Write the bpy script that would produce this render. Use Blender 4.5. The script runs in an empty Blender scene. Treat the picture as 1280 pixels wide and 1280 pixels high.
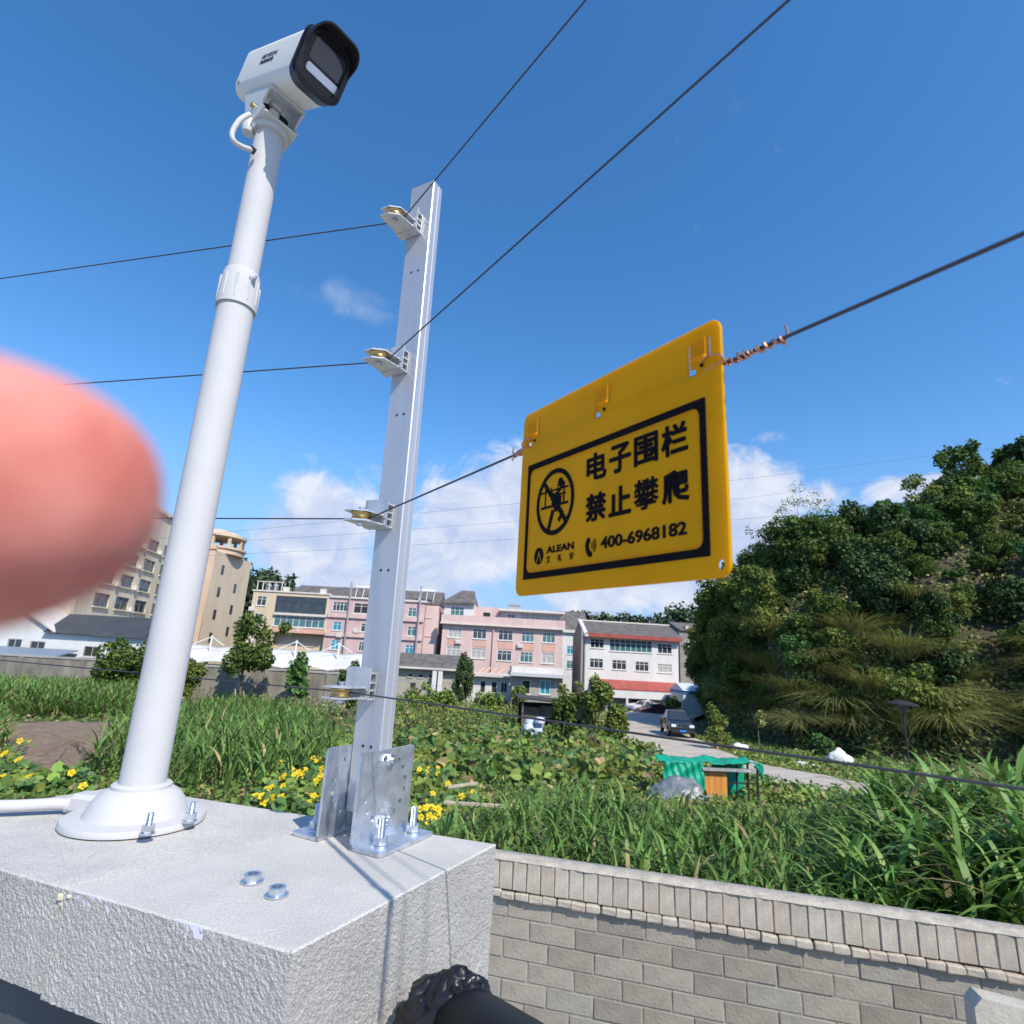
import bpy, bmesh, math, random
import numpy as np
from mathutils import Vector, Matrix

random.seed(7)
rng = np.random.default_rng(11)
R = math.radians
S = bpy.context.scene
COL = S.collection

# ------------------------------------------------------------------ camera
CZ = 4.8                                   # eye height above the yard
F, PITCH, ROLL = 700.0, R(14.5), R(3.2)    # focal length in units of a 1280 wide frame
FW = Vector((0, math.cos(PITCH), math.sin(PITCH)))
U0 = Vector((0, -math.sin(PITCH), math.cos(PITCH)))
RT = Vector((math.cos(ROLL), 0, 0)) + U0 * math.sin(ROLL)
UP = U0 * math.cos(ROLL) - Vector((math.sin(ROLL), 0, 0))
cd = bpy.data.cameras.new('camera')
cam = bpy.data.objects.new('camera', cd)
COL.objects.link(cam)
m3 = Matrix((RT, UP, -FW)).transposed()
cam.matrix_world = Matrix.Translation((0, 0, CZ)) @ m3.to_4x4()
cd.sensor_width = 36
cd.lens = 36 * F / 1280
cd.clip_start = 0.004
cd.clip_end = 4000
cd.dof.use_dof = True
cd.dof.focus_distance = 0.7
cd.dof.aperture_fstop = cd.lens / 1.15     # a real aperture about 1 mm wide
S.camera = cam

# ------------------------------------------------------------------ sun, sky, exposure
SUN_AZ, SUN_EL = R(145.5), R(45)             # azimuth clockwise from +Y
sun_dir = Vector((math.sin(SUN_AZ) * math.cos(SUN_EL), math.cos(SUN_AZ) * math.cos(SUN_EL), math.sin(SUN_EL)))
sd = bpy.data.lights.new('sun', 'SUN')
sd.energy = 3.7
sd.angle = R(0.53)
sd.color = (1.0, 0.925, 0.80)
sun = bpy.data.objects.new('sun', sd)
COL.objects.link(sun)
sun.rotation_euler = sun_dir.to_track_quat('Z', 'Y').to_euler()

S.view_settings.view_transform = 'Standard'
S.view_settings.look = 'None'
S.view_settings.exposure = 0.5
S.view_settings.gamma = 1.0
S.view_settings.use_curve_mapping = False
S.cycles.max_bounces = 8
S.cycles.transparent_max_bounces = 16
S.cycles.use_denoising = True


def ray(x, y):
    return FW + RT * ((x - 640) / F) + UP * ((640 - y) / F)


def at_z(x, y, z):
    r = ray(x, y)
    return Vector((0, 0, CZ)) + r * ((z - CZ) / r.z)


def at_d(x, y, d):
    r = ray(x, y)
    return Vector((0, 0, CZ)) + r * (d / r.y)


def at_r(x, y, d):
    """point on the ray at horizontal distance d"""
    r = ray(x, y)
    return Vector((0, 0, CZ)) + r * (d / math.hypot(r.x, r.y))


world = bpy.data.worlds.new('World')
S.world = world
world.use_nodes = True
wn = world.node_tree
wn.nodes.clear()


def N(nt, typ, **kw):
    n = nt.nodes.new(typ)
    for k, v in kw.items():
        if k.startswith('i_'):
            key = k[2:]
            key = int(key) if key.isdigit() else key.replace('_', ' ')
            n.inputs[key].default_value = v
        else:
            setattr(n, k, v)
    return n


def build_sky():
    L = wn.links.new
    out = N(wn, 'ShaderNodeOutputWorld')
    bg = N(wn, 'ShaderNodeBackground')
    bg.inputs['Strength'].default_value = 0.15
    sky = N(wn, 'ShaderNodeTexSky', sky_type='NISHITA', sun_disc=False)
    sky.sun_elevation = SUN_EL
    sky.sun_rotation = SUN_AZ
    sky.altitude = 100
    sky.air_density = 1.0
    sky.dust_density = 0.35
    sky.ozone_density = 3.0
    hsv = N(wn, 'ShaderNodeHueSaturation')
    hsv.inputs['Saturation'].default_value = 1.265
    hsv.inputs['Value'].default_value = 1.05
    L(sky.outputs[0], hsv.inputs['Color'])
    tc = N(wn, 'ShaderNodeTexCoord')
    nrm = N(wn, 'ShaderNodeVectorMath', operation='NORMALIZE')
    L(tc.outputs['Generated'], nrm.inputs[0])
    sep = N(wn, 'ShaderNodeSeparateXYZ')
    L(nrm.outputs[0], sep.inputs[0])
    # cumulus: noise in direction space, flattened so that the heaps stand on a level base
    mp = N(wn, 'ShaderNodeMapping')
    mp.inputs['Scale'].default_value = (1, 1, 1.35)
    mp.inputs['Location'].default_value = (0.31, 0.12, 0.07)
    L(nrm.outputs[0], mp.inputs['Vector'])
    n1 = N(wn, 'ShaderNodeTexNoise', i_Scale=3.4, i_Detail=12.0, i_Roughness=0.56, i_Distortion=0.35)
    L(mp.outputs[0], n1.inputs['Vector'])
    nd = N(wn, 'ShaderNodeTexNoise', i_Scale=13.0, i_Detail=9.0, i_Roughness=0.6, i_Distortion=0.5)
    L(mp.outputs[0], nd.inputs['Vector'])

    def math_(op, a, b=None, c=None, clamp=False):
        m = N(wn, 'ShaderNodeMath', operation=op, use_clamp=clamp)
        for i, v in enumerate((a, b, c)):
            if v is None:
                continue
            if isinstance(v, (int, float)):
                m.inputs[i].default_value = v
            else:
                L(v, m.inputs[i])
        return m.outputs[0]

    def bump(px, py, wh, wv):
        """a heap of cloud in one direction of the sky: 1 in its middle, falling off to its sides"""
        d = ray(px, py).normalized()
        h = Vector((d.y, -d.x, 0)).normalized()
        v = h.cross(d)
        da = N(wn, 'ShaderNodeVectorMath', operation='DOT_PRODUCT')
        L(nrm.outputs[0], da.inputs[0]); da.inputs[1].default_value = h
        db = N(wn, 'ShaderNodeVectorMath', operation='DOT_PRODUCT')
        L(nrm.outputs[0], db.inputs[0]); db.inputs[1].default_value = v
        dc = N(wn, 'ShaderNodeVectorMath', operation='DOT_PRODUCT')
        L(nrm.outputs[0], dc.inputs[0]); dc.inputs[1].default_value = d
        a = math_('POWER', math_('DIVIDE', da.outputs['Value'], wh * 1.3), 2.0)
        b = math_('POWER', math_('DIVIDE', db.outputs['Value'], wv * 1.3), 2.0)
        g = math_('EXPONENT', math_('MULTIPLY', math_('ADD', a, b), -1.0))
        return math_('MULTIPLY', g, math_('GREATER_THAN', dc.outputs['Value'], 0.0))
    heaps = [(395, 690, .085, .085), (430, 740, .07, .05), (590, 665, .10, .10), (540, 700, .08, .06), (660, 640, .09, .11),
             (760, 700, .12, .09), (930, 640, .075, .085), (1000, 520, .035, .014, .50), (965, 545, .045, .018, .55), (1030, 620, .05, .03, .62),
             (860, 735, .07, .045), (1150, 610, .06, .02), (510, 735, .12, .04),
             (-500, 700, .2, .12), (1750, 640, .2, .12), (2300, 620, .3, .14)]
    tot = None
    for hp in heaps:
        b = bump(*hp[:4])
        if len(hp) > 4:
            b = math_('MULTIPLY', b, hp[4])
        tot = b if tot is None else math_('MAXIMUM', tot, b)
    # cloud elsewhere round the horizon, out of the frame, goes on in the same way
    base = math_('ADD', math_('MULTIPLY', n1.outputs[0], 0.75), math_('MULTIPLY', nd.outputs[0], 0.42))
    base = math_('ADD', math_('MULTIPLY', math_('SUBTRACT', base, .585), 1.6), .578)
    dens = math_('ADD', base, math_('MULTIPLY', tot, 0.72))
    mr = N(wn, 'ShaderNodeMapRange', interpolation_type='SMOOTHSTEP')
    mr.inputs['From Min'].default_value = 0.83
    mr.inputs['From Max'].default_value = 1.10
    L(dens, mr.inputs['Value'])
    mask = math_('MULTIPLY', mr.outputs[0], 0.93)
    # thin veil
    wisp = bump(440, 375, .10, .05)
    wm = N(wn, 'ShaderNodeMapRange', interpolation_type='SMOOTHSTEP')
    wm.inputs['From Min'].default_value = 0.95
    wm.inputs['From Max'].default_value = 1.35
    L(math_('ADD', base, math_('MULTIPLY', wisp, 0.52)), wm.inputs['Value'])
    mask = math_('MAXIMUM', mask, math_('MULTIPLY', wm.outputs[0], 0.30))
    # pale haze low over the horizon
    hz = N(wn, 'ShaderNodeMapRange', interpolation_type='SMOOTHSTEP')
    hz.inputs['From Min'].default_value = 0.42
    hz.inputs['From Max'].default_value = -0.02
    L(sep.outputs['Z'], hz.inputs['Value'])
    hzm = N(wn, 'ShaderNodeMixRGB')
    hzm.inputs['Color2'].default_value = (1.25, 2.1, 3.85, 1)
    L(math_('MULTIPLY', hz.outputs[0], 0.92), hzm.inputs['Fac'])
    L(hsv.outputs[0], hzm.inputs['Color1'])
    ccol = N(wn, 'ShaderNodeValToRGB')
    ccol.color_ramp.elements[0].position = 0.36
    ccol.color_ramp.elements[0].color = (2.5, 2.95, 4.1, 1)
    ccol.color_ramp.elements[1].position = 0.66
    ccol.color_ramp.elements[1].color = (4.0, 4.15, 4.6, 1)
    L(nd.outputs[0], ccol.inputs[0])
    mix = N(wn, 'ShaderNodeMixRGB')
    L(mask, mix.inputs['Fac'])
    L(hzm.outputs[0], mix.inputs['Color1'])
    L(ccol.outputs[0], mix.inputs['Color2'])
    L(mix.outputs[0], bg.inputs['Color'])
    L(bg.outputs[0], out.inputs[0])


build_sky()

# ------------------------------------------------------------------ materials
MATS = {}


def mat(name, color, rough=0.6, metal=0.0, var=0.0, vscale=8.0, bump=0.0, bscale=40.0, spec=0.5, color2=None,
        transl=0.0, sss=0.0, island=0.0, coat=0.0, detail=6.0, stretch=None, alpha=None):
    """one procedural material: base colour with noise variation, optional bump, leaf translucency, per-leaf variation"""
    if name in MATS:
        return MATS[name]
    m = bpy.data.materials.new(name)
    m.use_nodes = True
    nt = m.node_tree
    L = nt.links.new
    bs = nt.nodes['Principled BSDF']
    out = nt.nodes['Material Output']
    bs.inputs['Roughness'].default_value = rough
    bs.inputs['Metallic'].default_value = metal
    bs.inputs['Specular IOR Level'].default_value = spec
    if coat:
        bs.inputs['Coat Weight'].default_value = coat
        bs.inputs['Coat Roughness'].default_value = 0.05
    c1 = (*color, 1)
    tc = N(nt, 'ShaderNodeTexCoord')
    src = tc.outputs['Object']
    if stretch:
        mp = N(nt, 'ShaderNodeMapping')
        mp.inputs['Scale'].default_value = stretch
        L(src, mp.inputs['Vector'])
        src = mp.outputs[0]
    col = None
    if var > 0 or color2:
        no = N(nt, 'ShaderNodeTexNoise', i_Scale=vscale, i_Detail=detail, i_Roughness=0.62)
        L(src, no.inputs['Vector'])
        rp = N(nt, 'ShaderNodeValToRGB')
        e = rp.color_ramp.elements
        e[0].position, e[1].position = 0.32, 0.68
        if color2:
            e[0].color, e[1].color = c1, (*color2, 1)
        else:
            e[0].color = (*[max(0, c * (1 - var)) for c in color], 1)
            e[1].color = (*[min(1, c * (1 + var)) for c in color], 1)
        L(no.outputs[0], rp.inputs[0])
        col = rp.outputs[0]
    if island > 0:
        ge = N(nt, 'ShaderNodeNewGeometry')
        hs = N(nt, 'ShaderNodeHueSaturation')
        mr = N(nt, 'ShaderNodeMapRange')
        mr.inputs['To Min'].default_value = 1 - island
        mr.inputs['To Max'].default_value = 1 + island * 1.3
        L(ge.outputs['Random Per Island'], mr.inputs['Value'])
        L(mr.outputs[0], hs.inputs['Value'])
        mh = N(nt, 'ShaderNodeMath', operation='MULTIPLY_ADD')
        mh.inputs[1].default_value = 1.618 * 7
        mh.inputs[2].default_value = 0.3
        fr = N(nt, 'ShaderNodeMath', operation='FRACT')
        L(ge.outputs['Random Per Island'], mh.inputs[0])
        L(mh.outputs[0], fr.inputs[0])
        m2 = N(nt, 'ShaderNodeMapRange')
        m2.inputs['To Min'].default_value = 0.47
        m2.inputs['To Max'].default_value = 0.515
        L(fr.outputs[0], m2.inputs['Value'])
        L(m2.outputs[0], hs.inputs['Hue'])
        if col is not None:
            L(col, hs.inputs['Color'])
        else:
            hs.inputs['Color'].default_value = c1
        col = hs.outputs[0]
    if col is not None:
        L(col, bs.inputs['Base Color'])
    else:
        bs.inputs['Base Color'].default_value = c1
    if bump > 0:
        nb = N(nt, 'ShaderNodeTexNoise', i_Scale=bscale, i_Detail=5.0, i_Roughness=0.6)
        L(src, nb.inputs['Vector'])
        bp = N(nt, 'ShaderNodeBump')
        bp.inputs['Strength'].default_value = min(1.0, bump)
        bp.inputs['Distance'].default_value = 0.3 / bscale * max(1.0, bump)
        L(nb.outputs[0], bp.inputs['Height'])
        L(bp.outputs[0], bs.inputs['Normal'])
    if sss > 0:
        bs.inputs['Subsurface Weight'].default_value = 1.0
        bs.inputs['Subsurface Radius'].default_value = (1.0, 0.35, 0.2)
        bs.inputs['Subsurface Scale'].default_value = sss
    if transl > 0:
        tr = N(nt, 'ShaderNodeBsdfTranslucent')
        if col is not None:
            L(col, tr.inputs['Color'])
        else:
            tr.inputs['Color'].default_value = c1
        mx = N(nt, 'ShaderNodeMixShader')
        mx.inputs[0].default_value = transl
        L(bs.outputs[0], mx.inputs[1])
        L(tr.outputs[0], mx.inputs[2])
        L(mx.outputs[0], out.inputs['Surface'])
    MATS[name] = m
    return m


def glass_mat(name, color, rough=0.06):
    return mat(name, color, rough=rough, spec=0.9, var=0.35, vscale=1.3)


# ------------------------------------------------------------------ mesh helpers
class MB:
    """collects simple solids in world space and links them as ONE mesh object"""

    def __init__(self):
        self.v = []
        self.f = []
        self.mi = []
        self.sm = []

    def add(self, vs, fs, mi=0, smooth=False):
        o = len(self.v)
        self.v += [Vector(p) for p in vs]
        for f in fs:
            self.f.append([i + o for i in f])
            self.mi.append(mi)
            self.sm.append(smooth)
        return self

    def box(self, c, size, axes=None, mi=0, bev=0.0):
        c = Vector(c)
        ax = axes or (Vector((1, 0, 0)), Vector((0, 1, 0)), Vector((0, 0, 1)))
        hx, hy, hz = [s / 2 for s in size]
        if bev > 0:
            b = min(bev, hx * .9, hy * .9, hz * .9)
            vs, fs = [], []
            for sz in (-1, 1):
                for (x, y, z) in ((hx - b, hy, hz - b), ):
                    pass
            # chamfered box: 24 verts
            idx = {}
            for sx in (-1, 1):
                for sy in (-1, 1):
                    for sz in (-1, 1):
                        for k in range(3):
                            p = [sx * (hx - b), sy * (hy - b), sz * (hz - b)]
                            p[k] = (sx * hx, sy * hy, sz * hz)[k]
                            idx[(sx, sy, sz, k)] = len(vs)
                            vs.append(c + ax[0] * p[0] + ax[1] * p[1] + ax[2] * p[2])
            for k in range(3):
                a, bb = [(1, 2), (2, 0), (0, 1)][k]
                for s in (-1, 1):
                    q = []
                    for (p, r_) in ((-1, -1), (1, -1), (1, 1), (-1, 1)):
                        sg = [0, 0, 0]
                        sg[k], sg[a], sg[bb] = s, p, r_
                        q.append(idx[(*sg, k)])
                    fs.append(q if s > 0 else q[::-1])
                for sa in (-1, 1):
                    for sb in (-1, 1):
                        sg0, sg1 = [0, 0, 0], [0, 0, 0]
                        sg0[k], sg1[k] = -1, 1
                        for g in (sg0, sg1):
                            g[a], g[bb] = sa, sb
                        q = [idx[(*sg0, a)], idx[(*sg1, a)], idx[(*sg1, bb)], idx[(*sg0, bb)]]
                        fs.append(q if sa * sb < 0 else q[::-1])
            for sx in (-1, 1):
                for sy in (-1, 1):
                    for sz in (-1, 1):
                        t = [idx[(sx, sy, sz, k)] for k in range(3)]
                        fs.append(t if sx * sy * sz > 0 else t[::-1])
            return self.add(vs, fs, mi)
        vs = [c + ax[0] * (sx * hx) + ax[1] * (sy * hy) + ax[2] * (sz * hz) for sz in (-1, 1) for sy in (-1, 1) for sx in (-1, 1)]
        return self.add(vs, [(0, 2, 3, 1), (4, 5, 7, 6), (0, 1, 5, 4), (2, 6, 7, 3), (0, 4, 6, 2), (1, 3, 7, 5)], mi)

    def tube(self, pts, r, n=10, mi=0, cap=True, smooth=True):
        pts = [Vector(p) for p in pts]
        rs = r if isinstance(r, (list, tuple)) else [r] * len(pts)
        vs, fs = [], []
        d0 = (pts[1] - pts[0]).normalized()
        up = Vector((0, 0, 1)) if abs(d0.z) < 0.9 else Vector((1, 0, 0))
        a = d0.cross(up).normalized()
        for i, p in enumerate(pts):
            d = (pts[min(i + 1, len(pts) - 1)] - pts[max(i - 1, 0)]).normalized()
            a = (a - d * a.dot(d)).normalized()
            b = d.cross(a)
            for k in range(n):
                t = 2 * math.pi * k / n
                vs.append(p + a * (math.cos(t) * rs[i]) + b * (math.sin(t) * rs[i]))
        for i in range(len(pts) - 1):
            for k in range(n):
                k2 = (k + 1) % n
                fs.append((i * n + k, i * n + k2, (i + 1) * n + k2, (i + 1) * n + k))
        self.add(vs, fs, mi, smooth)
        if cap:
            self.add(vs[:n], [list(range(n))[::-1]], mi)
            self.add(vs[-n:], [list(range(n))], mi)
        return self

    def lathe(self, c, prof, n=32, axis=None, mi=0, smooth=True):
        """prof: list of (radius, height) along axis from c"""
        c = Vector(c)
        ax = Vector(axis).normalized() if axis is not None else Vector((0, 0, 1))
        a = ax.cross(Vector((0, 0, 1)) if abs(ax.z) < .9 else Vector((1, 0, 0))).normalized()
        b = ax.cross(a)
        vs, fs = [], []
        for (r, h) in prof:
            for k in range(n):
                t = 2 * math.pi * k / n
                vs.append(c + ax * h + a * (math.cos(t) * r) + b * (math.sin(t) * r))
        for i in range(len(prof) - 1):
            for k in range(n):
                k2 = (k + 1) % n
                fs.append((i * n + k, i * n + k2, (i + 1) * n + k2, (i + 1) * n + k))
        self.add(vs, fs, mi, smooth)
        if prof[0][0] > 1e-6:                     # flat caps keep their own corners
            self.add(vs[:n], [list(range(n))[::-1]], mi)
        if prof[-1][0] > 1e-6:
            self.add(vs[-n:], [list(range(n))], mi)
        return self

    def prism(self, poly, lo, hi, mi=0):
        """poly: list of world points (a planar loop); lo, hi: offset vectors for the two caps"""
        n = len(poly)
        lo, hi = Vector(lo), Vector(hi)
        vs = [Vector(p) + lo for p in poly] + [Vector(p) + hi for p in poly]
        fs = [list(range(n))[::-1], [n + i for i in range(n)]]
        for i in range(n):
            j = (i + 1) % n
            fs.append((i, j, n + j, n + i))
        return self.add(vs, fs, mi)

    def build(self, name, mats, parent=None, loc=None, auto=None):
        me = bpy.data.meshes.new(name)
        off = Vector(loc) if loc is not None else Vector((0, 0, 0))
        if parent is not None:
            off = world_loc(parent)
        me.from_pydata([p - off for p in self.v], [], self.f)
        if not isinstance(mats, (list, tuple)):
            mats = [mats]
        for m in mats:
            me.materials.append(m)
        me.polygons.foreach_set('material_index', self.mi)
        me.polygons.foreach_set('use_smooth', self.sm)
        bm = bmesh.new()
        bm.from_mesh(me)
        bmesh.ops.recalc_face_normals(bm, faces=bm.faces)
        bm.to_mesh(me)
        bm.free()
        if any(self.sm):
            me.set_sharp_from_angle(angle=R(38))
        me.update()
        o = bpy.data.objects.new(name, me)
        COL.objects.link(o)
        if parent is not None:
            o.parent = parent
        else:
            o.location = off
        return o


def world_loc(o):
    p = Vector(o.location)
    while o.parent:
        o = o.parent
        p = p + Vector(o.location)
    return p


def tag(o, label, cat, group=None):
    o['label'] = label
    o['category'] = cat
    if group:
        o['group'] = group
    return o


def thing(name, label, cat, loc, group=None):
    o = bpy.data.objects.new(name, None)
    o.empty_display_size = 0.1
    COL.objects.link(o)
    o.location = loc
    return tag(o, label, cat, group)


def struct(o, kind='structure'):
    o['kind'] = kind
    return o


def copy_tree(o, parent=None):
    c = o.copy()
    COL.objects.link(c)
    c.parent = parent
    for ch in [x for x in o.children]:
        copy_tree(ch, c)
    return c


def arr_mesh(name, V, F, mats, MI=None, parent=None, loc=None, smooth=False, FT=None):
    """numpy arrays -> one mesh object; V (n,3), F (m,4) quads, FT (k,3) tris"""
    V = np.asarray(V, dtype=np.float32).reshape(-1, 3)
    F = np.asarray(F, dtype=np.int32).reshape(-1, 4)
    off = Vector(loc) if loc is not None else Vector((0, 0, 0))
    if parent is not None:
        off = world_loc(parent)
    V = V - np.array(off, dtype=np.float32)
    me = bpy.data.meshes.new(name)
    nq = len(F)
    nt_ = 0 if FT is None else len(FT)
    me.vertices.add(len(V))
    me.vertices.foreach_set('co', V.ravel())
    me.loops.add(nq * 4 + nt_ * 3)
    idx = F.ravel() if FT is None else np.concatenate([F.ravel(), np.asarray(FT, dtype=np.int32).ravel()])
    me.loops.foreach_set('vertex_index', idx.astype(np.int32))
    me.polygons.add(nq + nt_)
    st = np.arange(nq) * 4
    if FT is not None:
        st = np.concatenate([st, nq * 4 + np.arange(nt_) * 3])
    me.polygons.foreach_set('loop_start', st.astype(np.int32))
    if not isinstance(mats, (list, tuple)):
        mats = [mats]
    for m in mats:
        me.materials.append(m)
    if MI is not None:
        me.polygons.foreach_set('material_index', np.asarray(MI, dtype=np.int32))
    me.polygons.foreach_set('use_smooth', np.full(nq + nt_, smooth))
    me.update(calc_edges=True)
    me.validate()
    o = bpy.data.objects.new(name, me)
    COL.objects.link(o)
    if parent is not None:
        o.parent = parent
    else:
        o.location = off
    return o


def curve_mesh(splines, extrude, bevel=0.0):
    """closed 2D loops (outer and holes) -> filled and extruded mesh data (x, y in plane)"""
    cu = bpy.data.curves.new('tmp', 'CURVE')
    cu.dimensions = '2D'
    cu.fill_mode = 'BOTH'
    cu.extrude = extrude / 2
    cu.bevel_depth = bevel
    cu.bevel_resolution = 1
    for pts in splines:
        sp = cu.splines.new('POLY')
        sp.points.add(len(pts) - 1)
        for i, p in enumerate(pts):
            sp.points[i].co = (p[0], p[1], 0, 1)
        sp.use_cyclic_u = True
    ob = bpy.data.objects.new('tmp', cu)
    COL.objects.link(ob)
    dg = bpy.context.evaluated_depsgraph_get()
    dg.update()
    me = bpy.data.meshes.new_from_object(ob.evaluated_get(dg))
    bpy.data.objects.remove(ob)
    bpy.data.curves.remove(cu)
    return me


def text_mesh(body, extrude, offset=0.0, size=1.0, shear=0.0, spacing=1.0):
    cu = bpy.data.curves.new('tmp', 'FONT')
    cu.body = body
    cu.size = size
    cu.extrude = extrude / 2
    cu.offset = offset
    cu.shear = shear
    cu.space_character = spacing
    cu.resolution_u = 4
    ob = bpy.data.objects.new('tmp', cu)
    COL.objects.link(ob)
    dg = bpy.context.evaluated_depsgraph_get()
    dg.update()
    me = bpy.data.meshes.new_from_object(ob.evaluated_get(dg))
    bpy.data.objects.remove(ob)
    bpy.data.curves.remove(cu)
    return me


def fit_mesh(me, x0, x1, y0, y1):
    """scale a flat mesh so that its bounds fill the rectangle"""
    co = np.empty(len(me.vertices) * 3, dtype=np.float32)
    me.vertices.foreach_get('co', co)
    co = co.reshape(-1, 3)
    lo, hi = co.min(0), co.max(0)
    co[:, 0] = x0 + (co[:, 0] - lo[0]) / max(hi[0] - lo[0], 1e-9) * (x1 - x0)
    co[:, 1] = y0 + (co[:, 1] - lo[1]) / max(hi[1] - lo[1], 1e-9) * (y1 - y0)
    me.vertices.foreach_set('co', co.ravel())
    me.update()
    return me


def place_mesh(me, name, material, frame, parent):
    """frame: 4x4 matrix from the plane of the mesh to the world; baked into the data, parent is a plain-located Empty"""
    me.transform(Matrix.Translation(-world_loc(parent)) @ frame)
    me.materials.clear()
    me.materials.append(material)
    me.name = name
    o = bpy.data.objects.new(name, me)
    COL.objects.link(o)
    o.parent = parent
    return o


def frame(origin, ux, uy):
    ux, uy = Vector(ux).normalized(), Vector(uy).normalized()
    uz = ux.cross(uy)
    m = Matrix((ux, uy, uz)).transposed().to_4x4()
    m.translation = Vector(origin)
    return m


def circle(cx, cy, r, n=16, rev=False):
    p = [(cx + r * math.cos(2 * math.pi * k / n), cy + r * math.sin(2 * math.pi * k / n)) for k in range(n)]
    return p[::-1] if rev else p


def rrect(x0, y0, x1, y1, r, n=5):
    p = []
    for cx, cy, a in ((x1 - r, y1 - r, 0), (x0 + r, y1 - r, 90), (x0 + r, y0 + r, 180), (x1 - r, y0 + r, 270)):
        for k in range(n + 1):
            t = R(a + 90 * k / n)
            p.append((cx + r * math.cos(t), cy + r * math.sin(t)))
    return p


# ------------------------------------------------------------------ vegetation helpers
def rot_to(nrm, spin):
    """(k,3,3) matrices whose third column is nrm, spun about it"""
    n = nrm / np.linalg.norm(nrm, axis=1, keepdims=True)
    ref = np.where(np.abs(n[:, 2:3]) < 0.95, np.array([[0, 0, 1.0]]), np.array([[1.0, 0, 0]]))
    a = np.cross(ref, n)
    a /= np.linalg.norm(a, axis=1, keepdims=True)
    b = np.cross(n, a)
    c, s = np.cos(spin)[:, None], np.sin(spin)[:, None]
    x = a * c + b * s
    y = -a * s + b * c
    return np.stack([x, y, n], axis=2)


def scatter(tv, tf, pos, rot, sc):
    """copies of a template (tv, tf) -> joined arrays"""
    tv = np.asarray(tv, float)
    tf = np.asarray(tf, int)
    k = len(pos)
    sc = np.asarray(sc, float)
    if sc.ndim == 1:
        sc = sc[:, None]
    V = np.einsum('kij,kvj->kvi', rot, tv[None] * sc[:, None, :]) + pos[:, None, :]
    Fq = tf[None] + (np.arange(k) * len(tv))[:, None, None]
    return V.reshape(-1, 3), Fq.reshape(-1, tf.shape[1])


LEAF = (np.array([(0, 0, 0), (.32, .4, .10), (0, 1, -.06), (-.32, .4, .10)]), np.array([(0, 1, 2, 3)]))
LEAFLET = (np.array([(0, 0, 0), (.36, .22, .10), (.3, .68, .06), (0, 1, -.14), (-.3, .68, .06), (-.36, .22, .10)]), np.array([(0, 1, 2, 3), (0, 3, 4, 5)]))
BROAD = (np.array([(0, .12, 0), (.25, -.05, .08), (.55, .2, .10), (.42, .68, .02), (0, 1.05, -.16), (-.42, .68, .02), (-.55, .2, .10), (-.25, -.05, .08)]),
         np.array([(0, 1, 2, 3), (0, 3, 4, 4), (0, 4, 5, 5), (0, 5, 6, 7)]))
BROAD = (BROAD[0], np.array([(0, 1, 2, 3), (0, 3, 4, 5), (0, 5, 6, 7)]))


def crown(c, radii, n, leaf=0.25, clumps=14, tmpl=LEAF, up=0.5, shell=0.55, cl_r=0.38, seed=0, ragged=0.25, droop=0.0):
    """leaves gathered in clumps spread through an ellipsoid; gaps stay open between the clumps"""
    g = np.random.default_rng(seed)
    d = g.normal(size=(clumps, 3))
    d /= np.linalg.norm(d, axis=1, keepdims=True)
    rr = g.uniform(shell, 1.0, clumps)[:, None] * (1 + ragged * g.normal(size=(clumps, 1)) * .5)
    cc = d * rr * (1 - cl_r * .6)
    cr = cl_r * g.uniform(.6, 1.25, clumps)
    w = cr ** 2
    ci = g.choice(clumps, n, p=w / w.sum())
    dd = g.normal(size=(n, 3))
    dd /= np.linalg.norm(dd, axis=1, keepdims=True)
    p = cc[ci] + dd * (cr[ci] * g.uniform(.35, 1.0, n) ** .6)[:, None]
    pos = np.array(c) + p * np.array(radii)
    nr = dd * .6 + g.normal(size=(n, 3)) * .55 + np.array([0, 0, up])
    rot = rot_to(nr, g.uniform(0, 2 * np.pi, n))
    s = leaf * g.uniform(.6, 1.35, n)
    return scatter(tmpl[0], tmpl[1], pos, rot, s)


def blades(base, heading, h, w, lean, droop, segs=4, fold=0.12):
    """arching grass blades as tapered strips. base (k,3), others (k,)"""
    k = len(base)
    t = np.linspace(0, 1, segs + 1)
    hx, hy = np.cos(heading), np.sin(heading)
    out = (lean[:, None] * t + droop[:, None] * t ** 2.2) * h[:, None]
    z = h[:, None] * (t[None] * (1 - .12 * lean[:, None]) - .55 * droop[:, None] * t[None] ** 3.0)
    P = np.empty((k, segs + 1, 3))
    P[:, :, 0] = base[:, 0:1] + out * hx[:, None]
    P[:, :, 1] = base[:, 1:2] + out * hy[:, None]
    P[:, :, 2] = base[:, 2:3] + z
    wt = w[:, None] * (np.minimum(1.0, .55 + t * 1.6) * (1 - t ** 2.2) + .02)[None] * .5
    side = np.stack([-hy, hx, np.zeros(k)], 1)[:, None, :]
    Lf = P + side * wt[..., None]
    Rt = P - side * wt[..., None]
    V = np.stack([Lf, Rt], 2).reshape(k, -1, 3)
    q = np.array([(2 * i, 2 * i + 1, 2 * i + 3, 2 * i + 2) for i in range(segs)])
    Fq = q[None] + (np.arange(k) * (segs + 1) * 2)[:, None, None]
    return V.reshape(-1, 3), Fq.reshape(-1, 4)


def join(parts):
    Vs, Fs, o = [], [], 0
    for V, Fq in parts:
        Vs.append(V)
        Fs.append(Fq + o)
        o += len(V)
    return np.concatenate(Vs), np.concatenate(Fs)

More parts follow.
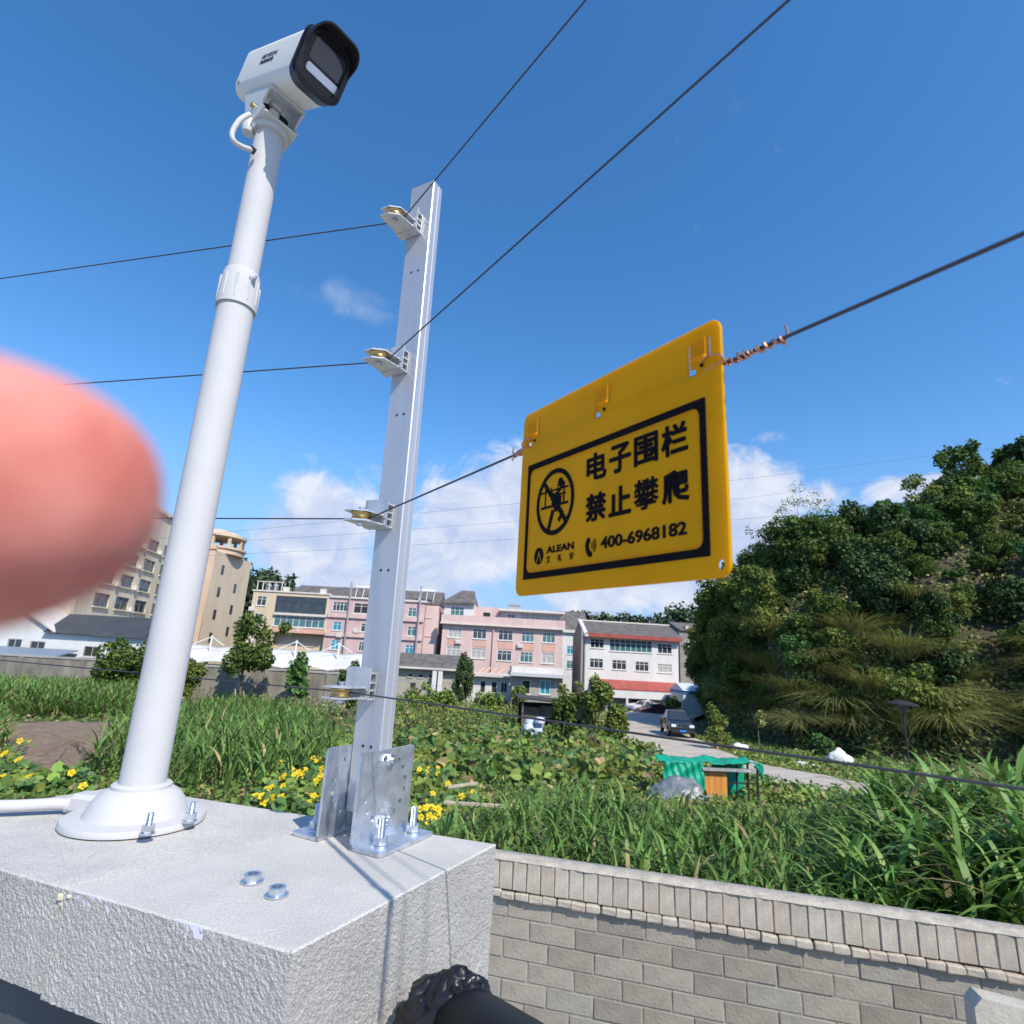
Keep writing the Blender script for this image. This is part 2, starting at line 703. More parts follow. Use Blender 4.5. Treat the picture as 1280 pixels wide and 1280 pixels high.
# ------------------------------------------------------------------ plant and soil materials
M_SOIL = mat('soil', (0.10, 0.09, 0.05), rough=0.95, color2=(0.05, 0.07, 0.022), vscale=0.7, bump=1.2, bscale=6)
M_DIRT = mat('bare_soil', (0.17, 0.115, 0.078), rough=0.95, color2=(0.29, 0.205, 0.145), vscale=2.2, bump=1.5, bscale=7)
M_GRASS = mat('grass_blade', (0.105, 0.18, 0.040), rough=0.6, spec=.25, island=0.45, transl=0.22)
M_CANE = mat('cane_leaf', (0.120, 0.22, 0.050), rough=0.55, spec=.3, island=0.55, transl=0.3)
M_NAPIER = mat('broad_grass_leaf', (0.125, 0.235, 0.050), rough=0.5, spec=.35, island=0.40, transl=0.25)
M_DRY = mat('dry_grass', (0.33, 0.265, 0.115), rough=0.7, island=0.4, transl=0.2)
M_PAMPAS = mat('silvergrass_leaf', (0.25, 0.28, 0.09), rough=0.6, spec=.3, island=0.5, transl=0.2)
M_BUSH = mat('bush_leaf', (0.098, 0.155, 0.034), rough=0.62, spec=.22, island=0.6, transl=0.3)
M_BUSH2 = mat('light_bush_leaf', (0.155, 0.205, 0.045), rough=0.62, spec=.22, island=0.5, transl=0.22)
M_DEEP = mat('dark_tree_leaf', (0.060, 0.105, 0.033), rough=0.6, spec=.22, island=0.45, transl=0.12)
M_FERN = mat('feathery_leaf', (0.085, 0.19, 0.05), rough=0.6, spec=.22, island=0.35, transl=0.2)
M_CROP = mat('crop_leaf', (0.165, 0.255, 0.052), rough=0.6, spec=.25, island=0.45, transl=0.22)
M_TARO = mat('taro_leaf', (0.085, 0.17, 0.045), rough=0.5, spec=.3, island=0.45, transl=0.2)
M_BARK = mat('bark', (0.14, 0.11, 0.08), rough=0.9, var=0.4, vscale=6, bump=1, bscale=20)
M_STEM = mat('green_stem', (0.09, 0.13, 0.03), rough=0.6, var=0.3)
M_PETAL = mat('yellow_petal', (0.85, 0.62, 0.01), rough=0.5, transl=0.25, var=0.1)
M_FARLEAF = mat('far_wood_leaf', (0.035, 0.065, 0.022), rough=0.6, island=0.45)


# ------------------------------------------------------------------ the ground
def yw(x):
    return min(14.0, max(2.0, 5.86 - 0.265 * x))


def zg(x, y):
    """height of the fields, road and village outside the yard wall"""
    if y < 10:
        return 1.7
    if y < 36:
        t = (y - 10) / 26
        return 1.7 * (1 - t)
    if y < 75:
        return -1.5 * (y - 36) / 39
    return -1.5


def hit(x, y):
    r = ray(x, y)
    lo = 3.0
    for i in range(4000):
        d = lo * 1.004
        p = Vector((0, 0, CZ)) + r * (d / r.y)
        if p.z <= zg(p.x, p.y):
            break
        lo = d
    for i in range(25):
        mid = (lo + d) / 2
        p = Vector((0, 0, CZ)) + r * (mid / r.y)
        if p.z <= zg(p.x, p.y):
            d = mid
        else:
            lo = mid
    return Vector((0, 0, CZ)) + r * (d / r.y)


def in_poly(px, py, poly):
    c = False
    n = len(poly)
    j = n - 1
    for i in range(n):
        xi, yi = poly[i]
        xj, yj = poly[j]
        if (yi > py) != (yj > py) and px < (xj - xi) * (py - yi) / (yj - yi) + xi:
            c = not c
        j = i
    return c


def zone(outline, n, seed, avoid=()):
    """n ground points inside a field whose corners are given by sight lines; evenly strewn over the field itself"""
    g = np.random.default_rng(seed)
    W = [hit(*p) for p in outline]
    poly = [(p.x, p.y) for p in W]
    xs, ys = [p[0] for p in poly], [p[1] for p in poly]
    out = []
    tries = 0
    while len(out) < n and tries < n * 60:
        tries += 1
        x, y = g.uniform(min(xs), max(xs)), g.uniform(min(ys), max(ys))
        if in_poly(x, y, poly) and y > yw(x) + .15 and not any(in_poly(x, y, a) for a in avoid):
            out.append((x, y, zg(x, y)))
    return np.array(out).reshape(-1, 3)


def build_ground():
    xs = np.concatenate([np.linspace(-1500, -120, 12), np.linspace(-100, -30, 12), np.linspace(-28, 40, 69), np.linspace(45, 120, 12), np.linspace(150, 1500, 12)])
    offs = np.concatenate([[0, .3], np.linspace(1, 40, 60), np.linspace(42, 100, 30), [130, 200, 350, 600, 1000, 1800]])
    V = []
    for o in offs:
        for x in xs:
            y = yw(x) + o
            w = 0.05 * math.sin(x * 1.3 + y * .7) + 0.04 * math.sin(y * 2.1 - x * .8)
            V.append((x, y, zg(x, y) + (w if o < 100 else 0)))
    n = len(xs)
    Fq = [(i * n + j, i * n + j + 1, (i + 1) * n + j + 1, (i + 1) * n + j) for i in range(len(offs) - 1) for j in range(n - 1)]
    struct(arr_mesh('ground', V, Fq, M_SOIL, smooth=True))
    # paved yard inside the wall
    xs = np.linspace(-60, 60, 61)
    V = [(x, -60, 0) for x in xs] + [(x, yw(x) + .05, 0) for x in xs]
    mb = MB().add(V, [(i, i + 1, 62 + i, 61 + i) for i in range(60)])
    struct(mb.build('yard_floor', mat('yard_concrete', (0.34, 0.33, 0.31), rough=0.9, var=0.2, vscale=2, bump=.5, bscale=30)))


build_ground()

M_ROAD = mat('road_concrete', (0.47, 0.41, 0.34), rough=0.9, var=0.16, vscale=0.9, bump=0.6, bscale=9)
ROAD_PX = [(820, 893, 3.6), (812, 903, 3.4), (812, 915, 3.0), (845, 938, 2.6), (900, 957, 2.2), (985, 973, 1.9), (1060, 990, 1.7), (1120, 1003, 1.7)]


def build_road():
    P = [(hit(x, y), w) for x, y, w in ROAD_PX]
    pts = []
    for i in range(len(P) - 1):
        for t in np.linspace(0, 1, 7)[:-1]:
            a, b = P[i], P[i + 1]
            p0, p3 = P[max(i - 1, 0)][0], P[min(i + 2, len(P) - 1)][0]
            q = 0.5 * ((2 * a[0]) + (b[0] - p0) * t + (2 * p0 - 5 * a[0] + 4 * b[0] - p3) * t * t + (3 * a[0] - p0 - 3 * b[0] + p3) * t ** 3)
            pts.append((q, a[1] * (1 - t) + b[1] * t))
    V, Fq, mid = [], [], []
    for i, (p, w) in enumerate(pts):
        d = (pts[min(i + 1, len(pts) - 1)][0] - pts[max(i - 1, 0)][0])
        d.z = 0
        d.normalize()
        nrm = Vector((-d.y, d.x, 0))
        for s in (-1, -.35, .35, 1):
            q = p + nrm * (w * s * (1 + .05 * math.sin(i * 1.7 + s)))
            V.append((q.x, q.y, zg(q.x, q.y) + .13))
        mid.append((p, w))
    for i in range(len(pts) - 1):
        for k in range(3):
            Fq.append((i * 4 + k, i * 4 + k + 1, i * 4 + 5 + k, i * 4 + 4 + k))
    struct(arr_mesh('road', V, Fq, M_ROAD, smooth=True))
    # widening where the cars stand
    q = [hit(*p) for p in [(770, 899), (800, 884), (905, 886), (850, 905), (838, 912), (790, 912)]]
    struct(MB().add([(p.x, p.y, zg(p.x, p.y) + .15) for p in q], [list(range(6))]).build('parking_apron', M_ROAD))
    left = [(V[i * 4][0], V[i * 4][1]) for i in range(len(pts))]
    right = [(V[i * 4 + 3][0], V[i * 4 + 3][1]) for i in range(len(pts))]
    return left + right[::-1], [(p.x, p.y) for p in q]


ROAD_POLY, APRON_POLY = build_road()
DIRT_PX = [(12, 905), (150, 905), (158, 935), (120, 962), (60, 985), (10, 950)]


def build_dirt():
    q = [hit(*p) for p in DIRT_PX]
    c = sum(q, Vector()) / len(q)
    V, n = [], 10
    ring = []
    for i in range(len(q)):
        a, b = q[i], q[(i + 1) % len(q)]
        for t in np.linspace(0, 1, 8)[:-1]:
            p = a.lerp(b, t)
            ring.append(p + Vector((random.uniform(-.25, .25), random.uniform(-.3, .3), 0)))
    V.append((c.x, c.y, zg(c.x, c.y) + .2))
    rings = 12
    for k in range(1, rings + 1):
        for p in ring:
            w = c.lerp(p, k / rings)
            V.append((w.x, w.y, zg(w.x, w.y) + (.13 + random.uniform(-.06, .09)) * (1 if k < rings else .2)))
    m = len(ring)
    FT = [(0, 1 + i, 1 + (i + 1) % m) for i in range(m)]
    Fq = [(1 + k * m + i, 1 + (k + 1) * m + i, 1 + (k + 1) * m + (i + 1) % m, 1 + k * m + (i + 1) % m) for k in range(rings - 1) for i in range(m)]
    struct(arr_mesh('bare_soil_plot', V, Fq, M_DIRT, FT=FT, smooth=True))
    return [(p.x, p.y) for p in q]


DIRT_POLY = build_dirt()

# ------------------------------------------------------------------ hills
HB = [hit(x, y) for x, y in [(876, 893), (905, 915), (1000, 938), (1100, 950), (1280, 962), (1430, 980)]]
HTOP = [(872, 822, 62), (905, 775, 56), (945, 728, 52), (1000, 692, 50), (1100, 676, 49), (1200, 640, 47), (1290, 622, 46), (1430, 622, 44)]


def hill_point(s, t):
    """s along the foot of the slope (left to right), t up the slope"""
    i = s * (len(HB) - 1)
    k = min(int(i), len(HB) - 2)
    b = HB[k].lerp(HB[k + 1], i - k)
    j = s * (len(HTOP) - 1)
    l = min(int(j), len(HTOP) - 2)
    f = j - l
    a0, a1 = HTOP[l], HTOP[l + 1]
    tp = at_d(a0[0], a0[1], a0[2]).lerp(at_d(a1[0], a1[1], a1[2]), f)
    u = min(t, 1.0)
    p = b.lerp(tp, u)
    p.z = b.z + (tp.z - b.z) * (1 - (1 - u) ** 1.9)
    if t > 1:
        p += Vector((1.0, .55, 0)).normalized() * (t - 1) * 60
        p.z -= (t - 1) ** 2 * 10
    p.x += .5 * math.sin(s * 40 + t * 7)
    p.y += .6 * math.sin(s * 31 - t * 11)
    return p


def build_hill():
    ns, nt_ = 60, 40
    V, Fq = [], []
    for a in range(ns + 1):
        for b in range(nt_ + 1):
            t = -0.04 + 2.04 * b / nt_
            p = hill_point(a / ns, max(t, 0))
            if t < 0:
                p.z -= 1.0
            V.append(p[:])
    for a in range(ns):
        for b in range(nt_):
            i = a * (nt_ + 1) + b
            Fq.append((i, i + nt_ + 1, i + nt_ + 2, i + 1))
    struct(arr_mesh('hillside', V, Fq, mat('hill_soil', (0.085, 0.07, 0.045), rough=1, color2=(0.05, 0.05, 0.024), vscale=.6, bump=1, bscale=4), smooth=True))


build_hill()


def far_hill(name, px, d, depth, seed, n, leaf):
    """a wooded rise far behind the village: a mound of earth plus its wood as one mass"""
    g = np.random.default_rng(seed)
    top = [at_d(x, y, d) for x, y in px]
    V, Fq = [], []
    for p in top:
        for k in range(9):
            a = k / 8
            zz = -2 + (p.z + 2) * math.sin(math.pi * min(1, a * 1.0)) ** .8 if 0 < a < 1 else -2.5
            V.append((p.x, d - depth / 2 + depth * a, zz))
    for i in range(len(top) - 1):
        for k in range(8):
            Fq.append((i * 9 + k, (i + 1) * 9 + k, (i + 1) * 9 + k + 1, i * 9 + k + 1))
    struct(arr_mesh('far_hill', V, Fq, mat('far_hill_soil', (0.035, 0.055, 0.02), rough=1, var=.3, vscale=.1), smooth=True))
    Vn = np.array(V).reshape(len(top), 9, 3)
    parts = []
    for c in range(n):
        i = g.integers(0, len(top) - 1)
        f = g.uniform()
        k = g.integers(0, 4)
        h = g.uniform()
        p = (Vn[i, k] * (1 - f) + Vn[i + 1, k] * f) * (1 - h) + (Vn[i, k + 1] * (1 - f) + Vn[i + 1, k + 1] * f) * h
        r = leaf * g.uniform(2.2, 4.2)
        parts.append(crown(p + np.array([0, 0, r * .3]), (r, r, r * .9), 90, leaf=leaf, clumps=6, seed=int(g.integers(1e6))))
    V2, F2 = join(parts)
    struct(arr_mesh(name, V2, F2, M_FARLEAF), 'stuff')


far_hill('far_wood', [(255, 790), (275, 745), (300, 722), (330, 728), (352, 742), (380, 760), (470, 782)], 150, 40, 3, 170, 1.3)
far_hill('far_wood', [(680, 800), (700, 786), (725, 780), (760, 784), (800, 786), (835, 776), (862, 772), (900, 778), (960, 800)], 260, 60, 4, 150, 2.0)

# ------------------------------------------------------------------ garden wall of blocks with a brick coping
W0, W1 = Vector((0.04, 5.81, 0)), Vector((3.81, 4.81, 0))
WD = (W1 - W0).normalized()                 # along the wall, left to right
WN = Vector((WD.y, -WD.x, 0))               # out of its face, towards the yard
ZUP = Vector((0, 0, 1))
WTOP = 3.0
M_BRICK = [mat('coping_brick_%d' % i, c, rough=.92, var=.16, vscale=9, bump=1.0, bscale=60) for i, c in
           enumerate([(0.44, 0.385, 0.31), (0.40, 0.352, 0.287), (0.47, 0.42, 0.345), (0.43, 0.36, 0.29)])]
M_BLOCK = [mat('cement_block_%d' % i, c, rough=.95, var=.14, vscale=7, bump=1.0, bscale=45) for i, c in
           enumerate([(0.285, 0.252, 0.200), (0.325, 0.285, 0.230), (0.25, 0.222, 0.18), (0.30, 0.275, 0.23)])]
M_MORTAR = mat('mortar', (0.30, 0.28, 0.24), rough=1, var=.25, vscale=14, bump=1.3, bscale=50)
M_MORTARL = mat('pale_mortar', (0.43, 0.385, 0.315), rough=1, var=.22, vscale=10, bump=1.3, bscale=40)


def piece_mesh(size, bev, seed):
    g = random.Random(seed)
    mb = MB().box((0, 0, 0), size, bev=bev)
    for v in mb.v:
        v += Vector((g.uniform(-1, 1), g.uniform(-1, 1), g.uniform(-1, 1))) * bev * .55
    me = bpy.data.meshes.new('piece')
    me.from_pydata(mb.v, [], mb.f)
    bm = bmesh.new(); bm.from_mesh(me)
    bmesh.ops.recalc_face_normals(bm, faces=bm.faces)
    bm.to_mesh(me); bm.free()
    return me


def build_wall():
    s0, s1 = -3.2, 7.4
    root = thing('garden_wall', 'grey cement block wall topped with upright bricks beside the tall grass', 'wall', W0 + WD * 2)
    base = world_loc(root)

    def P(s, out, z):
        return W0 + WD * s + WN * out + ZUP * z
    mb = MB().box(P((s0 + s1) / 2, -.105, 1.365), (s1 - s0, .17, 2.73), (WD, -WN, ZUP))
    mb.build('wall_core', M_MORTAR, root)
    MB().box(P((s0 + s1) / 2, -.10, WTOP - .12), (s1 - s0, .20, .235), (WD, -WN, ZUP)).build('coping_core', M_MORTAR, root)
    # mortar cap, uneven
    V, Fq = [], []
    n = 160
    g = random.Random(5)
    for i in range(n + 1):
        s = s0 + (s1 - s0) * i / n
        j = g.uniform(-.006, .006)
        for o, z in ((.018 + j, WTOP - .004), (.010 + j, WTOP + .006 + j), (-.10, WTOP + .014 + j), (-.21, WTOP + .006), (-.22, WTOP - .01)):
            V.append(P(s, o, z)[:])
    for i in range(n):
        for k in range(4):
            Fq.append((i * 5 + k, i * 5 + k + 1, i * 5 + 6 + k, i * 5 + 5 + k))
    arr_mesh('mortar_cap', V, Fq, M_MORTARL, parent=root, smooth=True)
    rotm = Matrix((WD, -WN, ZUP)).transposed().to_4x4()

    def put(me, name, c, tilt=0):
        o = bpy.data.objects.new(name, me)
        COL.objects.link(o)
        o.parent = root
        o.matrix_local = Matrix.Translation(c - base) @ rotm @ Matrix.Rotation(tilt, 4, 'Y')
    bricks = []
    for i in range(8):
        me = piece_mesh((.117, .10, .236), .005, i)
        me.materials.append(M_BRICK[i % 4])
        bricks.append(me)
    heads = []
    for i in range(6):
        me = piece_mesh((.120, .10, .056), .008, 40 + i)
        me.materials.append(M_BRICK[i % 4])
        heads.append(me)
    blocks = []
    for i in range(8):
        me = piece_mesh((.394, .10, .147), .005, 80 + i)
        me.materials.append(M_BLOCK[i % 4])
        blocks.append(me)
    s = -0.55
    i = 0
    while s < 5.1:
        put(g.choice(bricks), 'brick', P(s + g.uniform(-.003, .003), -.04 + g.uniform(-.004, .004), WTOP - .121 + g.uniform(-.003, .003)), g.uniform(-.012, .012))
        put(g.choice(heads), 'header_brick', P(s + .03 + g.uniform(-.006, .006), -.013 + g.uniform(-.006, .006), WTOP - .276 + g.uniform(-.006, .004)), g.uniform(-.03, .03))
        s += .1285
    for r_ in range(9):
        z = WTOP - .308 - .078 - .157 * r_
        s = -0.9 + (.203 if r_ % 2 else 0) + g.uniform(-.02, .02)
        while s < 5.2:
            put(g.choice(blocks), 'cement_block', P(s, -.062 + g.uniform(-.004, .004), z + g.uniform(-.002, .002)), g.uniform(-.004, .004))
            s += .405
    # the same wall beyond the frame to left and right keeps its courses
    for a, b in ((s0, -1.12), (5.45, s1)):
        MB().box(P((a + b) / 2, -.045, WTOP - .121), (b - a, .10, .236), (WD, -WN, ZUP)).build('coping_run', M_BRICK[0], root)
        MB().box(P((a + b) / 2, -.068, 1.33), (b - a, .10, 2.66), (WD, -WN, ZUP)).build('block_run', M_BLOCK[0], root)
    # low retaining wall that carries the field edge on beyond the coping to the left, and to the right
    for a, b in ((-45, s0 - .003), (s1 + .003, 30)):
        n = 24
        lo = [W0 + WD * (a + (b - a) * i / n) for i in range(n + 1)]
        vs = []
        for p in lo:
            yy = yw(p.x)
            vs += [Vector((p.x, yy - .06, 0)), Vector((p.x, yy - .06, 1.72)), Vector((p.x, yy + .12, 1.72)), Vector((p.x, yy + .12, 0))]
        fs = [(i * 4 + k, i * 4 + (k + 1) % 4, i * 4 + 4 + (k + 1) % 4, i * 4 + 4 + k) for i in range(n) for k in range(4)]
        MB().add(vs, fs + [(0, 1, 2, 3), tuple(4 * n + k for k in range(4))]).build('retaining_wall', M_MORTAR, root)
    # concrete slab leaning on the wall at its right end
    p = at_r(1262, 1268, 4.55)
    t = thing('concrete_slab', 'pale concrete slab standing against the block wall in the lower right corner', 'slab', (p.x, p.y, 0))
    ax = (WD, -WN, ZUP)
    mb = MB()
    top = at_r(1258, 1236, 4.62).z
    mb.prism([Vector((0, 0, 0)) + WD * a + ZUP * b for a, b in ((-.20, 0), (.9, 0), (.9, top - .1), (-.16, top), (-.2, top - .05))], -WN * .02, WN * .10)
    mb2 = MB()
    mb2.v = [v + Vector((p.x, p.y, 0)) for v in mb.v]; mb2.f = mb.f; mb2.mi = mb.mi; mb2.sm = mb.sm
    mb2.build('slab', mat('pale_concrete', (0.42, 0.385, 0.32), rough=.9, var=.15, vscale=5, bump=.7, bscale=30), t)


build_wall()

# ------------------------------------------------------------------ stone coated gate pier under the poles
HT = 0.18                                   # its top lies this far below the eye
ZT = CZ - HT


def stone_mat(name, color, bump, bscale, var):
    m = bpy.data.materials.new(name)
    m.use_nodes = True
    nt = m.node_tree
    L = nt.links.new
    bs = nt.nodes['Principled BSDF']
    bs.inputs['Roughness'].default_value = .92
    tc = N(nt, 'ShaderNodeTexCoord')
    n1 = N(nt, 'ShaderNodeTexNoise', i_Scale=bscale * 2.4, i_Detail=3.0, i_Roughness=.7)
    n2 = N(nt, 'ShaderNodeTexNoise', i_Scale=14.0, i_Detail=5.0, i_Roughness=.6)
    vo = N(nt, 'ShaderNodeTexVoronoi', i_Scale=bscale)
    for n in (n1, n2, vo):
        L(tc.outputs['Object'], n.inputs['Vector'])
    rp = N(nt, 'ShaderNodeValToRGB')
    rp.color_ramp.elements[0].position = .35
    rp.color_ramp.elements[0].color = (*[c * (1 - var) for c in color], 1)
    rp.color_ramp.elements[1].position = .65
    rp.color_ramp.elements[1].color = (*[min(1, c * (1 + var)) for c in color], 1)
    L(n1.outputs[0], rp.inputs[0])
    mx = N(nt, 'ShaderNodeMixRGB', blend_type='MULTIPLY')
    mx.inputs[0].default_value = .6
    L(rp.outputs[0], mx.inputs[1])
    r2 = N(nt, 'ShaderNodeValToRGB')
    r2.color_ramp.elements[0].position = .3
    r2.color_ramp.elements[0].color = (.72, .72, .74, 1)
    r2.color_ramp.elements[1].position = .6
    r2.color_ramp.elements[1].color = (1, 1, 1, 1)
    L(n2.outputs[0], r2.inputs[0])
    L(r2.outputs[0], mx.inputs[2])
    L(mx.outputs[0], bs.inputs['Base Color'])
    ad = N(nt, 'ShaderNodeMath', operation='ADD')
    L(vo.outputs['Distance'], ad.inputs[0])
    L(n1.outputs[0], ad.inputs[1])
    bp = N(nt, 'ShaderNodeBump')
    bp.inputs['Strength'].default_value = bump
    bp.inputs['Distance'].default_value = .0022
    L(ad.outputs[0], bp.inputs['Height'])
    L(bp.outputs[0], bs.inputs['Normal'])
    return m


M_STONE_TOP = stone_mat('stone_coat_top', (0.52, 0.505, 0.475), .25, 330, .24)
M_STONE_SIDE = stone_mat('stone_coat_side', (0.47, 0.455, 0.43), .65, 560, .36)
M_WHITE_PLASTIC = mat('white_plastic', (0.52, 0.52, 0.525), rough=.6, spec=.2)
M_PAINT = mat('white_pole_paint', (0.52, 0.52, 0.53), rough=.7, var=.05, vscale=9, spec=.15)
M_ZINC = mat('galvanised_steel', (0.62, 0.65, 0.70), rough=.38, metal=.85, var=.22, vscale=60, bump=.15, bscale=90)
M_BOLT = mat('zinc_bolt', (0.66, 0.70, 0.76), rough=.28, metal=.95, var=.2, vscale=120)
M_ALU = mat('anodised_aluminium', (0.52, 0.53, 0.565), rough=.42, metal=.55, var=.05, vscale=5, stretch=(30, 30, 1))
M_ALU2 = mat('aluminium_bracket', (0.58, 0.59, 0.60), rough=.45, metal=.6, var=.10, vscale=60)
M_BRASS = mat('brass', (0.55, 0.40, 0.17), rough=.36, metal=1.0, var=.15, vscale=90)
M_WIRE = mat('fence_wire_steel', (0.07, 0.07, 0.085), rough=.5, metal=.5)
M_COPPER = mat('copper_wire', (0.66, 0.34, 0.22), rough=.32, metal=.95, var=.3, vscale=200)
M_BLACK = mat('black_plastic', (0.010, 0.011, 0.014), rough=.42)
M_SIGN_SHADE = mat('sign_shadow_tone', (0.16, 0.20, 0.27), rough=.5, var=.3, vscale=60)  # unused; blue-grey of the sign's cast shadow put into a colour
M_HOLE = mat('dark_hole', (0.02, 0.02, 0.025), rough=.9)


def rough_block(name, poly, z0, z1, step, amp, parent, seed, smooth_sides=()):
    """a slab with a flat top and coarse sides: poly counter-clockwise from above, world xy"""
    g = np.random.default_rng(seed)
    ring = []
    for i in range(len(poly)):
        a, b = Vector(poly[i]), Vector(poly[(i + 1) % len(poly)])
        n = max(1, int((b - a).length / step))
        d = (b - a).normalized()
        nr = Vector((d.y, -d.x))
        sm = i in smooth_sides
        for k in range(n):
            ring.append((a.lerp(b, k / n), nr, sm or k == 0))
    m = len(ring)
    rows = max(2, int((z1 - z0) / step))
    V, Fq, MI = [], [], []
    noise = g.normal(size=(rows + 2, m)) * amp
    for r_ in range(rows + 1):
        z = z1 - .0012 - (z1 - z0) * r_ / rows
        for j, (p, nr, sm) in enumerate(ring):
            o = noise[r_, j] * (.15 if sm else 1.0)
            V.append((p.x + nr.x * o, p.y + nr.y * o, z + (0 if r_ == 0 else noise[r_ + 1, j] * .3)))
    for r_ in range(rows):
        for j in range(m):
            Fq.append((r_ * m + j, r_ * m + (j + 1) % m, (r_ + 1) * m + (j + 1) % m, (r_ + 1) * m + j))
            MI.append(1)
    o0 = len(V)
    c = sum((Vector(p) for p in poly), Vector((0, 0))) / len(poly)
    for j, (p, nr, sm) in enumerate(ring):
        e = (.0009 if not sm else .0002) + abs(noise[0, j]) * .8
        q = p - nr * e
        V.append((q.x, q.y, z1 + noise[1, j] * .03))
    for j in range(m):
        Fq.append((j, o0 + j, o0 + (j + 1) % m, (j + 1) % m))
        MI.append(0)
    V.append((c.x, c.y, z1))
    FT = [(o0 + j, len(V) - 1, o0 + (j + 1) % m) for j in range(m)]
    ob = arr_mesh(name, V, Fq, [M_STONE_TOP, M_STONE_SIDE], MI + [0] * m, parent, FT=FT)
    bm = bmesh.new(); bm.from_mesh(ob.data)
    bmesh.ops.recalc_face_normals(bm, faces=bm.faces)
    bm.to_mesh(ob.data); bm.free()
    return ob


def xy(p):
    return Vector((p.x, p.y))


A_ = xy(at_z(365, 1190, ZT))
B_ = xy(at_z(620, 1055, ZT))
C_ = xy(at_z(140, 980, ZT))
Lp = xy(at_z(0, 1085, ZT))
A_DIR = (Lp - A_).normalized()
D_ = A_ + A_DIR * .62
C_ = B_ + (C_ - B_).normalized() * .49
G1 = xy(at_z(505, 1115, ZT))               # where the sign's cast shadow turns down the right face
G1 = A_ + (B_ - A_) * ((G1 - A_).dot(B_ - A_) / (B_ - A_).length_squared)
G2 = xy(at_z(440, 1065, ZT))
gd = (G2 - G1).normalized()


def line_x(p, d, a, b):
    """where the line p + t d crosses the segment line a-b"""
    e = b - a
    den = d.x * e.y - d.y * e.x
    t = ((a.x - p.x) * e.y - (a.y - p.y) * e.x) / den
    return p + d * t


G3 = line_x(G1, gd, B_, C_)
K1 = xy(at_z(90, 1105, ZT))
K1 = A_ + A_DIR * (K1 - A_).dot(A_DIR)
kd = (xy(at_z(420, 1030, ZT)) - K1).normalized()
K2 = line_x(K1, kd, B_, C_)


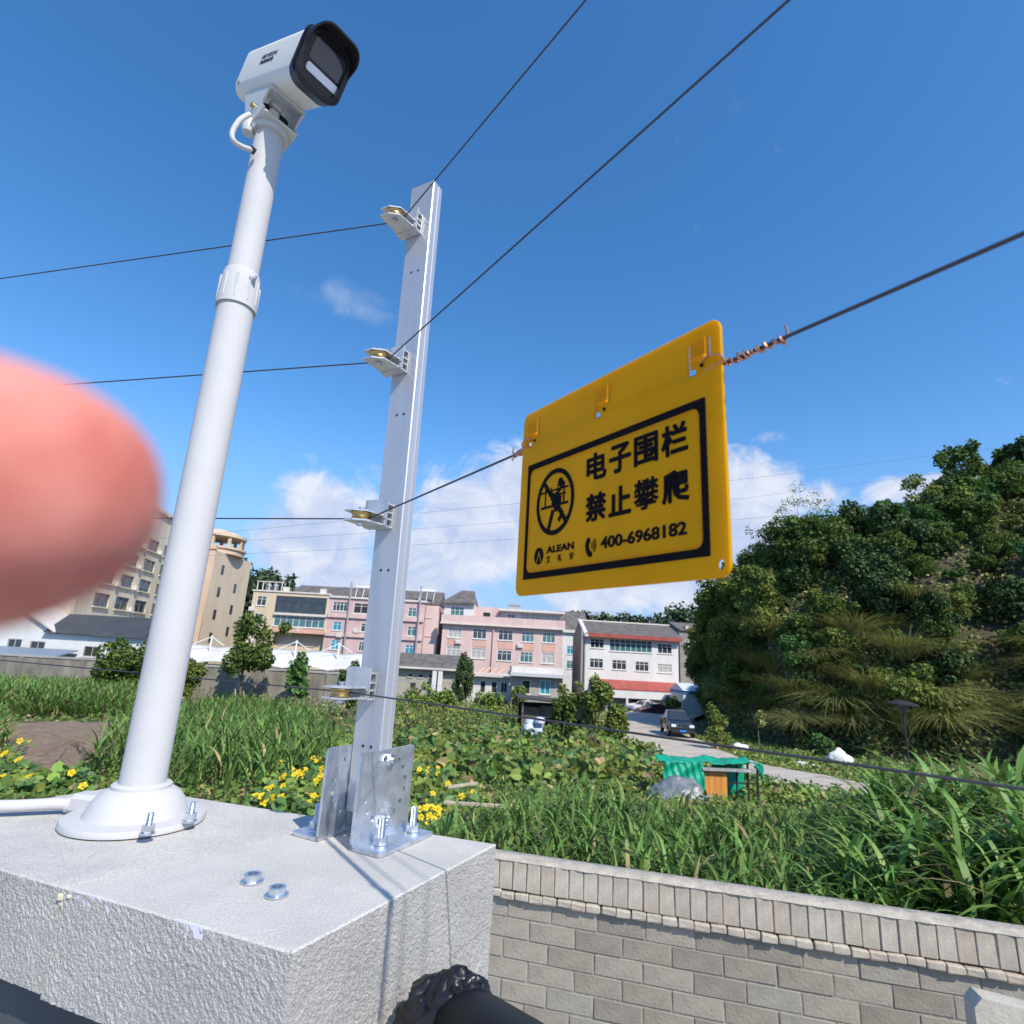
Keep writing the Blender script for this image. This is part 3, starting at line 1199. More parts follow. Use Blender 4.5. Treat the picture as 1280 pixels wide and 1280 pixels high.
def build_pier():
    root = thing('gate_pier', 'pale grey stone-coated wall end that carries the white pole and the metal fence post', 'wall', (A_.x, A_.y, 0))
    gp = .0034
    gn = Vector((gd.y, -gd.x))              # to the right of the sign's shadow line
    kn = Vector((kd.y, -kd.x))
    thick = .058
    # the end slab, whose right face goes down the pier
    rough_block('coping_slab', [A_, B_, K2 + kn * gp * .5, K1 + kn * gp * .5], ZT - .068, ZT, .0022, .00026, root, 2, (2,))
    rough_block('coping_slab', [K1 - kn * gp * .5, K2 - kn * gp * .5, C_, C_ + (A_ - B_).normalized() * .12, D_], ZT - .066, ZT - .0008, .0022, .00026, root, 3, (0,))
    # face of the pier under the coping on the right side of the corner
    back = (C_ - B_).normalized()
    e = (A_ - B_).normalized()
    side = (G1 - A_).normalized()
    side = (B_ - A_).normalized()
    rough_block('pier_face', [A_ + A_DIR * .0008, B_ + back * .0008, B_ + back * .15, A_ + A_DIR * .108], ZT - .62, ZT - .0684, .0030, .0004, root, 4)
    # recessed dark wall under the coping
    d0, d1 = A_ + A_DIR * .12 + back * 0, A_ + A_DIR * .9
    nf = Vector((A_DIR.y, -A_DIR.x))
    if nf.dot(-d0) < 0:
        nf = -nf
    q = [d0 - nf * .02, d1 - nf * .02, d1 - nf * .2, d0 - nf * .2]
    MB().prism([(p.x, p.y, 0) for p in q], (0, 0, 0), (0, 0, ZT - .07)).build('lower_wall', mat('dark_teal_steel', (0.055, 0.068, 0.078), rough=.55, var=.2, vscale=20), root)
    q = [D_ - nf * .07, K1 - nf * .06, G3 + e * .06, C_ + e * .06 + back * .05, D_ - nf * .16]
    # the rest of the pier body
    q = [A_ + A_DIR * .1085 - nf * .03, B_ + back * .1505 + e * .02, C_ + e * .03, C_ + e * .10]
    MB().prism([(p.x, p.y, 0) for p in q], (0, 0, 0), (0, 0, ZT - .0695)).build('pier_body', M_STONE_SIDE, root)
    MB().prism([(p.x, p.y, 0) for p in (A_ + A_DIR * .01 + side * .01, B_ + back * .01 - side * .01, B_ + back * .149 - side * .01, A_ + A_DIR * .107 + side * .01)], (0, 0, 0), (0, 0, ZT - .621)).build('pier_base', M_STONE_SIDE, root)
    # bare smooth patches where the coat has come off the front edge, and the chipped corner
    Mp = mat('bare_board_edge', (0.66, 0.66, 0.74), rough=.6, var=.05)
    for (x0, y0, x1, y1) in ((103, 1110, 152, 1124), (226, 1146, 262, 1157)):
        a, b = xy(at_z(x0, y0, ZT)), xy(at_z(x1, y1, ZT))
        a = A_ + A_DIR * (a - A_).dot(A_DIR)
        b = A_ + A_DIR * (b - A_).dot(A_DIR)
        w = nf * .0002
        d = nf * -.0035
        mb = MB()
        s = (b - a)
        top = [a + w, b + w, b + d, a + d]
        mb.add([(p.x, p.y, ZT - .0003) for p in top] + [(p.x + (s.x * .12 if i == 0 else -s.x * .1 if i == 1 else 0), p.y + (s.y * .12 if i == 0 else -s.y * .1 if i == 1 else 0), ZT - .0075) for i, p in enumerate(top)],
               [(0, 1, 2, 3), (0, 1, 5, 4), (1, 2, 6, 5), (2, 3, 7, 6), (3, 0, 4, 7), (4, 5, 6, 7)])
        mb.build('bare_edge', Mp, root)
    g = random.Random(3)
    for k in range(7):
        p = K1 + A_DIR * g.uniform(-.008, .004) + nf * g.uniform(-.004, .0004)
        mb = MB().box((p.x, p.y, ZT - g.uniform(.001, .016)), (g.uniform(.003, .007), g.uniform(.002, .004), g.uniform(.002, .005)), bev=.001)
        mb.build('chipped_plaster', mat('cream_plaster', (0.55, 0.50, 0.38), rough=.95, var=.3, vscale=150), root)


build_pier()


def hexagon(mb, c, axis, r, h, mi=0):
    mb.lathe(c, [(r, 0), (r, h)], 6, axis, mi, smooth=False)


def bolt(parent, c, L=.026, r=.0036, tilt=(0, 0, 1), label=None):
    c = Vector(c)
    ax = Vector(tilt).normalized()
    mb = MB()
    mb.lathe(c, [(r * 2.35, 0), (r * 2.35, .0014)], 20, ax)
    hexagon(mb, c + ax * .0016, ax, r * 1.85, .0062)
    prof = []
    h = .0078
    while h < L:
        prof += [(r, h), (r * .84, h + .0007)]
        h += .0014
    prof += [(r * .8, L), (0.0, L + .0002)]
    mb.lathe(c, prof, 14, ax)
    return mb.build('bolt', M_BOLT, parent)


# ------------------------------------------------------------------ white pole of the camera
PB = at_z(166, 1026, ZT)
PB = Vector((PB.x, PB.y, ZT))
_a = ray(333, 190)
PD = math.hypot(PB.x, PB.y)
PTOP = at_r(336, 176, PD)
PBx = at_r(177, 985, PD)
PB = Vector((PBx.x, PBx.y, ZT))
PTOP = Vector((at_r(335, 182, PD).x, at_r(335, 182, PD).y, at_r(335, 172, PD).z))
PCOL = at_r(293, 368, PD).z                 # height of the collar


def pole_at(z):
    t = (z - PB.z) / (PTOP.z - PB.z)
    return PB.lerp(PTOP, t)


def build_pole():
    root = thing('camera_pole', 'white round pole with a domed foot that holds up the surveillance camera', 'pole', PB)
    ax = (PTOP - PB).normalized()
    rl, ru = .0212, .0186
    h = PCOL - PB.z
    H = PTOP.z - PB.z
    MB().lathe(PB, [(rl, .02), (rl, h - .012)], 40, ax).build('lower_tube', M_PAINT, root)
    MB().lathe(PB, [(ru, h - .02), (ru, H + .004), (0, H + .004)], 40, ax).build('upper_tube', M_PAINT, root)
    h0, h1 = at_r(290, 386, PD).z - PB.z, at_r(298, 341, PD).z - PB.z
    MB().lathe(PB, [(rl + .0006, h0 + .003), (rl + .0006, h0), (rl + .0026, h0), (rl + .0026, h0 + .010), (rl + .0020, h0 + .024), (rl + .0008, h1 - .006), (rl - .0005, h1 - .001), (ru + .0003, h1)], 48, ax).build('collar', M_PAINT, root)
    mb = MB()
    for k in range(10):
        a = 2 * math.pi * k / 10
        dv = Vector((math.cos(a), math.sin(a), 0))
        tv = Vector((-dv.y, dv.x, 0))
        mb.box(PB + ax * ((h0 + h1) / 2 - .003) + dv * (rl + .0010), (.0042, .0030, (h1 - h0) * .66), (dv, tv, ax), bev=.0008)
    mb.build('collar_ribs', M_PAINT, root)
    for k in (-1, 1):
        dv = Vector((math.cos(R(-33)), math.sin(R(-33)), 0)).cross(ZUP) * k
        dv = Vector((.86, -.5, 0)) * k
        c = PB + ax * (h1 - .014) + dv * rl
        MB().lathe(c, [(.0044, 0), (.0044, .0045), (.0030, .0046), (.0030, .0062)], 12, dv).build('screw_boss', M_PAINT, root)
        MB().lathe(c + dv * .0062, [(.0022, 0), (.0022, .0030), (0, .0034)], 10, dv).build('set_screw', M_BOLT, root)
    fr = .0635
    MB().lathe(PB, [(fr, 0.0006), (fr + .0004, .003), (fr - .001, .0062), (fr - .012, .0075), (.0465, .0078), (.045, .0105), (.0415, .019), (.036, .0265), (.0295, .0305), (.0272, .0315), (.0272, .0345), (.0252, .036), (rl, .036)], 64).build('foot', M_WHITE_PLASTIC, root)
    # boss for the conduit
    d = Vector((-.97, .20, 0)).normalized()
    n = Vector((-d.y, d.x, 0))
    MB().box(PB + d * .058 + Vector((0, 0, .0105)), (.034, .022, .019), (d, n, ZUP), bev=.004).build('conduit_boss', M_WHITE_PLASTIC, root)
    for (x, y) in ((184, 1042), (237, 1027)):
        p = at_z(x, y, ZT + .007)
        bolt(root, p, .0175, .0029)
    p = PB + Vector((-.035, .045, .007))
    bolt(root, p, .0175, .0029)
    # conduit lying on the pier, a thing of its own
    c = thing('conduit', 'thick white conduit leading along the pier top to the foot of the white pole', 'conduit', PB + d * .07)
    q = PB + d * .070 + Vector((0, 0, .0082))
    e1 = at_z(-10, 1008, ZT + .0095)
    e1 = Vector((e1.x, e1.y, ZT + .0095))
    dd = (e1 - q)
    MB().tube([q, q + dd * .3 + Vector((0, 0, .001)), q + dd * .7, e1, e1 + dd * .6, e1 + dd * 1.0 + Vector((-.05, -.05, -.08))], .0056, 20).build('pipe', M_WHITE_PLASTIC, c)
    MB().lathe(q - dd.normalized() * .004, [(.0056, 0), (.0074, .0), (.0074, .015), (.0066, .0162), (.0056, .0162)], 24, dd).build('coupling', M_WHITE_PLASTIC, c)


build_pole()

# two loose nuts lying on the pier
for (x, y, lab, tw) in ((315, 1103, 'loose zinc flange nut lying on the pier top farther from the front edge', .3), (345.5, 1120, 'loose zinc nut lying on the pier top nearer to the front corner', .9)):
    p = at_z(x, y, ZT)
    mb = MB()
    r0, r1 = .0040, .0068
    for i in range(1):
        prof = [(r0, .0004), (r1 * 1.25, .0004), (r1 * 1.25, .0016), (r1, .0018)]
        mb.lathe(p, prof, 24)
        hexo = [(r1 * math.cos(R(60 * k) + tw), r1 * math.sin(R(60 * k) + tw)) for k in range(6)]
    n = 24
    vs, fs = [], []
    for h in (.0017, .0062):
        for k in range(n):
            a = 2 * math.pi * k / n
            seg = (a - tw) % (math.pi / 3) - math.pi / 6
            ro = r1 * math.cos(math.pi / 6) / math.cos(seg)
            vs.append(p + Vector((ro * math.cos(a), ro * math.sin(a), h)))
            vs.append(p + Vector((r0 * math.cos(a), r0 * math.sin(a), h)))
    for k in range(n):
        k2 = (k + 1) % n
        a, b, c, d = 2 * k, 2 * k2, 2 * n + 2 * k2, 2 * n + 2 * k
        fs += [(a, b, c, d), (a + 1, d + 1, c + 1, b + 1), (d, c, c + 1, d + 1)]
    mb.add(vs, fs)
    o = mb.build('hex_nut', M_BOLT, loc=p)
    tag(o, lab, 'nut', 'loose nuts on the pier top')


# ------------------------------------------------------------------ surveillance camera
def rr_section(w, h, r, n=6):
    return rrect(-w / 2, -h / 2, w / 2, h / 2, r, n)


def build_camera():
    phi = R(CAM_AZ)
    a = Vector((math.sin(phi), math.cos(phi), 0))          # where it looks, clockwise from +Y
    a = (a * math.cos(R(CAM_TILT)) + ZUP * math.sin(R(CAM_TILT))).normalized()
    s = a.cross(ZUP).normalized()                             # to the camera's right
    u = s.cross(a)
    c0 = PTOP + Vector((0, 0, CAM_H)) + a * CAM_OFF           # centre of the housing
    root = thing('surveillance_camera', 'white bullet surveillance camera with a black front on top of the white pole', 'camera', PTOP)
    W, Hh, Ln = .0605, .073, CAM_L

    def loft(mb, secs, mi=0, smooth=True, cap0=True, cap1=True, flip=False):
        n = len(secs[0][1])
        vs, fs = [], []
        for (t, sec) in secs:
            for (x, y) in sec:
                vs.append(c0 + a * t + s * x + u * y)
        for i in range(len(secs) - 1):
            for k in range(n):
                k2 = (k + 1) % n
                fs.append((i * n + k, i * n + k2, (i + 1) * n + k2, (i + 1) * n + k))
        mb.add(vs, fs, mi, smooth)
        if cap0:
            mb.add(vs[:n], [list(range(n))], mi)
        if cap1:
            mb.add(vs[-n:], [list(range(n))], mi)
    M_HOUS = mat('camera_housing', (0.72, 0.71, 0.65), rough=.5, spec=.25)
    f = Ln / 2
    mb = MB()
    loft(mb, [(-f, rr_section(W * .90, Hh * .90, .012)), (-f + .003, rr_section(W, Hh, .015)), (f - .022, rr_section(W, Hh, .017))])
    mb.build('housing', M_HOUS, root)
    # black front: bezel ring, sunk face, hood jutting out over it
    mb = MB()
    loft(mb, [(f - .0222, rr_section(W + .0012, Hh + .0012, .018)), (f - .002, rr_section(W + .002, Hh + .002, .019)), (f, rr_section(W - .002, Hh - .002, .019)),
              (f, rr_section(W - .010, Hh - .010, .016)), (f - .010, rr_section(W - .013, Hh - .013, .015))])
    mb.build('bezel', M_BLACK, root)
    # hood
    top = [(x, y) for (x, y) in rr_section(W + .0026, Hh + .0026, .020, 8)]
    sel = sorted([(math.atan2(y, x), x, y) for x, y in top])
    arc = [(x, y) for t, x, y in sel if y > Hh * .06]
    arc = [(W / 2 + .0013, Hh * .05)] + arc + [(-W / 2 - .0013, Hh * .05)]
    vs, fs = [], []
    n = len(arc)
    for i, (x, y) in enumerate(arc):
        rel = max(0, min(1, (y - Hh * .05) / (Hh * .45)))
        out = f - .004 + .026 * rel ** .8
        for (t, k) in ((f - .020, 1.0), (out, 1.0), (out, .94), (f - .020, .94)):
            vs.append(c0 + a * t + s * (x * k) + u * (y * k))
    for i in range(n - 1):
        for k in range(4):
            k2 = (k + 1) % 4
            fs.append((i * 4 + k, i * 4 + k2, i * 4 + 4 + k2, i * 4 + 4 + k))
    fs += [(0, 1, 2, 3), tuple(n * 4 - 4 + k for k in range(4))]
    MB().add(vs, fs).build('hood', M_BLACK, root)

    def plate(name, x0, y0, x1, y1, r, t0, t1, m, lab=None):
        mb = MB()
        sec = rrect(x0, y0, x1, y1, r, 4)
        loft(mb, [(t0, sec), (t1, sec)], smooth=False)
        return mb.build(name, m, root)
    plate('face_panel', -.034, -.032, .034, .032, .012, f - .0098, f - .0075, mat('black_gloss', (0.012, 0.014, 0.022), rough=.12, spec=.6))
    plate('lens_window', -.027, -.004, .020, .024, .004, f - .0075, f - .0062, mat('smoked_glass', (0.035, 0.048, 0.075), rough=.05, spec=1.0))
    plate('lamp_strip', -.0275, -.0175, .0185, -.0075, .003, f - .0075, f - .0058, mat('white_diffuser', (0.85, 0.84, 0.93), rough=.3))
    for (x, y) in ((.027, -.0255), (.025, -.0035)):
        MB().lathe(c0 + a * (f - .0075) + s * x + u * y, [(.0016, 0), (.0016, .0012), (0, .0014)], 10, a).build('screw', M_BOLT, root)
    MB().lathe(c0 - a * (f - .016) + s * (W / 2) - u * .022, [(.0030, -.001), (.0030, .0010), (0, .0010)], 12, s).build('cap_screw', mat('grey_screw', (.25, .25, .25), rough=.5), root)
    # lettering on the side that faces us
    side = 1
    fr = frame(c0 + s * side * (W / 2 + .0001), a, u)
    Mt = mat('dark_grey_print', (0.04, 0.04, 0.045), rough=.6)
    for body, y0, y1, x0, x1, off in (('HIKVISION', .0035, .0095, -.034, .020, .012), ('海康威视', -.0045, .0015, -.034, .014, .006)):
        me = fit_mesh(text_mesh(body, .002, off), x0, x1, y0, y1)
        co = np.empty(len(me.vertices) * 3, dtype=np.float32); me.vertices.foreach_get('co', co)
        co = co.reshape(-1, 3); co[:, 2] = np.clip(co[:, 2], -.0003, .0003); me.vertices.foreach_set('co', co.ravel())
        place_mesh(me, 'lettering', Mt, fr, root)
    # yoke: foot plate on the pole, two cheeks, pivot
    M_YOKE = mat('camera_yoke', (0.56, 0.565, 0.54), rough=.4)
    base = PTOP + Vector((0, 0, .003))
    ah = Vector((a.x, a.y, 0)).normalized()
    zb = c0 - u * (Hh / 2 + .0015) - a * .012                # middle of the mount under the housing
    drop = (zb - base).dot(ZUP)
    MB().lathe(base, [(.024, -.004), (.0245, .003), (.0235, .006), (.016, .0065)], 28, ZUP).build('yoke_foot', M_YOKE, root)
    piv = base.lerp(zb, .52)
    for sg in (-1, 1):
        x0 = s * (sg * .0245)
        q = [zb - a * .046, zb - a * .044 - u * .008, base + ah * -.022 + ZUP * .016, base + ah * -.014 + ZUP * .005, base + ah * .016 + ZUP * .005,
             base + ah * .026 + ZUP * .012, base.lerp(zb, .55) + a * .020, zb + a * .040 - u * .006, zb + a * .046]
        mb = MB().prism([p + x0 for p in q], s * -.0013, s * .0013)
        ck = mb.build('yoke_cheek', M_YOKE, root)
        c = piv + x0 + s * (sg * .0014) - ah * .004
        MB().lathe(c, [(.0035, 0), (.0035, .0035), (.0016, .0045), (0, .0045)], 10, s * sg).build('pivot_screw', M_BRASS, ck)
        for k in range(9):
            an = R(-20 - 20 * k)
            cc = c + ah * (.0125 * math.cos(an)) + ZUP * (.0125 * math.sin(an))
            MB().lathe(cc, [(.0009, 0), (.0009, .0004), (0, .0004)], 6, s * sg).build('index_mark', Mt, ck)
    MB().box(base + ZUP * .0068 + ah * .003, (.050, .0475, .004), (ah, s, ZUP), bev=.0012).build('yoke_bridge', M_YOKE, root)
    MB().box(zb, (.094, .0475, .003), (a, s, u), bev=.001).build('mount_plate', M_YOKE, root)
    MB().lathe(piv - s * .017, [(.0105, 0), (.0115, .005), (.0115, .029), (.0105, .034)], 20, s).build('swivel', M_BLACK, root)
    MB().box(piv + a * .016 + s * .006 - ZUP * .004, (.012, .014, .020), (ah, s, ZUP), bev=.003).build('swivel_bracket', M_YOKE, root)
    MB().box(piv + a * .012 + s * .004 + ZUP * .014, (.016, .018, .010), (ah, s, ZUP), bev=.003).build('swivel_bracket', M_YOKE, root)
    MB().lathe(base + s * .024 - ah * .012 + ZUP * .001, [(.0075, -.010), (.0092, -.004), (.0088, .010), (.005, .012), (0, .012)], 16, ZUP).build('clamp_knob', M_YOKE, root)
    hexm = MB()
    hexagon(hexm, base + s * .024 + ah * .004 - ZUP * .006, s, .0042, .004)
    hexm.build('clamp_screw', M_BOLT, root)
    # cable from the back of the yoke down into the pole
    p0 = base + s * .012 - ah * .022 + ZUP * (drop * .62)
    p1 = PTOP - ZUP * .012 + s * .0175 - ah * .006
    cb = [at_r(312, 143, PD - .03), at_r(300, 150, PD - .035), at_r(290.5, 165, PD - .035), at_r(292, 176, PD - .035), at_r(302, 183, PD - .03), at_r(316, 188, PD - .022)]
    p1 = cb[-1]
    pts = []
    for i in range(len(cb) - 1):
        q0, q3 = cb[max(i - 1, 0)], cb[min(i + 2, len(cb) - 1)]
        for t in np.linspace(0, 1, 7)[:-1]:
            pts.append(0.5 * ((2 * cb[i]) + (cb[i + 1] - q0) * t + (2 * q0 - 5 * cb[i] + 4 * cb[i + 1] - q3) * t * t + (3 * cb[i] - q0 - 3 * cb[i + 1] + q3) * t ** 3))
    pts.append(p1)
    MB().tube(pts, .0033, 10).build('cable', M_WHITE_PLASTIC, root)
    MB().lathe(p1, [(.0045, -.003), (.0045, .003), (.003, .004)], 12, (s + ZUP * .2)).build('cable_grommet', M_BLACK, root)


CAM_AZ, CAM_TILT, CAM_H, CAM_OFF, CAM_L = 128.3, -29.3, .106, .030, .222
build_camera()

# ------------------------------------------------------------------ fence post with its four pulley brackets
NF = Vector((-.46, -.89, 0)).normalized()   # out of the broad face
TF = Vector((.89, -.46, 0)).normalized()    # along the broad face, to the right
PW, PT = .037, .019
_l, _c = at_z(514.5, 236.3, CZ + .6), at_z(542.9, 225, CZ + .6)
PC_TOP = (_l + _c) / 2 - NF * (PT / 2)
_lb = at_r(447, 940, math.hypot(_l.x, _l.y))
PC_BOT = PC_TOP.copy()
PC_BOT.z = ZT + .022
_off = at_r(447, 940, math.hypot((PC_TOP - TF * PW / 2).x, (PC_TOP - TF * PW / 2).y)) - (PC_TOP - TF * PW / 2)
_f = (PC_TOP.z - PC_BOT.z) / (PC_TOP.z - at_r(447, 940, .627).z)
PC_BOT += Vector((_off.x, _off.y, 0)) * _f
PAX = (PC_TOP - PC_BOT).normalized()
INS_Z = []


def post_at(z):
    return PC_BOT.lerp(PC_TOP, (z - PC_BOT.z) / (PC_TOP.z - PC_BOT.z))


def build_post():
    root = thing('fence_post', 'grey aluminium fence post with four pulley brackets and perforated foot plates', 'post', (PC_BOT.x, PC_BOT.y, ZT))
    # extruded bar with shallow grooves on its faces
    hw, ht = PW / 2, PT / 2
    sec = [(-hw, -ht), (-hw + .0008, -ht - .0004)]
    g = .0006
    sec = []
    def pt(x, y): sec.append((x, y))
    pt(-hw, -ht + .001); pt(-hw + .001, -ht)
    pt(hw - .001, -ht); pt(hw, -ht + .001)
    pt(hw, -.002); pt(hw - g, -.0016); pt(hw - g, .0016); pt(hw, .002)
    pt(hw, ht - .001); pt(hw - .001, ht); pt(-hw + .001, ht); pt(-hw, ht - .001)
    pt(-hw, .002); pt(-hw + g, .0016); pt(-hw + g, -.0016); pt(-hw, -.002)
    poly = [PC_BOT + TF * x - NF * y for x, y in sec]
    MB().prism(poly, (0, 0, 0), PC_TOP - PC_BOT).build('bar', M_ALU, root)
    for (x, y) in ((516, 326.5), (500, 510), (483, 710), (460, 937)):
        p = at_r(x, y, .61)
        c = post_at(p.z) + NF * (PT / 2)
        for k in (-1, 1):
            MB().lathe(c + TF * (k * .0052 + .001), [(.0016, -.001), (.0016, .0002), (0, .0002)], 12, NF).build('screw_hole', M_HOLE, root)
    # perforated foot angles on both narrow sides
    Lh, Hh = .084, .083
    base = Vector((PC_BOT.x, PC_BOT.y, ZT))
    for sg in (-1, 1):
        outer = rrect(-Lh / 2, .0, Lh / 2, Hh, .0025, 3)
        loops = [outer]
        for k in range(16):
            an = 2 * math.pi * (k + .5) / 16
            loops.append(circle(.030 * math.cos(an), .046 + .029 * math.sin(an), .0029, 12, True))
        me = curve_mesh(loops, .0030)
        o = place_mesh(me, 'angle_plate', M_ZINC, frame(base + TF * (sg * (PW / 2 + .0024)), -NF, ZUP), root)
        fl = .036
        q = [base + TF * (sg * (PW / 2 + .0012)) + TF * (sg * x) - NF * y for x, y in ((0, -Lh / 2), (fl - .003, -Lh / 2), (fl, -Lh / 2 + .003), (fl, Lh / 2 - .003), (fl - .003, Lh / 2), (0, Lh / 2))]
        MB().prism(q, (0, 0, .0006), (0, 0, .0036)).build('foot_flange', M_ZINC, o)
        # rounded bend
        MB().tube([base + TF * (sg * (PW / 2 + .0030)) - NF * (-Lh / 2) + ZUP * .0030, base + TF * (sg * (PW / 2 + .0030)) - NF * (Lh / 2) + ZUP * .0030], .0024, 10).build('bend', M_ZINC, o)
        for y in (-.024, .026):
            bolt(root, base + TF * (sg * (PW / 2 + .022)) - NF * y + ZUP * .0036, .0235, .0036)
        for h in (.017, .073):
            mb = MB()
            c = base + TF * (sg * (PW / 2 + .0040)) + ZUP * h
            hexagon(mb, c, TF * sg, .0062, .0042)
            mb.lathe(c, [(.0032, .004), (.0032, .0075), (0, .0076)], 12, TF * sg)
            mb.build('bolt', M_BOLT, root)
    # pulley brackets
    for i, (x, y) in enumerate(((512, 268), (496, 446), (481, 646), (458, 866))):
        p = at_r(x, y, .605)
        c = post_at(p.z) + NF * (PT / 2)
        INS_Z.append(c)
        build_bracket(root, c, i)
    return root


def build_bracket(root, c, i):
    U, V_ = NF, TF

    def P(u, v, z):
        return c + U * u + V_ * v + ZUP * z
    # extruded mounting block whose hollow profile shows at its right end
    v0, v1 = -.026, .006
    mb = MB()
    prof = [((0.0006, -.008), (.0024, .020)), ((.0105, -.008), (.0120, .024)), ((.0024, .0005), (.0105, .0020)), ((.0024, .0080), (.0105, .0095)), ((.0024, .0175), (.0105, .0190)), ((.0024, -.0080), (.0105, -.0066))]
    for (a0, b0), (a1, b1) in prof:
        mb.box(P((a0 + a1) / 2, (v0 + v1) / 2, (b0 + b1) / 2), (a1 - a0, v1 - v0, b1 - b0), (U, V_, ZUP))
    for (uu, zz) in ((.0140, -.004), (.0140, .004)):
        mb.box(P(uu, v1 - .0012, zz), (.0016, .0024, .0060), (U, V_, ZUP))
    br = mb.build('pulley_bracket', M_ALU2, root)
    # two arms, pointed at the outer end
    for name, z in (('lower_arm', -.0062), ('upper_arm', .0042)):
        q = [P(.0122, -.025, z), P(.0122, .004, z), P(.037, .000, z), P(.045, -.012, z), P(.045, -.025, z)]
        MB().prism(q, (0, 0, -.0008), (0, 0, .0008)).build(name, M_ALU2, br)
    pc = P(.0325, -.012, -.001)
    MB().lathe(pc, [(.0040, -.0038), (.0105, -.0038), (.0110, -.0032), (.0090, -.0009), (.0090, .0009), (.0110, .0032), (.0105, .0038), (.0040, .0038)], 28).build('pulley', M_BRASS, br)
    mb = MB()
    mb.lathe(pc, [(.0022, -.0100), (.0038, -.0100), (.0038, -.0078)], 10)
    mb.lathe(pc, [(.0020, -.008), (.0020, .0085), (.0036, .0085), (.0036, .0102), (0, .0104)], 10)
    mb.build('pulley_pin', M_BOLT, br)
    return br


build_post()

# ------------------------------------------------------------------ wires
WL = Vector((-.965, .26, 0)).normalized()    # away to the left
WR = Vector((.575, -.818, 0)).normalized()   # past us on the right
WIRE_NAMES = ['topmost dark fence wire running over the highest pulley of the post', 'second highest dark fence wire, bent round the pulley below the top one',
              'third dark fence wire from the top, the one that carries the yellow sign', 'lowest dark fence wire, crossing the green field low on the right']
WIRE_R_PX = [(713, 0), (955, 0), (1280, 268), (1280, 990)]
WIRE_L_PX = [(0, 342), (0, 482), (0, 645), (0, 826)]
WIRE_R = []


def pulley_centre(c):
    return c + NF * .0325 + TF * -.012 + ZUP * -.001


def build_wires():
    for i, c in enumerate(INS_Z):
        pc = pulley_centre(c)
        r = .0096
        z = pc.z
        er = at_z(*WIRE_R_PX[i], z)
        el = at_z(*WIRE_L_PX[i], z)
        dr = Vector((er.x - pc.x, er.y - pc.y, 0)).normalized()
        dl = Vector((el.x - pc.x, el.y - pc.y, 0)).normalized()
        bis = -(dr + dl).normalized()          # the wire passes behind the pulley, on the post side
        side_r = bis - dr * bis.dot(dr)
        side_l = bis - dl * bis.dot(dl)
        pr = pc + side_r.normalized() * r
        pl = pc + side_l.normalized() * r
        mid = []
        for t in np.linspace(0, 1, 6)[1:-1]:
            q = (side_l.normalized() * (1 - t) + side_r.normalized() * t).normalized()
            mid.append(pc + q * r)
        farl = pl + dl * 30
        farr = pr + dr * 12
        lp = [pl + dl * d - ZUP * (.0000 * d) for d in (30, 15, 6, 2, .5)]
        rp = [pr + dr * d for d in (.15, .5, 2, 6, 12)]
        o = MB().tube(lp + [pl] + mid + [pr] + rp, .00082, 6, cap=False).build('fence_wire', M_WIRE, loc=pc)
        tag(o, WIRE_NAMES[i], 'wire', 'electric fence wires')
        WIRE_R.append((pr, dr))


build_wires()


# ------------------------------------------------------------------ yellow warning sign on the third wire
def helix(p0, d, r, pitch, turns, n=14, ph=0, grow=0.0):
    d = Vector(d).normalized()
    a = d.cross(ZUP).normalized()
    b = d.cross(a)
    out = []
    for k in range(int(turns * n) + 1):
        t = k / n
        an = 2 * math.pi * t + ph
        rr = r * (1 + grow * math.sin(t * 2.3 + ph))
        out.append(p0 + d * (pitch * t) + a * (rr * math.cos(an)) + b * (rr * math.sin(an)))
    return out


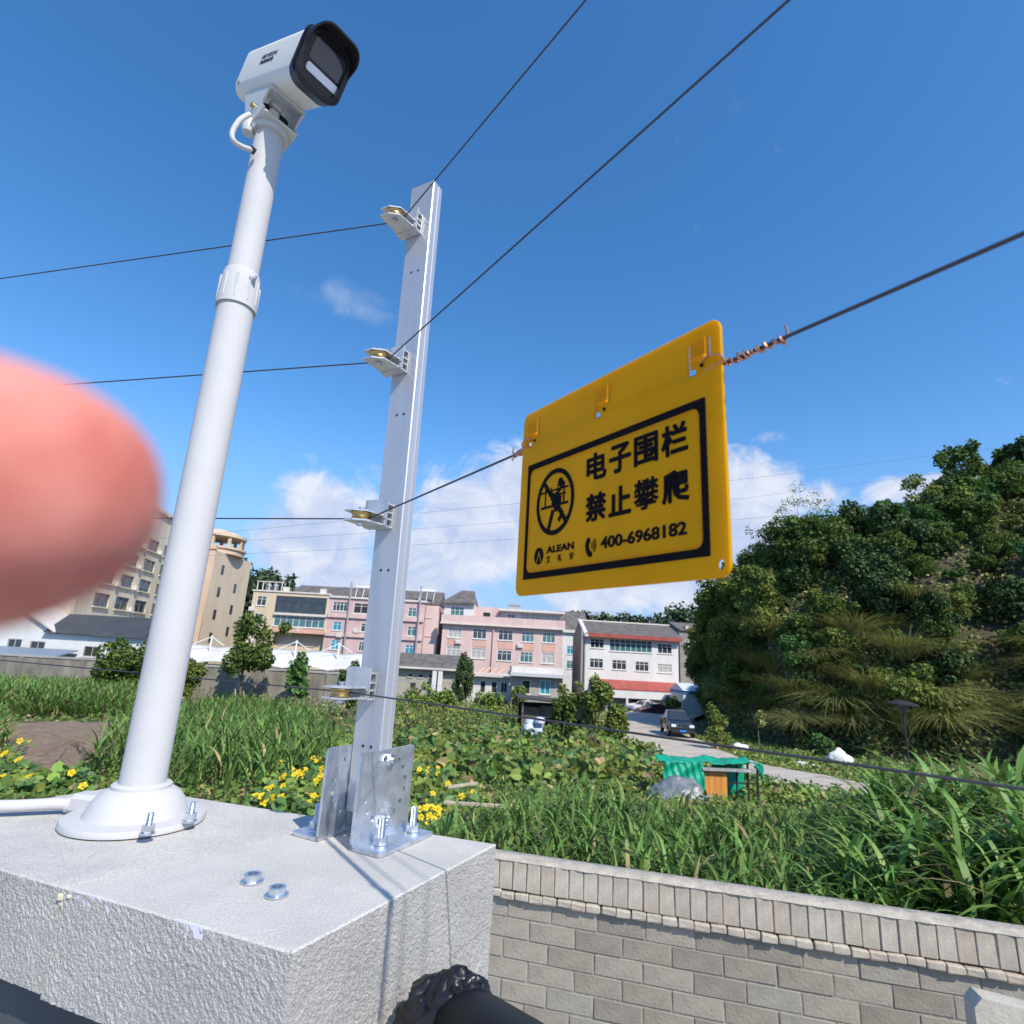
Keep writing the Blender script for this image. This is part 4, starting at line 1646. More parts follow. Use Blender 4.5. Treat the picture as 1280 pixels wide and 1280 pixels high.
def build_sign():
    pr, dr = WIRE_R[2]
    zw = pr.z
    tl = at_z(656, 566, zw)
    tr = at_z(907, 434, zw)
    def along(px, py):
        r_ = ray(px, py)
        return (pr.y * r_.x - pr.x * r_.y) / (dr.x * r_.y - dr.y * r_.x)
    t0, t1 = along(654.5, 640), along(911, 560)
    tl, tr = pr + dr * t0, pr + dr * t1
    o = pr + dr * t0
    LW = t1 - t0
    u = dr
    nrm = Vector((u.y, -u.x, 0))
    if nrm.dot(-Vector((o.x, o.y, 0))) < 0:
        nrm = -nrm
    # bottom edge level, top slightly falling to the right as in the photo
    zb = (at_r(652, 746, math.hypot(o.x, o.y)).z + at_r(916, 720, math.hypot(tr.x, tr.y)).z) / 2
    ztl = at_r(657, 524, math.hypot(o.x, o.y)).z
    ztr = at_r(905, 397, math.hypot(tr.x, tr.y)).z
    H = (ztl + ztr) / 2 - zb
    k = LW / .175
    ky = H / .118
    off = nrm * .0022
    fr = frame(Vector((o.x, o.y, zb)) + off, u, ZUP)
    if fr.col[2].to_3d().dot(nrm) < 0:
        raise RuntimeError('sign frame')
    root = thing('warning_sign', 'yellow plastic electric fence warning sign with black lettering hanging on the third wire', 'sign', (o.x + u.x * LW / 2, o.y + u.y * LW / 2, zw))
    mm = .001

    def X(x): return x * mm * k
    def Y(y): return y * mm * ky
    def loop(pts): return [(X(x), Y(y)) for x, y in pts]
    M_Y = mat('yellow_plastic', (0.97, 0.565, 0.004), rough=.42, spec=.25, transl=.6, var=.04, vscale=30, sss=0)
    M_K = mat('black_print', (0.010, 0.008, 0.009), rough=.75, spec=.08)
    holes = []
    for cx in (12.5, 86.5, 161):
        holes.append([(cx - 7.6, 94), (cx - 7.6, 112.0), (cx - 5.0, 112.6), (cx - 5.0, 98.6), (cx - 1.5, 98.6), (cx - 1.5, 94)])
        holes.append([(cx + 5.6, 100), (cx + 8.2, 100), (cx + 8.2, 112.2), (cx + 5.6, 112.2)])
        holes.append([(cx - 1.2, 113.0), (cx + 2.4, 115.2), (cx + 1.4, 112.4)])
    ho = [loop(h[::-1]) for h in holes]
    ho.append(loop(circle(170.0, 5.0, 2.6, 16, True)))
    me = curve_mesh([loop(rrect(0, 0, 175, 118, 5.5, 6))] + ho, .0012, .0004)
    place_mesh(me, 'panel', M_Y, fr, root)
    # embossed rim
    me = curve_mesh([loop(rrect(12.6, 13, 160.6, 77.5, 4, 5)), loop(rrect(13.6, 14, 159.6, 76.5, 3.4, 5))[::-1]], .0006)
    fr2 = fr.copy(); fr2.translation = fr.translation + nrm * .0011
    place_mesh(me, 'raised_edge', M_Y, fr2, root)
    frk = fr.copy(); frk.translation = fr.translation + nrm * .00115
    th = .0005
    me = curve_mesh([loop(rrect(8.8, 9, 164.8, 81.5, .6, 2)), loop(rrect(12.3, 12.7, 160.9, 77.8, 4.4, 5))[::-1]], th)
    place_mesh(me, 'border', M_K, frk, root)
    # hooks that clip over the wire
    for cx in (12.5, 86.5, 161):
        c = fr @ Vector((X(cx + .4), Y(101.5), .0012))
        mb = MB()
        mb.box(c, (.0095 * k, .0020, .0022), (u, nrm, ZUP), bev=.0006)
        mb.box(fr @ Vector((X(cx + .4), Y(106.5), .0009)), (.0095 * k, .0008, .0105), (u, nrm, ZUP), bev=.0004)
        mb.build('hook_tab', M_Y, root)
        MB().lathe(fr @ Vector((X(cx + 2.5), Y(97.6), .0016)), [(.0009, -.001), (.0009, .0003), (0, .0003)], 10, nrm).build('pin_mark', M_K, root)
    # prohibition symbol: ring, slash, climbing figure on a fence
    sy = []
    place_mesh(curve_mesh([loop(circle(41.3, 53, 20.2, 40)), loop(circle(41.3, 53, 17.3, 40, True))], th), 'ring', M_K, frk, root)

    def bar(x0, y0, x1, y1, w):
        d = Vector((x1 - x0, y1 - y0)).normalized()
        n = Vector((-d.y, d.x)) * (w / 2)
        return loop([(x0 + n.x, y0 + n.y), (x0 - n.x, y0 - n.y), (x1 - n.x, y1 - n.y), (x1 + n.x, y1 + n.y)])

    def stack(name, shapes, lift):
        f2 = fr.copy(); f2.translation = fr.translation + nrm * lift
        bmj = bmesh.new()
        for q, s_ in enumerate(shapes):
            me_ = curve_mesh([s_], .0004)
            me_.transform(Matrix.Translation((0, 0, .00003 * q)))
            bmj.from_mesh(me_)
            bpy.data.meshes.remove(me_)
        me_ = bpy.data.meshes.new(name)
        bmj.to_mesh(me_); bmj.free()
        return place_mesh(me_, name, M_K, f2, root)
    stack('slash', [bar(29.4, 65.6, 53.2, 40.4, 3.0)], .00125)
    stack('fence_symbol', [bar(25.5, 60.0, 55.5, 60.0, 1.0), bar(26.5, 50.5, 55.5, 50.5, 1.5), bar(31, 49.8, 31, 62, 1.0), bar(37.5, 54, 37.5, 62, .9), bar(44.5, 54, 44.5, 63, .9), bar(51, 50, 51, 63, 1.2), bar(45, 56.5, 53, 56.5, .9)], .00116)
    stack('climber_symbol', [loop(circle(47.0, 64.0, 2.6, 14)), loop([(38, 52), (43, 46), (48, 50), (48.5, 55), (44, 59), (40, 57)]), bar(40, 48, 35.5, 36.6, 3.0), bar(45.5, 49, 50, 44.2, 3.2), bar(50, 44.6, 46.2, 40.6, 2.6), bar(40, 57, 34, 60.5, 2.0), bar(45, 58, 51.5, 63.2, 2.0)], .0012)
    # lettering
    def text(body, x0, x1, y0, y1, off, name='lettering', **kw):
        me = fit_mesh(text_mesh(body, .02, off, **kw), X(x0), X(x1), Y(y0), Y(y1))
        co = np.empty(len(me.vertices) * 3, dtype=np.float32); me.vertices.foreach_get('co', co)
        co = co.reshape(-1, 3)
        co[:, 2] = np.where(co[:, 2] > 0, th / 2, -th / 2)
        me.vertices.foreach_set('co', co.ravel()); me.update()
        place_mesh(me, name, M_K, frk, root)
    w = 18.2

    def bold(ch, x0, x1, y0, y1, dx):
        """heavier strokes: the same glyph printed over itself a few times, a hair apart"""
        f2 = fr.copy()
        bmj = bmesh.new()
        for q, (sx, sy_) in enumerate(((-1, 0), (1, 0), (0, 1), (0, -1), (-.7, .7), (.7, .7), (.7, -.7), (-.7, -.7), (0, 0))):
            me = fit_mesh(text_mesh(ch, .02, 0), X(x0 + dx + sx * dx), X(x1 - dx + sx * dx), Y(y0 + dx + sy_ * dx * .8), Y(y1 - dx + sy_ * dx * .8))
            co = np.empty(len(me.vertices) * 3, dtype=np.float32); me.vertices.foreach_get('co', co)
            co = co.reshape(-1, 3)
            co[:, 2] = np.where(co[:, 2] > 0, th / 2 + q * .00002, -th / 2)
            me.vertices.foreach_set('co', co.ravel())
            bmj.from_mesh(me)
            bpy.data.meshes.remove(me)
        me = bpy.data.meshes.new('character')
        bmj.to_mesh(me); bmj.free()
        place_mesh(me, 'character', M_K, frk, root)
    for j, ch in enumerate('电子围栏'):
        bold(ch, 73.2 + j * 20.6, 73.2 + j * 20.6 + w, 58.2, 74.2, .62)
    for j, ch in enumerate('禁止攀爬'):
        bold(ch, 73.2 + j * 20.6, 73.2 + j * 20.6 + w, 35.4, 51.2, .38 if ch == '攀' else .62)
    text('400-6968182', 87.2, 151, 19.8, 26.2, .028, 'telephone_number')
    text('ALEAN', 34.4, 62.6, 22.6, 26.7, .035, 'brand_lettering', spacing=1.05)
    for j, ch in enumerate('艾礼安'):
        text(ch, 34.6 + j * 11.9, 34.6 + j * 11.9 + 4.2, 17.0, 21.0, .008, 'brand_character')
    # handset
    hs = [loop([(74.6, 26.4), (76.8, 27.4), (78.0, 25.4), (77.2, 24.2), (76.6, 23), (77.2, 20.6), (79.0, 19.4), (80.2, 17.6), (78.2, 16.4), (75.6, 17.6), (74.0, 20.2), (73.4, 23.4)])]
    for r_ in (2.2, 3.8, 5.4):
        arc = [(77.8 + r_ * math.cos(R(a)), 22.6 + r_ * math.sin(R(a))) for a in range(-42, 50, 12)]
        arc2 = [(77.8 + (r_ - .55) * math.cos(R(a)), 22.6 + (r_ - .55) * math.sin(R(a))) for a in range(-42, 50, 12)]
        hs.append(loop(arc + arc2[::-1]))
    stack('telephone_symbol', hs, .00115)
    # maker's round emblem with a peak cut out of it
    place_mesh(curve_mesh([loop(circle(26, 22, 5.0, 28)), loop([(26, 25.9), (23.0, 18.4), (24.4, 18.4), (26, 22.6), (27.6, 18.4), (29.0, 18.4)])[::1]], th), 'emblem', M_K, frk, root)
    place_mesh(curve_mesh([loop([(26, 21.4), (24.9, 18.5), (27.1, 18.5)])], th), 'emblem_peak', M_K, frk, root)
    # copper ties twisted round the wire at both ends
    for (t, sgn, lab, turns) in ((t1, 1, 'twisted copper tie on the wire to the right of the yellow sign', 8), (t0, -1, 'twisted copper tie on the wire to the left of the yellow sign', 5)):
        p = pr + dr * (t - sgn * .0015)
        pts = []
        # loop through the slot, then round the wire
        ex = p - dr * (sgn * .0075)
        a = nrm
        pts = [ex + a * -.001 + ZUP * .003, ex + a * .0045 + ZUP * .0035, ex + dr * (sgn * .004) + a * .0052 + ZUP * .0048, p + dr * (sgn * .002) + a * .0042 + ZUP * .003]
        hx = helix(p + dr * (sgn * .003), dr * sgn, .0013, .0034 if sgn > 0 else .0026, turns, 10, ph=2.0, grow=.35)
        hx2 = helix(p + dr * (sgn * .0045), dr * sgn, .0016, .0042 if sgn > 0 else .0032, turns * .7, 10, ph=5.0, grow=.35)
        tail = [hx[-1] + dr * (sgn * .001) + ZUP * .004, hx[-1] + dr * (sgn * .0005) + ZUP * .0075]
        mb = MB().tube(pts + hx + tail, .00058, 6)
        mb.tube([ex + a * .003 + ZUP * -.001] + [p + dr * (sgn * .003) + a * .003] + hx2 + [hx2[-1] + ZUP * -.002 + dr * (sgn * .002)], .00055, 6)
        ob = mb.build('copper_tie', M_COPPER, loc=p)
        tag(ob, lab, 'wire tie', 'copper ties of the sign')


build_sign()


# ------------------------------------------------------------------ pipe wrapped in black film below the sign's shadow line
def build_black_pipe():
    from mathutils import noise
    p0 = at_r(572, 1276, .474)
    p1 = at_r(652, 1338, .395)
    ax = (p1 - p0).normalized()
    root = thing('wrapped_pipe', 'black pipe with crumpled black film round its end, poking out of the pier', 'pipe', p0)
    MB().tube([p0, p0.lerp(p1, .5), p1, p1 + ax * .25], [.0225, .0235, .024, .025], 28).build('pipe', mat('black_pipe_plastic', (0.008, 0.009, 0.011), rough=.5, spec=.25), root)
    # crumpled film: folds gathered in several overlapping wads
    bm = bmesh.new()
    for k, (px, py, d, r) in enumerate(((573, 1232, .47, .0115), (592, 1240, .465, .010), (556, 1240, .474, .012), (540, 1256, .476, .017), (566, 1258, .470, .019), (526, 1274, .478, .016), (546, 1284, .472, .022), (585, 1262, .462, .016), (520, 1300, .476, .018))):
        c = at_r(px, py, d)
        res = bmesh.ops.create_icosphere(bm, subdivisions=4, radius=1)
        sd_ = Vector((k * 3.1, k * 1.7, k * 2.3))
        for v in res['verts']:
            q = v.co.normalized()
            w = q + .35 * Vector((noise.noise(q * 1.7 + sd_), noise.noise(q * 1.7 + sd_ * 2), noise.noise(q * 1.7 - sd_)))
            f1 = 1 - abs(noise.noise(w * 1.5 + sd_)) * 1.7
            f2 = 1 - abs(noise.noise(w * 3.0 + sd_)) * 1.5
            v.co = c + Vector((q.x * 1.1, q.y * .8, q.z)) * (r * (.72 + .34 * f1 + .07 * f2))
    me = bpy.data.meshes.new('film')
    bm.to_mesh(me); bm.free()
    me.polygons.foreach_set('use_smooth', [True] * len(me.polygons))
    me.transform(Matrix.Translation(-p0))
    me.materials.append(mat('black_film', (0.012, 0.012, 0.014), rough=.33, spec=.5, bump=.3, bscale=120))
    o = bpy.data.objects.new('film', me)
    COL.objects.link(o)
    o.parent = root


build_black_pipe()


# ------------------------------------------------------------------ the finger before the lens, with the hand it belongs to
def build_hand():
    def C3(x, y, z):
        return Vector((0, 0, CZ)) + RT * x + UP * y + FW * z
    k = .0255
    kk = k / .031
    tip = ((FIN_X - 640) / F * .031, (640 - 618) / F * .031, .031)
    nodes, edges, rad = [], [], []

    def node(p, r, par=None):
        nodes.append(C3(p[0] * kk, p[1] * kk, p[2] * kk)); rad.append(r * kk)
        if par is not None:
            edges.append((par, len(nodes) - 1))
        return len(nodes) - 1
    w = node((-.155, -.045, -.035), .026)
    w2 = node((-.185, -.085, -.060), .028, w)
    w3 = node((-.24, -.16, -.10), .036, w2)
    pm = node((-.128, -.020, -.012), .024, w)
    kn = node((-.100, -.002, .012), .0125, pm)
    n1 = node((-.075, .003, .026), .0098, kn)
    n2 = node((-.052, .003, .031), .0090, n1)
    n3 = node((-.041, .0010, .0315), .0098, n2)
    n4 = node((tip[0] - .0098, tip[1], .031), .0091, n3)
    n5 = node((tip[0] - .0022, tip[1] + .0003, .031), .0040, n4)
    for j, (dx, dy, dz) in enumerate(((0, -.020, .004), (-.004, -.038, -.004), (-.010, -.054, -.014))):
        b = node((-.108 + dx, -.004 + dy, .006 + dz), .0118 - .0008 * j, pm)
        c = node((-.080 + dx, -.002 + dy, .020 + dz - .004 * j), .0094 - .0006 * j, b)
        d = node((-.074 + dx, -.004 + dy, -.004 + dz), .0086 - .0006 * j, c)
        e = node((-.090 + dx, -.006 + dy, -.012 + dz), .0074 - .0006 * j, d)
    th = node((-.118, .010, -.022), .0125, pm)
    th2 = node((-.092, .020, -.030), .0104, th)
    th3 = node((-.070, .020, -.028), .0085, th2)
    me = bpy.data.meshes.new('hand')
    me.from_pydata(nodes, edges, [])
    o = bpy.data.objects.new('hand', me)
    COL.objects.link(o)
    md = o.modifiers.new('skin', 'SKIN')
    md.use_smooth_shade = True
    bmx = bmesh.new(); bmx.from_mesh(me)
    ly = bmx.verts.layers.skin.verify()
    bmx.verts.ensure_lookup_table()
    for i, v in enumerate(bmx.verts):
        v[ly].radius = (rad[i], rad[i])
        v[ly].use_root = (i == 0)
    bmx.to_mesh(me); bmx.free()
    sb = o.modifiers.new('sub', 'SUBSURF')
    sb.levels = sb.render_levels = 3
    dg = bpy.context.evaluated_depsgraph_get()
    dg.update()
    res = bpy.data.meshes.new_from_object(o.evaluated_get(dg))
    bpy.data.objects.remove(o)
    loc = C3(-.128 * kk, -.02 * kk, -.012 * kk)
    res.transform(Matrix.Translation(-loc))
    skin = mat('skin', (0.50, 0.150, 0.115), rough=.6, spec=.3, sss=.0022, bump=.5, bscale=420, color2=(0.63, 0.27, 0.225), vscale=170)
    res.materials.clear()
    res.materials.append(skin)
    res.name = 'hand'
    ob = bpy.data.objects.new('hand', res)
    COL.objects.link(ob)
    ob.location = loc
    tag(ob, 'pink blurred fingertip reaching in close from the left edge', 'hand')
    # nail on the side turned away from the lens
    nb = bmesh.new()
    bmesh.ops.create_uvsphere(nb, u_segments=16, v_segments=8, radius=1)
    c = C3((tip[0] - .0130) * kk, (tip[1] + .0005) * kk, .031 * kk)
    for v in nb.verts:
        q = v.co
        v.co = c + RT * (q.x * .0050) + UP * (q.y * .0044) + FW * (.0068 + q.z * .0009 - .0022 * (q.y * q.y)) - ob.location
    nm = bpy.data.meshes.new('fingernail')
    nb.to_mesh(nm); nb.free()
    nm.materials.append(mat('nail', (0.78, 0.52, 0.45), rough=.25))
    nm.polygons.foreach_set('use_smooth', [True] * len(nm.polygons))
    no = bpy.data.objects.new('fingernail', nm)
    COL.objects.link(no)
    no.parent = ob


FIN_X = 242
build_hand()

# ================================================================== the village
class Fac:
    """an upright plane: the front of a building. O a point on it, ux along it (left to right), n out of it"""

    def __init__(self, px, py, d, ang=0.0, g=-1.5):
        p = at_d(px, py, d)
        self.ux = Vector((math.cos(R(ang)), math.sin(R(ang)), 0))
        self.n = Vector((self.ux.y, -self.ux.x, 0))
        self.O = Vector((p.x, p.y, g))

    def uv(self, px, py):
        r = ray(px, py)
        c = Vector((0, 0, CZ))
        t = (self.O - c).dot(self.n) / r.dot(self.n)
        q = c + r * t - self.O
        return q.dot(self.ux), q.z

    def P(self, u, v, out=0.0):
        return self.O + self.ux * u + ZUP * v + self.n * out

    def rect(self, x0, y0, x1, y1):
        xc, yc = (x0 + x1) / 2, (y0 + y1) / 2
        return self.uv(x0, yc)[0], self.uv(xc, y1)[1], self.uv(x1, yc)[0], self.uv(xc, y0)[1]

    def box(self, mb, u0, v0, u1, v1, o0, o1, mi=0):
        return mb.box(self.P((u0 + u1) / 2, (v0 + v1) / 2, (o0 + o1) / 2), (u1 - u0, o1 - o0, v1 - v0), (self.ux, self.n, ZUP), mi)


M_CREAM = mat('cream_wall', (0.64, 0.56, 0.43), rough=.85, var=.16, vscale=.6, stretch=(1, 1, .25))
M_TANW = mat('tan_wall', (0.60, 0.45, 0.33), rough=.85, var=.09, vscale=.6, stretch=(1, 1, .25))
M_TANW2 = mat('sandy_wall', (0.60, 0.49, 0.36), rough=.85, var=.09, vscale=.6, stretch=(1, 1, .25))
M_PINK = mat('pink_wall', (0.58, 0.405, 0.40), rough=.85, var=.13, vscale=.6, stretch=(1, 1, .25))
M_PINK2 = mat('pale_pink_wall', (0.61, 0.455, 0.425), rough=.85, var=.12, vscale=.6, stretch=(1, 1, .25))
M_SALMON = mat('salmon_wall', (0.62, 0.37, 0.29), rough=.85, var=.1, vscale=.8)
M_WHITEW = mat('white_wall', (0.64, 0.64, 0.625), rough=.8, var=.10, vscale=.5, stretch=(1, 1, .25))
M_GREYW = mat('grey_render', (0.34, 0.33, 0.31), rough=.9, var=.22, vscale=.8, stretch=(1, 1, .3))
M_GABLE = mat('raw_grey_gable', (0.25, 0.235, 0.22), rough=.95, var=.2, vscale=.9)
M_FRAMEW = mat('white_window_frame', (0.72, 0.73, 0.73), rough=.5)
M_GLASS = glass_mat('window_glass', (0.035, 0.05, 0.062))
M_GLASSG = glass_mat('greenish_glass', (0.06, 0.16, 0.17))
M_CYAN = mat('turquoise_glass', (0.02, 0.28, 0.38), rough=.15, var=.25, vscale=1.5)
M_CURTAIN = mat('curtained_glass', (0.42, 0.42, 0.40), rough=.3, var=.35, vscale=2.2, stretch=(4, 4, .4))
M_TILE = mat('grey_roof_tile', (0.125, 0.115, 0.108), rough=.9, var=.35, vscale=1.2, bump=1, bscale=5)
M_TILE2 = mat('dark_roof_sheet', (0.045, 0.05, 0.062), rough=.6, var=.2, vscale=1.0)
M_RED = mat('red_roof', (0.34, 0.075, 0.06), rough=.75, var=.22, vscale=1.0)
M_SLAB = mat('pale_slab', (0.62, 0.58, 0.54), rough=.85, var=.1, vscale=1)
M_STAINW = mat('stained_wall', (0.30, 0.275, 0.235), rough=.95, color2=(0.14, 0.13, 0.11), vscale=.9, stretch=(1, 1, .35))
M_METAL = mat('grey_metal', (0.40, 0.41, 0.42), rough=.5, metal=.4)
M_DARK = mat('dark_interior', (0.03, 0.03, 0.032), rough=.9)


def windows(root, fac, rects, glass=None, cols=3, transom=True, frame_m=None):
    """each window its own part: frame with mullions, and a pane set back in the wall"""
    for q in rects:
        g, nc = glass or M_GLASS, cols
        if len(q) > 4:
            g = q[4] or g
        if len(q) > 5:
            nc = q[5]
        u0, v0, u1, v1 = fac.rect(*q[:4])
        mb = MB()
        w = .07
        for a, b, c, d in ((u0, v0, u1, v0 + w), (u0, v1 - w, u1, v1), (u0, v0 + w, u0 + w, v1 - w), (u1 - w, v0 + w, u1, v1 - w)):
            fac.box(mb, a, b, c, d, -.16, -.02)
        for k in range(1, nc):
            u = u0 + (u1 - u0) * k / nc
            fac.box(mb, u - .035, v0 + w, u + .035, v1 - w, -.15, -.04)
        if transom:
            v = v0 + (v1 - v0) * .70
            for k in range(nc):
                ua, ub = u0 + (u1 - u0) * k / nc, u0 + (u1 - u0) * (k + 1) / nc
                fac.box(mb, ua + .07, v - .03, ub - .07, v + .03, -.145, -.05)
        fr = mb.build('window', frame_m or M_FRAMEW, root)
        fac.box(MB(), u0 + .02, v0 + .02, u1 - .02, v1 - .02, -.13, -.10).build('pane', g, fr)
        sill = MB()
        fac.box(sill, u0 - .08, v0 - .10, u1 + .08, v0 - .003, -.02, .10)
        sill.build('sill', M_SLAB, fr)


def front_wall(root, name, fac, outline, holes, m, th=.22):
    loops = [outline]
    for q in holes:
        u0, v0, u1, v1 = fac.rect(*q[:4])
        loops.append([(u0, v0), (u0, v1), (u1, v1), (u1, v0)])
    me = curve_mesh(loops, th)
    fr = frame(fac.P(0, 0, -th / 2), fac.ux, ZUP)
    return place_mesh(me, name, m, fr, root)


def block(root, name, fac, u0, v0, u1, v1, o0, o1, m):
    return fac.box(MB(), u0, v0, u1, v1, o0, o1).build(name, m, root)


def aircon(root, fac, x, y, w=.85):
    u, v = fac.uv(x, y)
    mb = MB()
    fac.box(mb, u - w / 2, v - .3, u + w / 2, v + .3, .003, .34)
    mb.lathe(fac.P(u - .12, v, .345), [(.22, 0), (.22, .015), (.17, .02), (0, .02)], 12, fac.n)
    o = mb.build('air_conditioner', M_SLAB, root)
    return o


# ---- tan and pink row on the left
def build_row_left():
    fac = Fac(312, 800, 86)
    uL, _ = fac.uv(312, 770)
    uM, _ = fac.uv(409, 775)
    uR, _ = fac.uv(530, 775)
    uE, _ = fac.uv(547, 775)
    _, vT = fac.uv(360, 741)
    _, vP = fac.uv(470, 750)
    tan = thing('apartment_building', 'tan four-storey building with a glazed balcony bay, left of the pink row', 'building', fac.P((uL + uM) / 2, 0))
    w1 = [(321, 745, 333, 757), (317.5, 767, 328.5, 781)]
    bay = [(344, 746, 408, 767, M_GLASS, 6), (342, 770.5, 406, 784, M_GLASSG, 8), (341, 792, 404, 815)]
    front_wall(tan, 'front_wall', fac, [(uL, 0), (uM, 0), (uM, vT), (uL, vT)], w1 + bay, M_TANW2)
    windows(tan, fac, w1, M_GLASS, 2)
    windows(tan, fac, [bay[0]], frame_m=mat('dark_frame', (0.07, 0.065, 0.06), rough=.5))
    windows(tan, fac, [bay[1]])
    f2 = Fac(312, 800, 87.2)
    windows(tan, f2, [(349, 796, 362, 806), (381, 797, 394, 808)], M_GLASS, 2)
    block(tan, 'recess_wall', fac, fac.uv(341, 800)[0] - .3, fac.uv(370, 818)[1], fac.uv(404, 800)[0] + .3, fac.uv(370, 789)[1], -1.42, -1.2, M_TANW2)
    block(tan, 'body', fac, uL + .003, 0, uM - .003, vT - .3, -11, -1.45, M_TANW2)
    for (a, b) in ((uL + .003, fac.uv(341, 800)[0] - .31), (fac.uv(404, 800)[0] + .31, uM - .003)):
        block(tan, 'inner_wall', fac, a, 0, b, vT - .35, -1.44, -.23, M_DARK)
    u0, v0, u1, v1 = fac.rect(342, 786, 406, 791.5)
    block(tan, 'balcony_band', fac, u0, v0, u1, v1, .005, .35, M_SALMON)
    u0, v0, u1, v1 = fac.rect(343, 767.3, 409, 770)
    block(tan, 'floor_ledge', fac, u0, v0, u1, v1, .005, .4, M_SLAB)
    block(tan, 'parapet_cap', fac, uL - .15, vT + .003, uM - .01, vT + .22, -.6, .15, M_SLAB)
    # frame of posts and tanks on the roof corner
    mb = MB()
    for x in (318, 325, 333, 341, 349):
        u, v = fac.uv(x, 736)
        fac.box(mb, u - .06, vT + .225, u + .06, vT + 1.55, -1.0, -.88)
    fac.box(mb, fac.uv(317, 736)[0], vT + 1.555, fac.uv(351, 736)[0], vT + 1.67, -1.05, -.85)
    mb.build('roof_railing', M_SLAB, tan)
    for (x, r) in ((329, .45), (338, .4)):
        u, v = fac.uv(x, 736)
        MB().lathe(fac.P(u, vT + .23, -1.9), [(r, 0), (r * 1.05, .5), (r, 1.0), (r * .4, 1.2), (0, 1.2)], 14).build('water_tank', M_METAL, tan)
    for (x, y) in ((356, 741), (402.5, 745)):
        u, v = fac.uv(x, y)
        block(tan, 'air_conditioner', fac, u - .45, vT + .225, u + .45, vT + .9, -.6, -.2, M_SLAB)
    aircon(tan, fac, 315.5, 761)
    aircon(tan, fac, 374, 788, .8)
    # tiled roof behind
    rf = MB()
    ua, ub = fac.uv(357, 740)[0], uM
    rf.prism([fac.P(ua, vT - .2, -2.0), fac.P(ua, vT + 1.9, -6), fac.P(ua, vT - .2, -10.8)], fac.ux * 0, fac.ux * (ub - ua))
    rf.build('tiled_roof', M_TILE, tan)

    pk = thing('apartment_building', 'pink four-storey row house with drainpipes, half hidden behind the metal fence post', 'building', fac.P((uM + uE) / 2, 0))
    win = [(416, 752, 434, 764, M_GLASS, 4), (442, 754, 461, 767, M_DARK, 2), (416, 777, 427, 788, M_CYAN, 2), (451, 779, 462, 790, M_GLASS, 2), (413, 800, 425, 812, M_CYAN, 2),
           (448, 802, 459, 814, M_GLASS, 3), (470, 756, 484, 768, M_GLASS, 3), (478, 780, 490, 792, M_GLASS, 2), (474, 804, 487, 816, M_GLASS, 2),
           (510, 759.5, 520.5, 771, M_GLASSG, 2), (509, 783, 519.5, 795, M_GLASSG, 2), (506, 806, 516.5, 818.5, M_CYAN, 2)]
    front_wall(pk, 'front_wall', fac, [(uM, 0), (uR, 0), (uR, vP), (uM, vP)], win, M_PINK)
    windows(pk, fac, win)
    block(pk, 'body', fac, uM + .003, 0, uE, vP - .3, -11, -.8, M_PINK2)
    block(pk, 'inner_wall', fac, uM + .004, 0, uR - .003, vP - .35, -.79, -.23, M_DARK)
    block(pk, 'parapet_cap', fac, uM + .01, vP + .003, uR + .2, vP + .3, -.8, .25, M_SLAB)
    for (y0, y1) in ((768.5, 774.5), (793.5, 798)):
        u0, v0, u1, v1 = fac.rect(410, y0, 529, y1)
        block(pk, 'floor_band', fac, uM + .02, v0, uR - .02, v1, .004, .28, M_PINK2)
    f3 = Fac(312, 800, 86.8)
    w3 = [(531.5, 761, 540, 772, M_GLASS, 2), (532, 784, 541, 795, M_GLASS, 2)]
    windows(pk, f3, [(a, b, c, d, e, f) for a, b, c, d, e, f in w3])
    for x in (434.5, 523):
        u, v = fac.uv(x, 780)
        MB().tube([fac.P(u, 0, .42), fac.P(u, vP + 2.4, .42)], .13, 10).build('drainpipe', M_METAL, pk)
    rf = MB()
    rf.prism([fac.P(uM + .01, vP - .1, -1.2), fac.P(uM + .01, vP + 2.3, -6), fac.P(uM + .01, vP - .1, -10.8)], fac.ux * 0, fac.ux * (uE - uM))
    rf.build('tiled_roof', M_TILE, pk)
    # solar heater frames on the roof
    for x in (451, 532):
        u, v = fac.uv(x, 746)
        mb = MB()
        for k in (-1.1, 0, 1.1):
            mb.tube([fac.P(u + k, vP + .3, -.9), fac.P(u + k, vP + 1.9, -1.6)], .05, 6)
        mb.tube([fac.P(u - 1.3, vP + 1.95, -1.6), fac.P(u + 1.3, vP + 1.95, -1.6)], .22, 10)
        mb.build('solar_heater', M_FRAMEW, pk)
    aircon(pk, fac, 424.5, 794); aircon(pk, fac, 445.5, 788.5)


build_row_left()


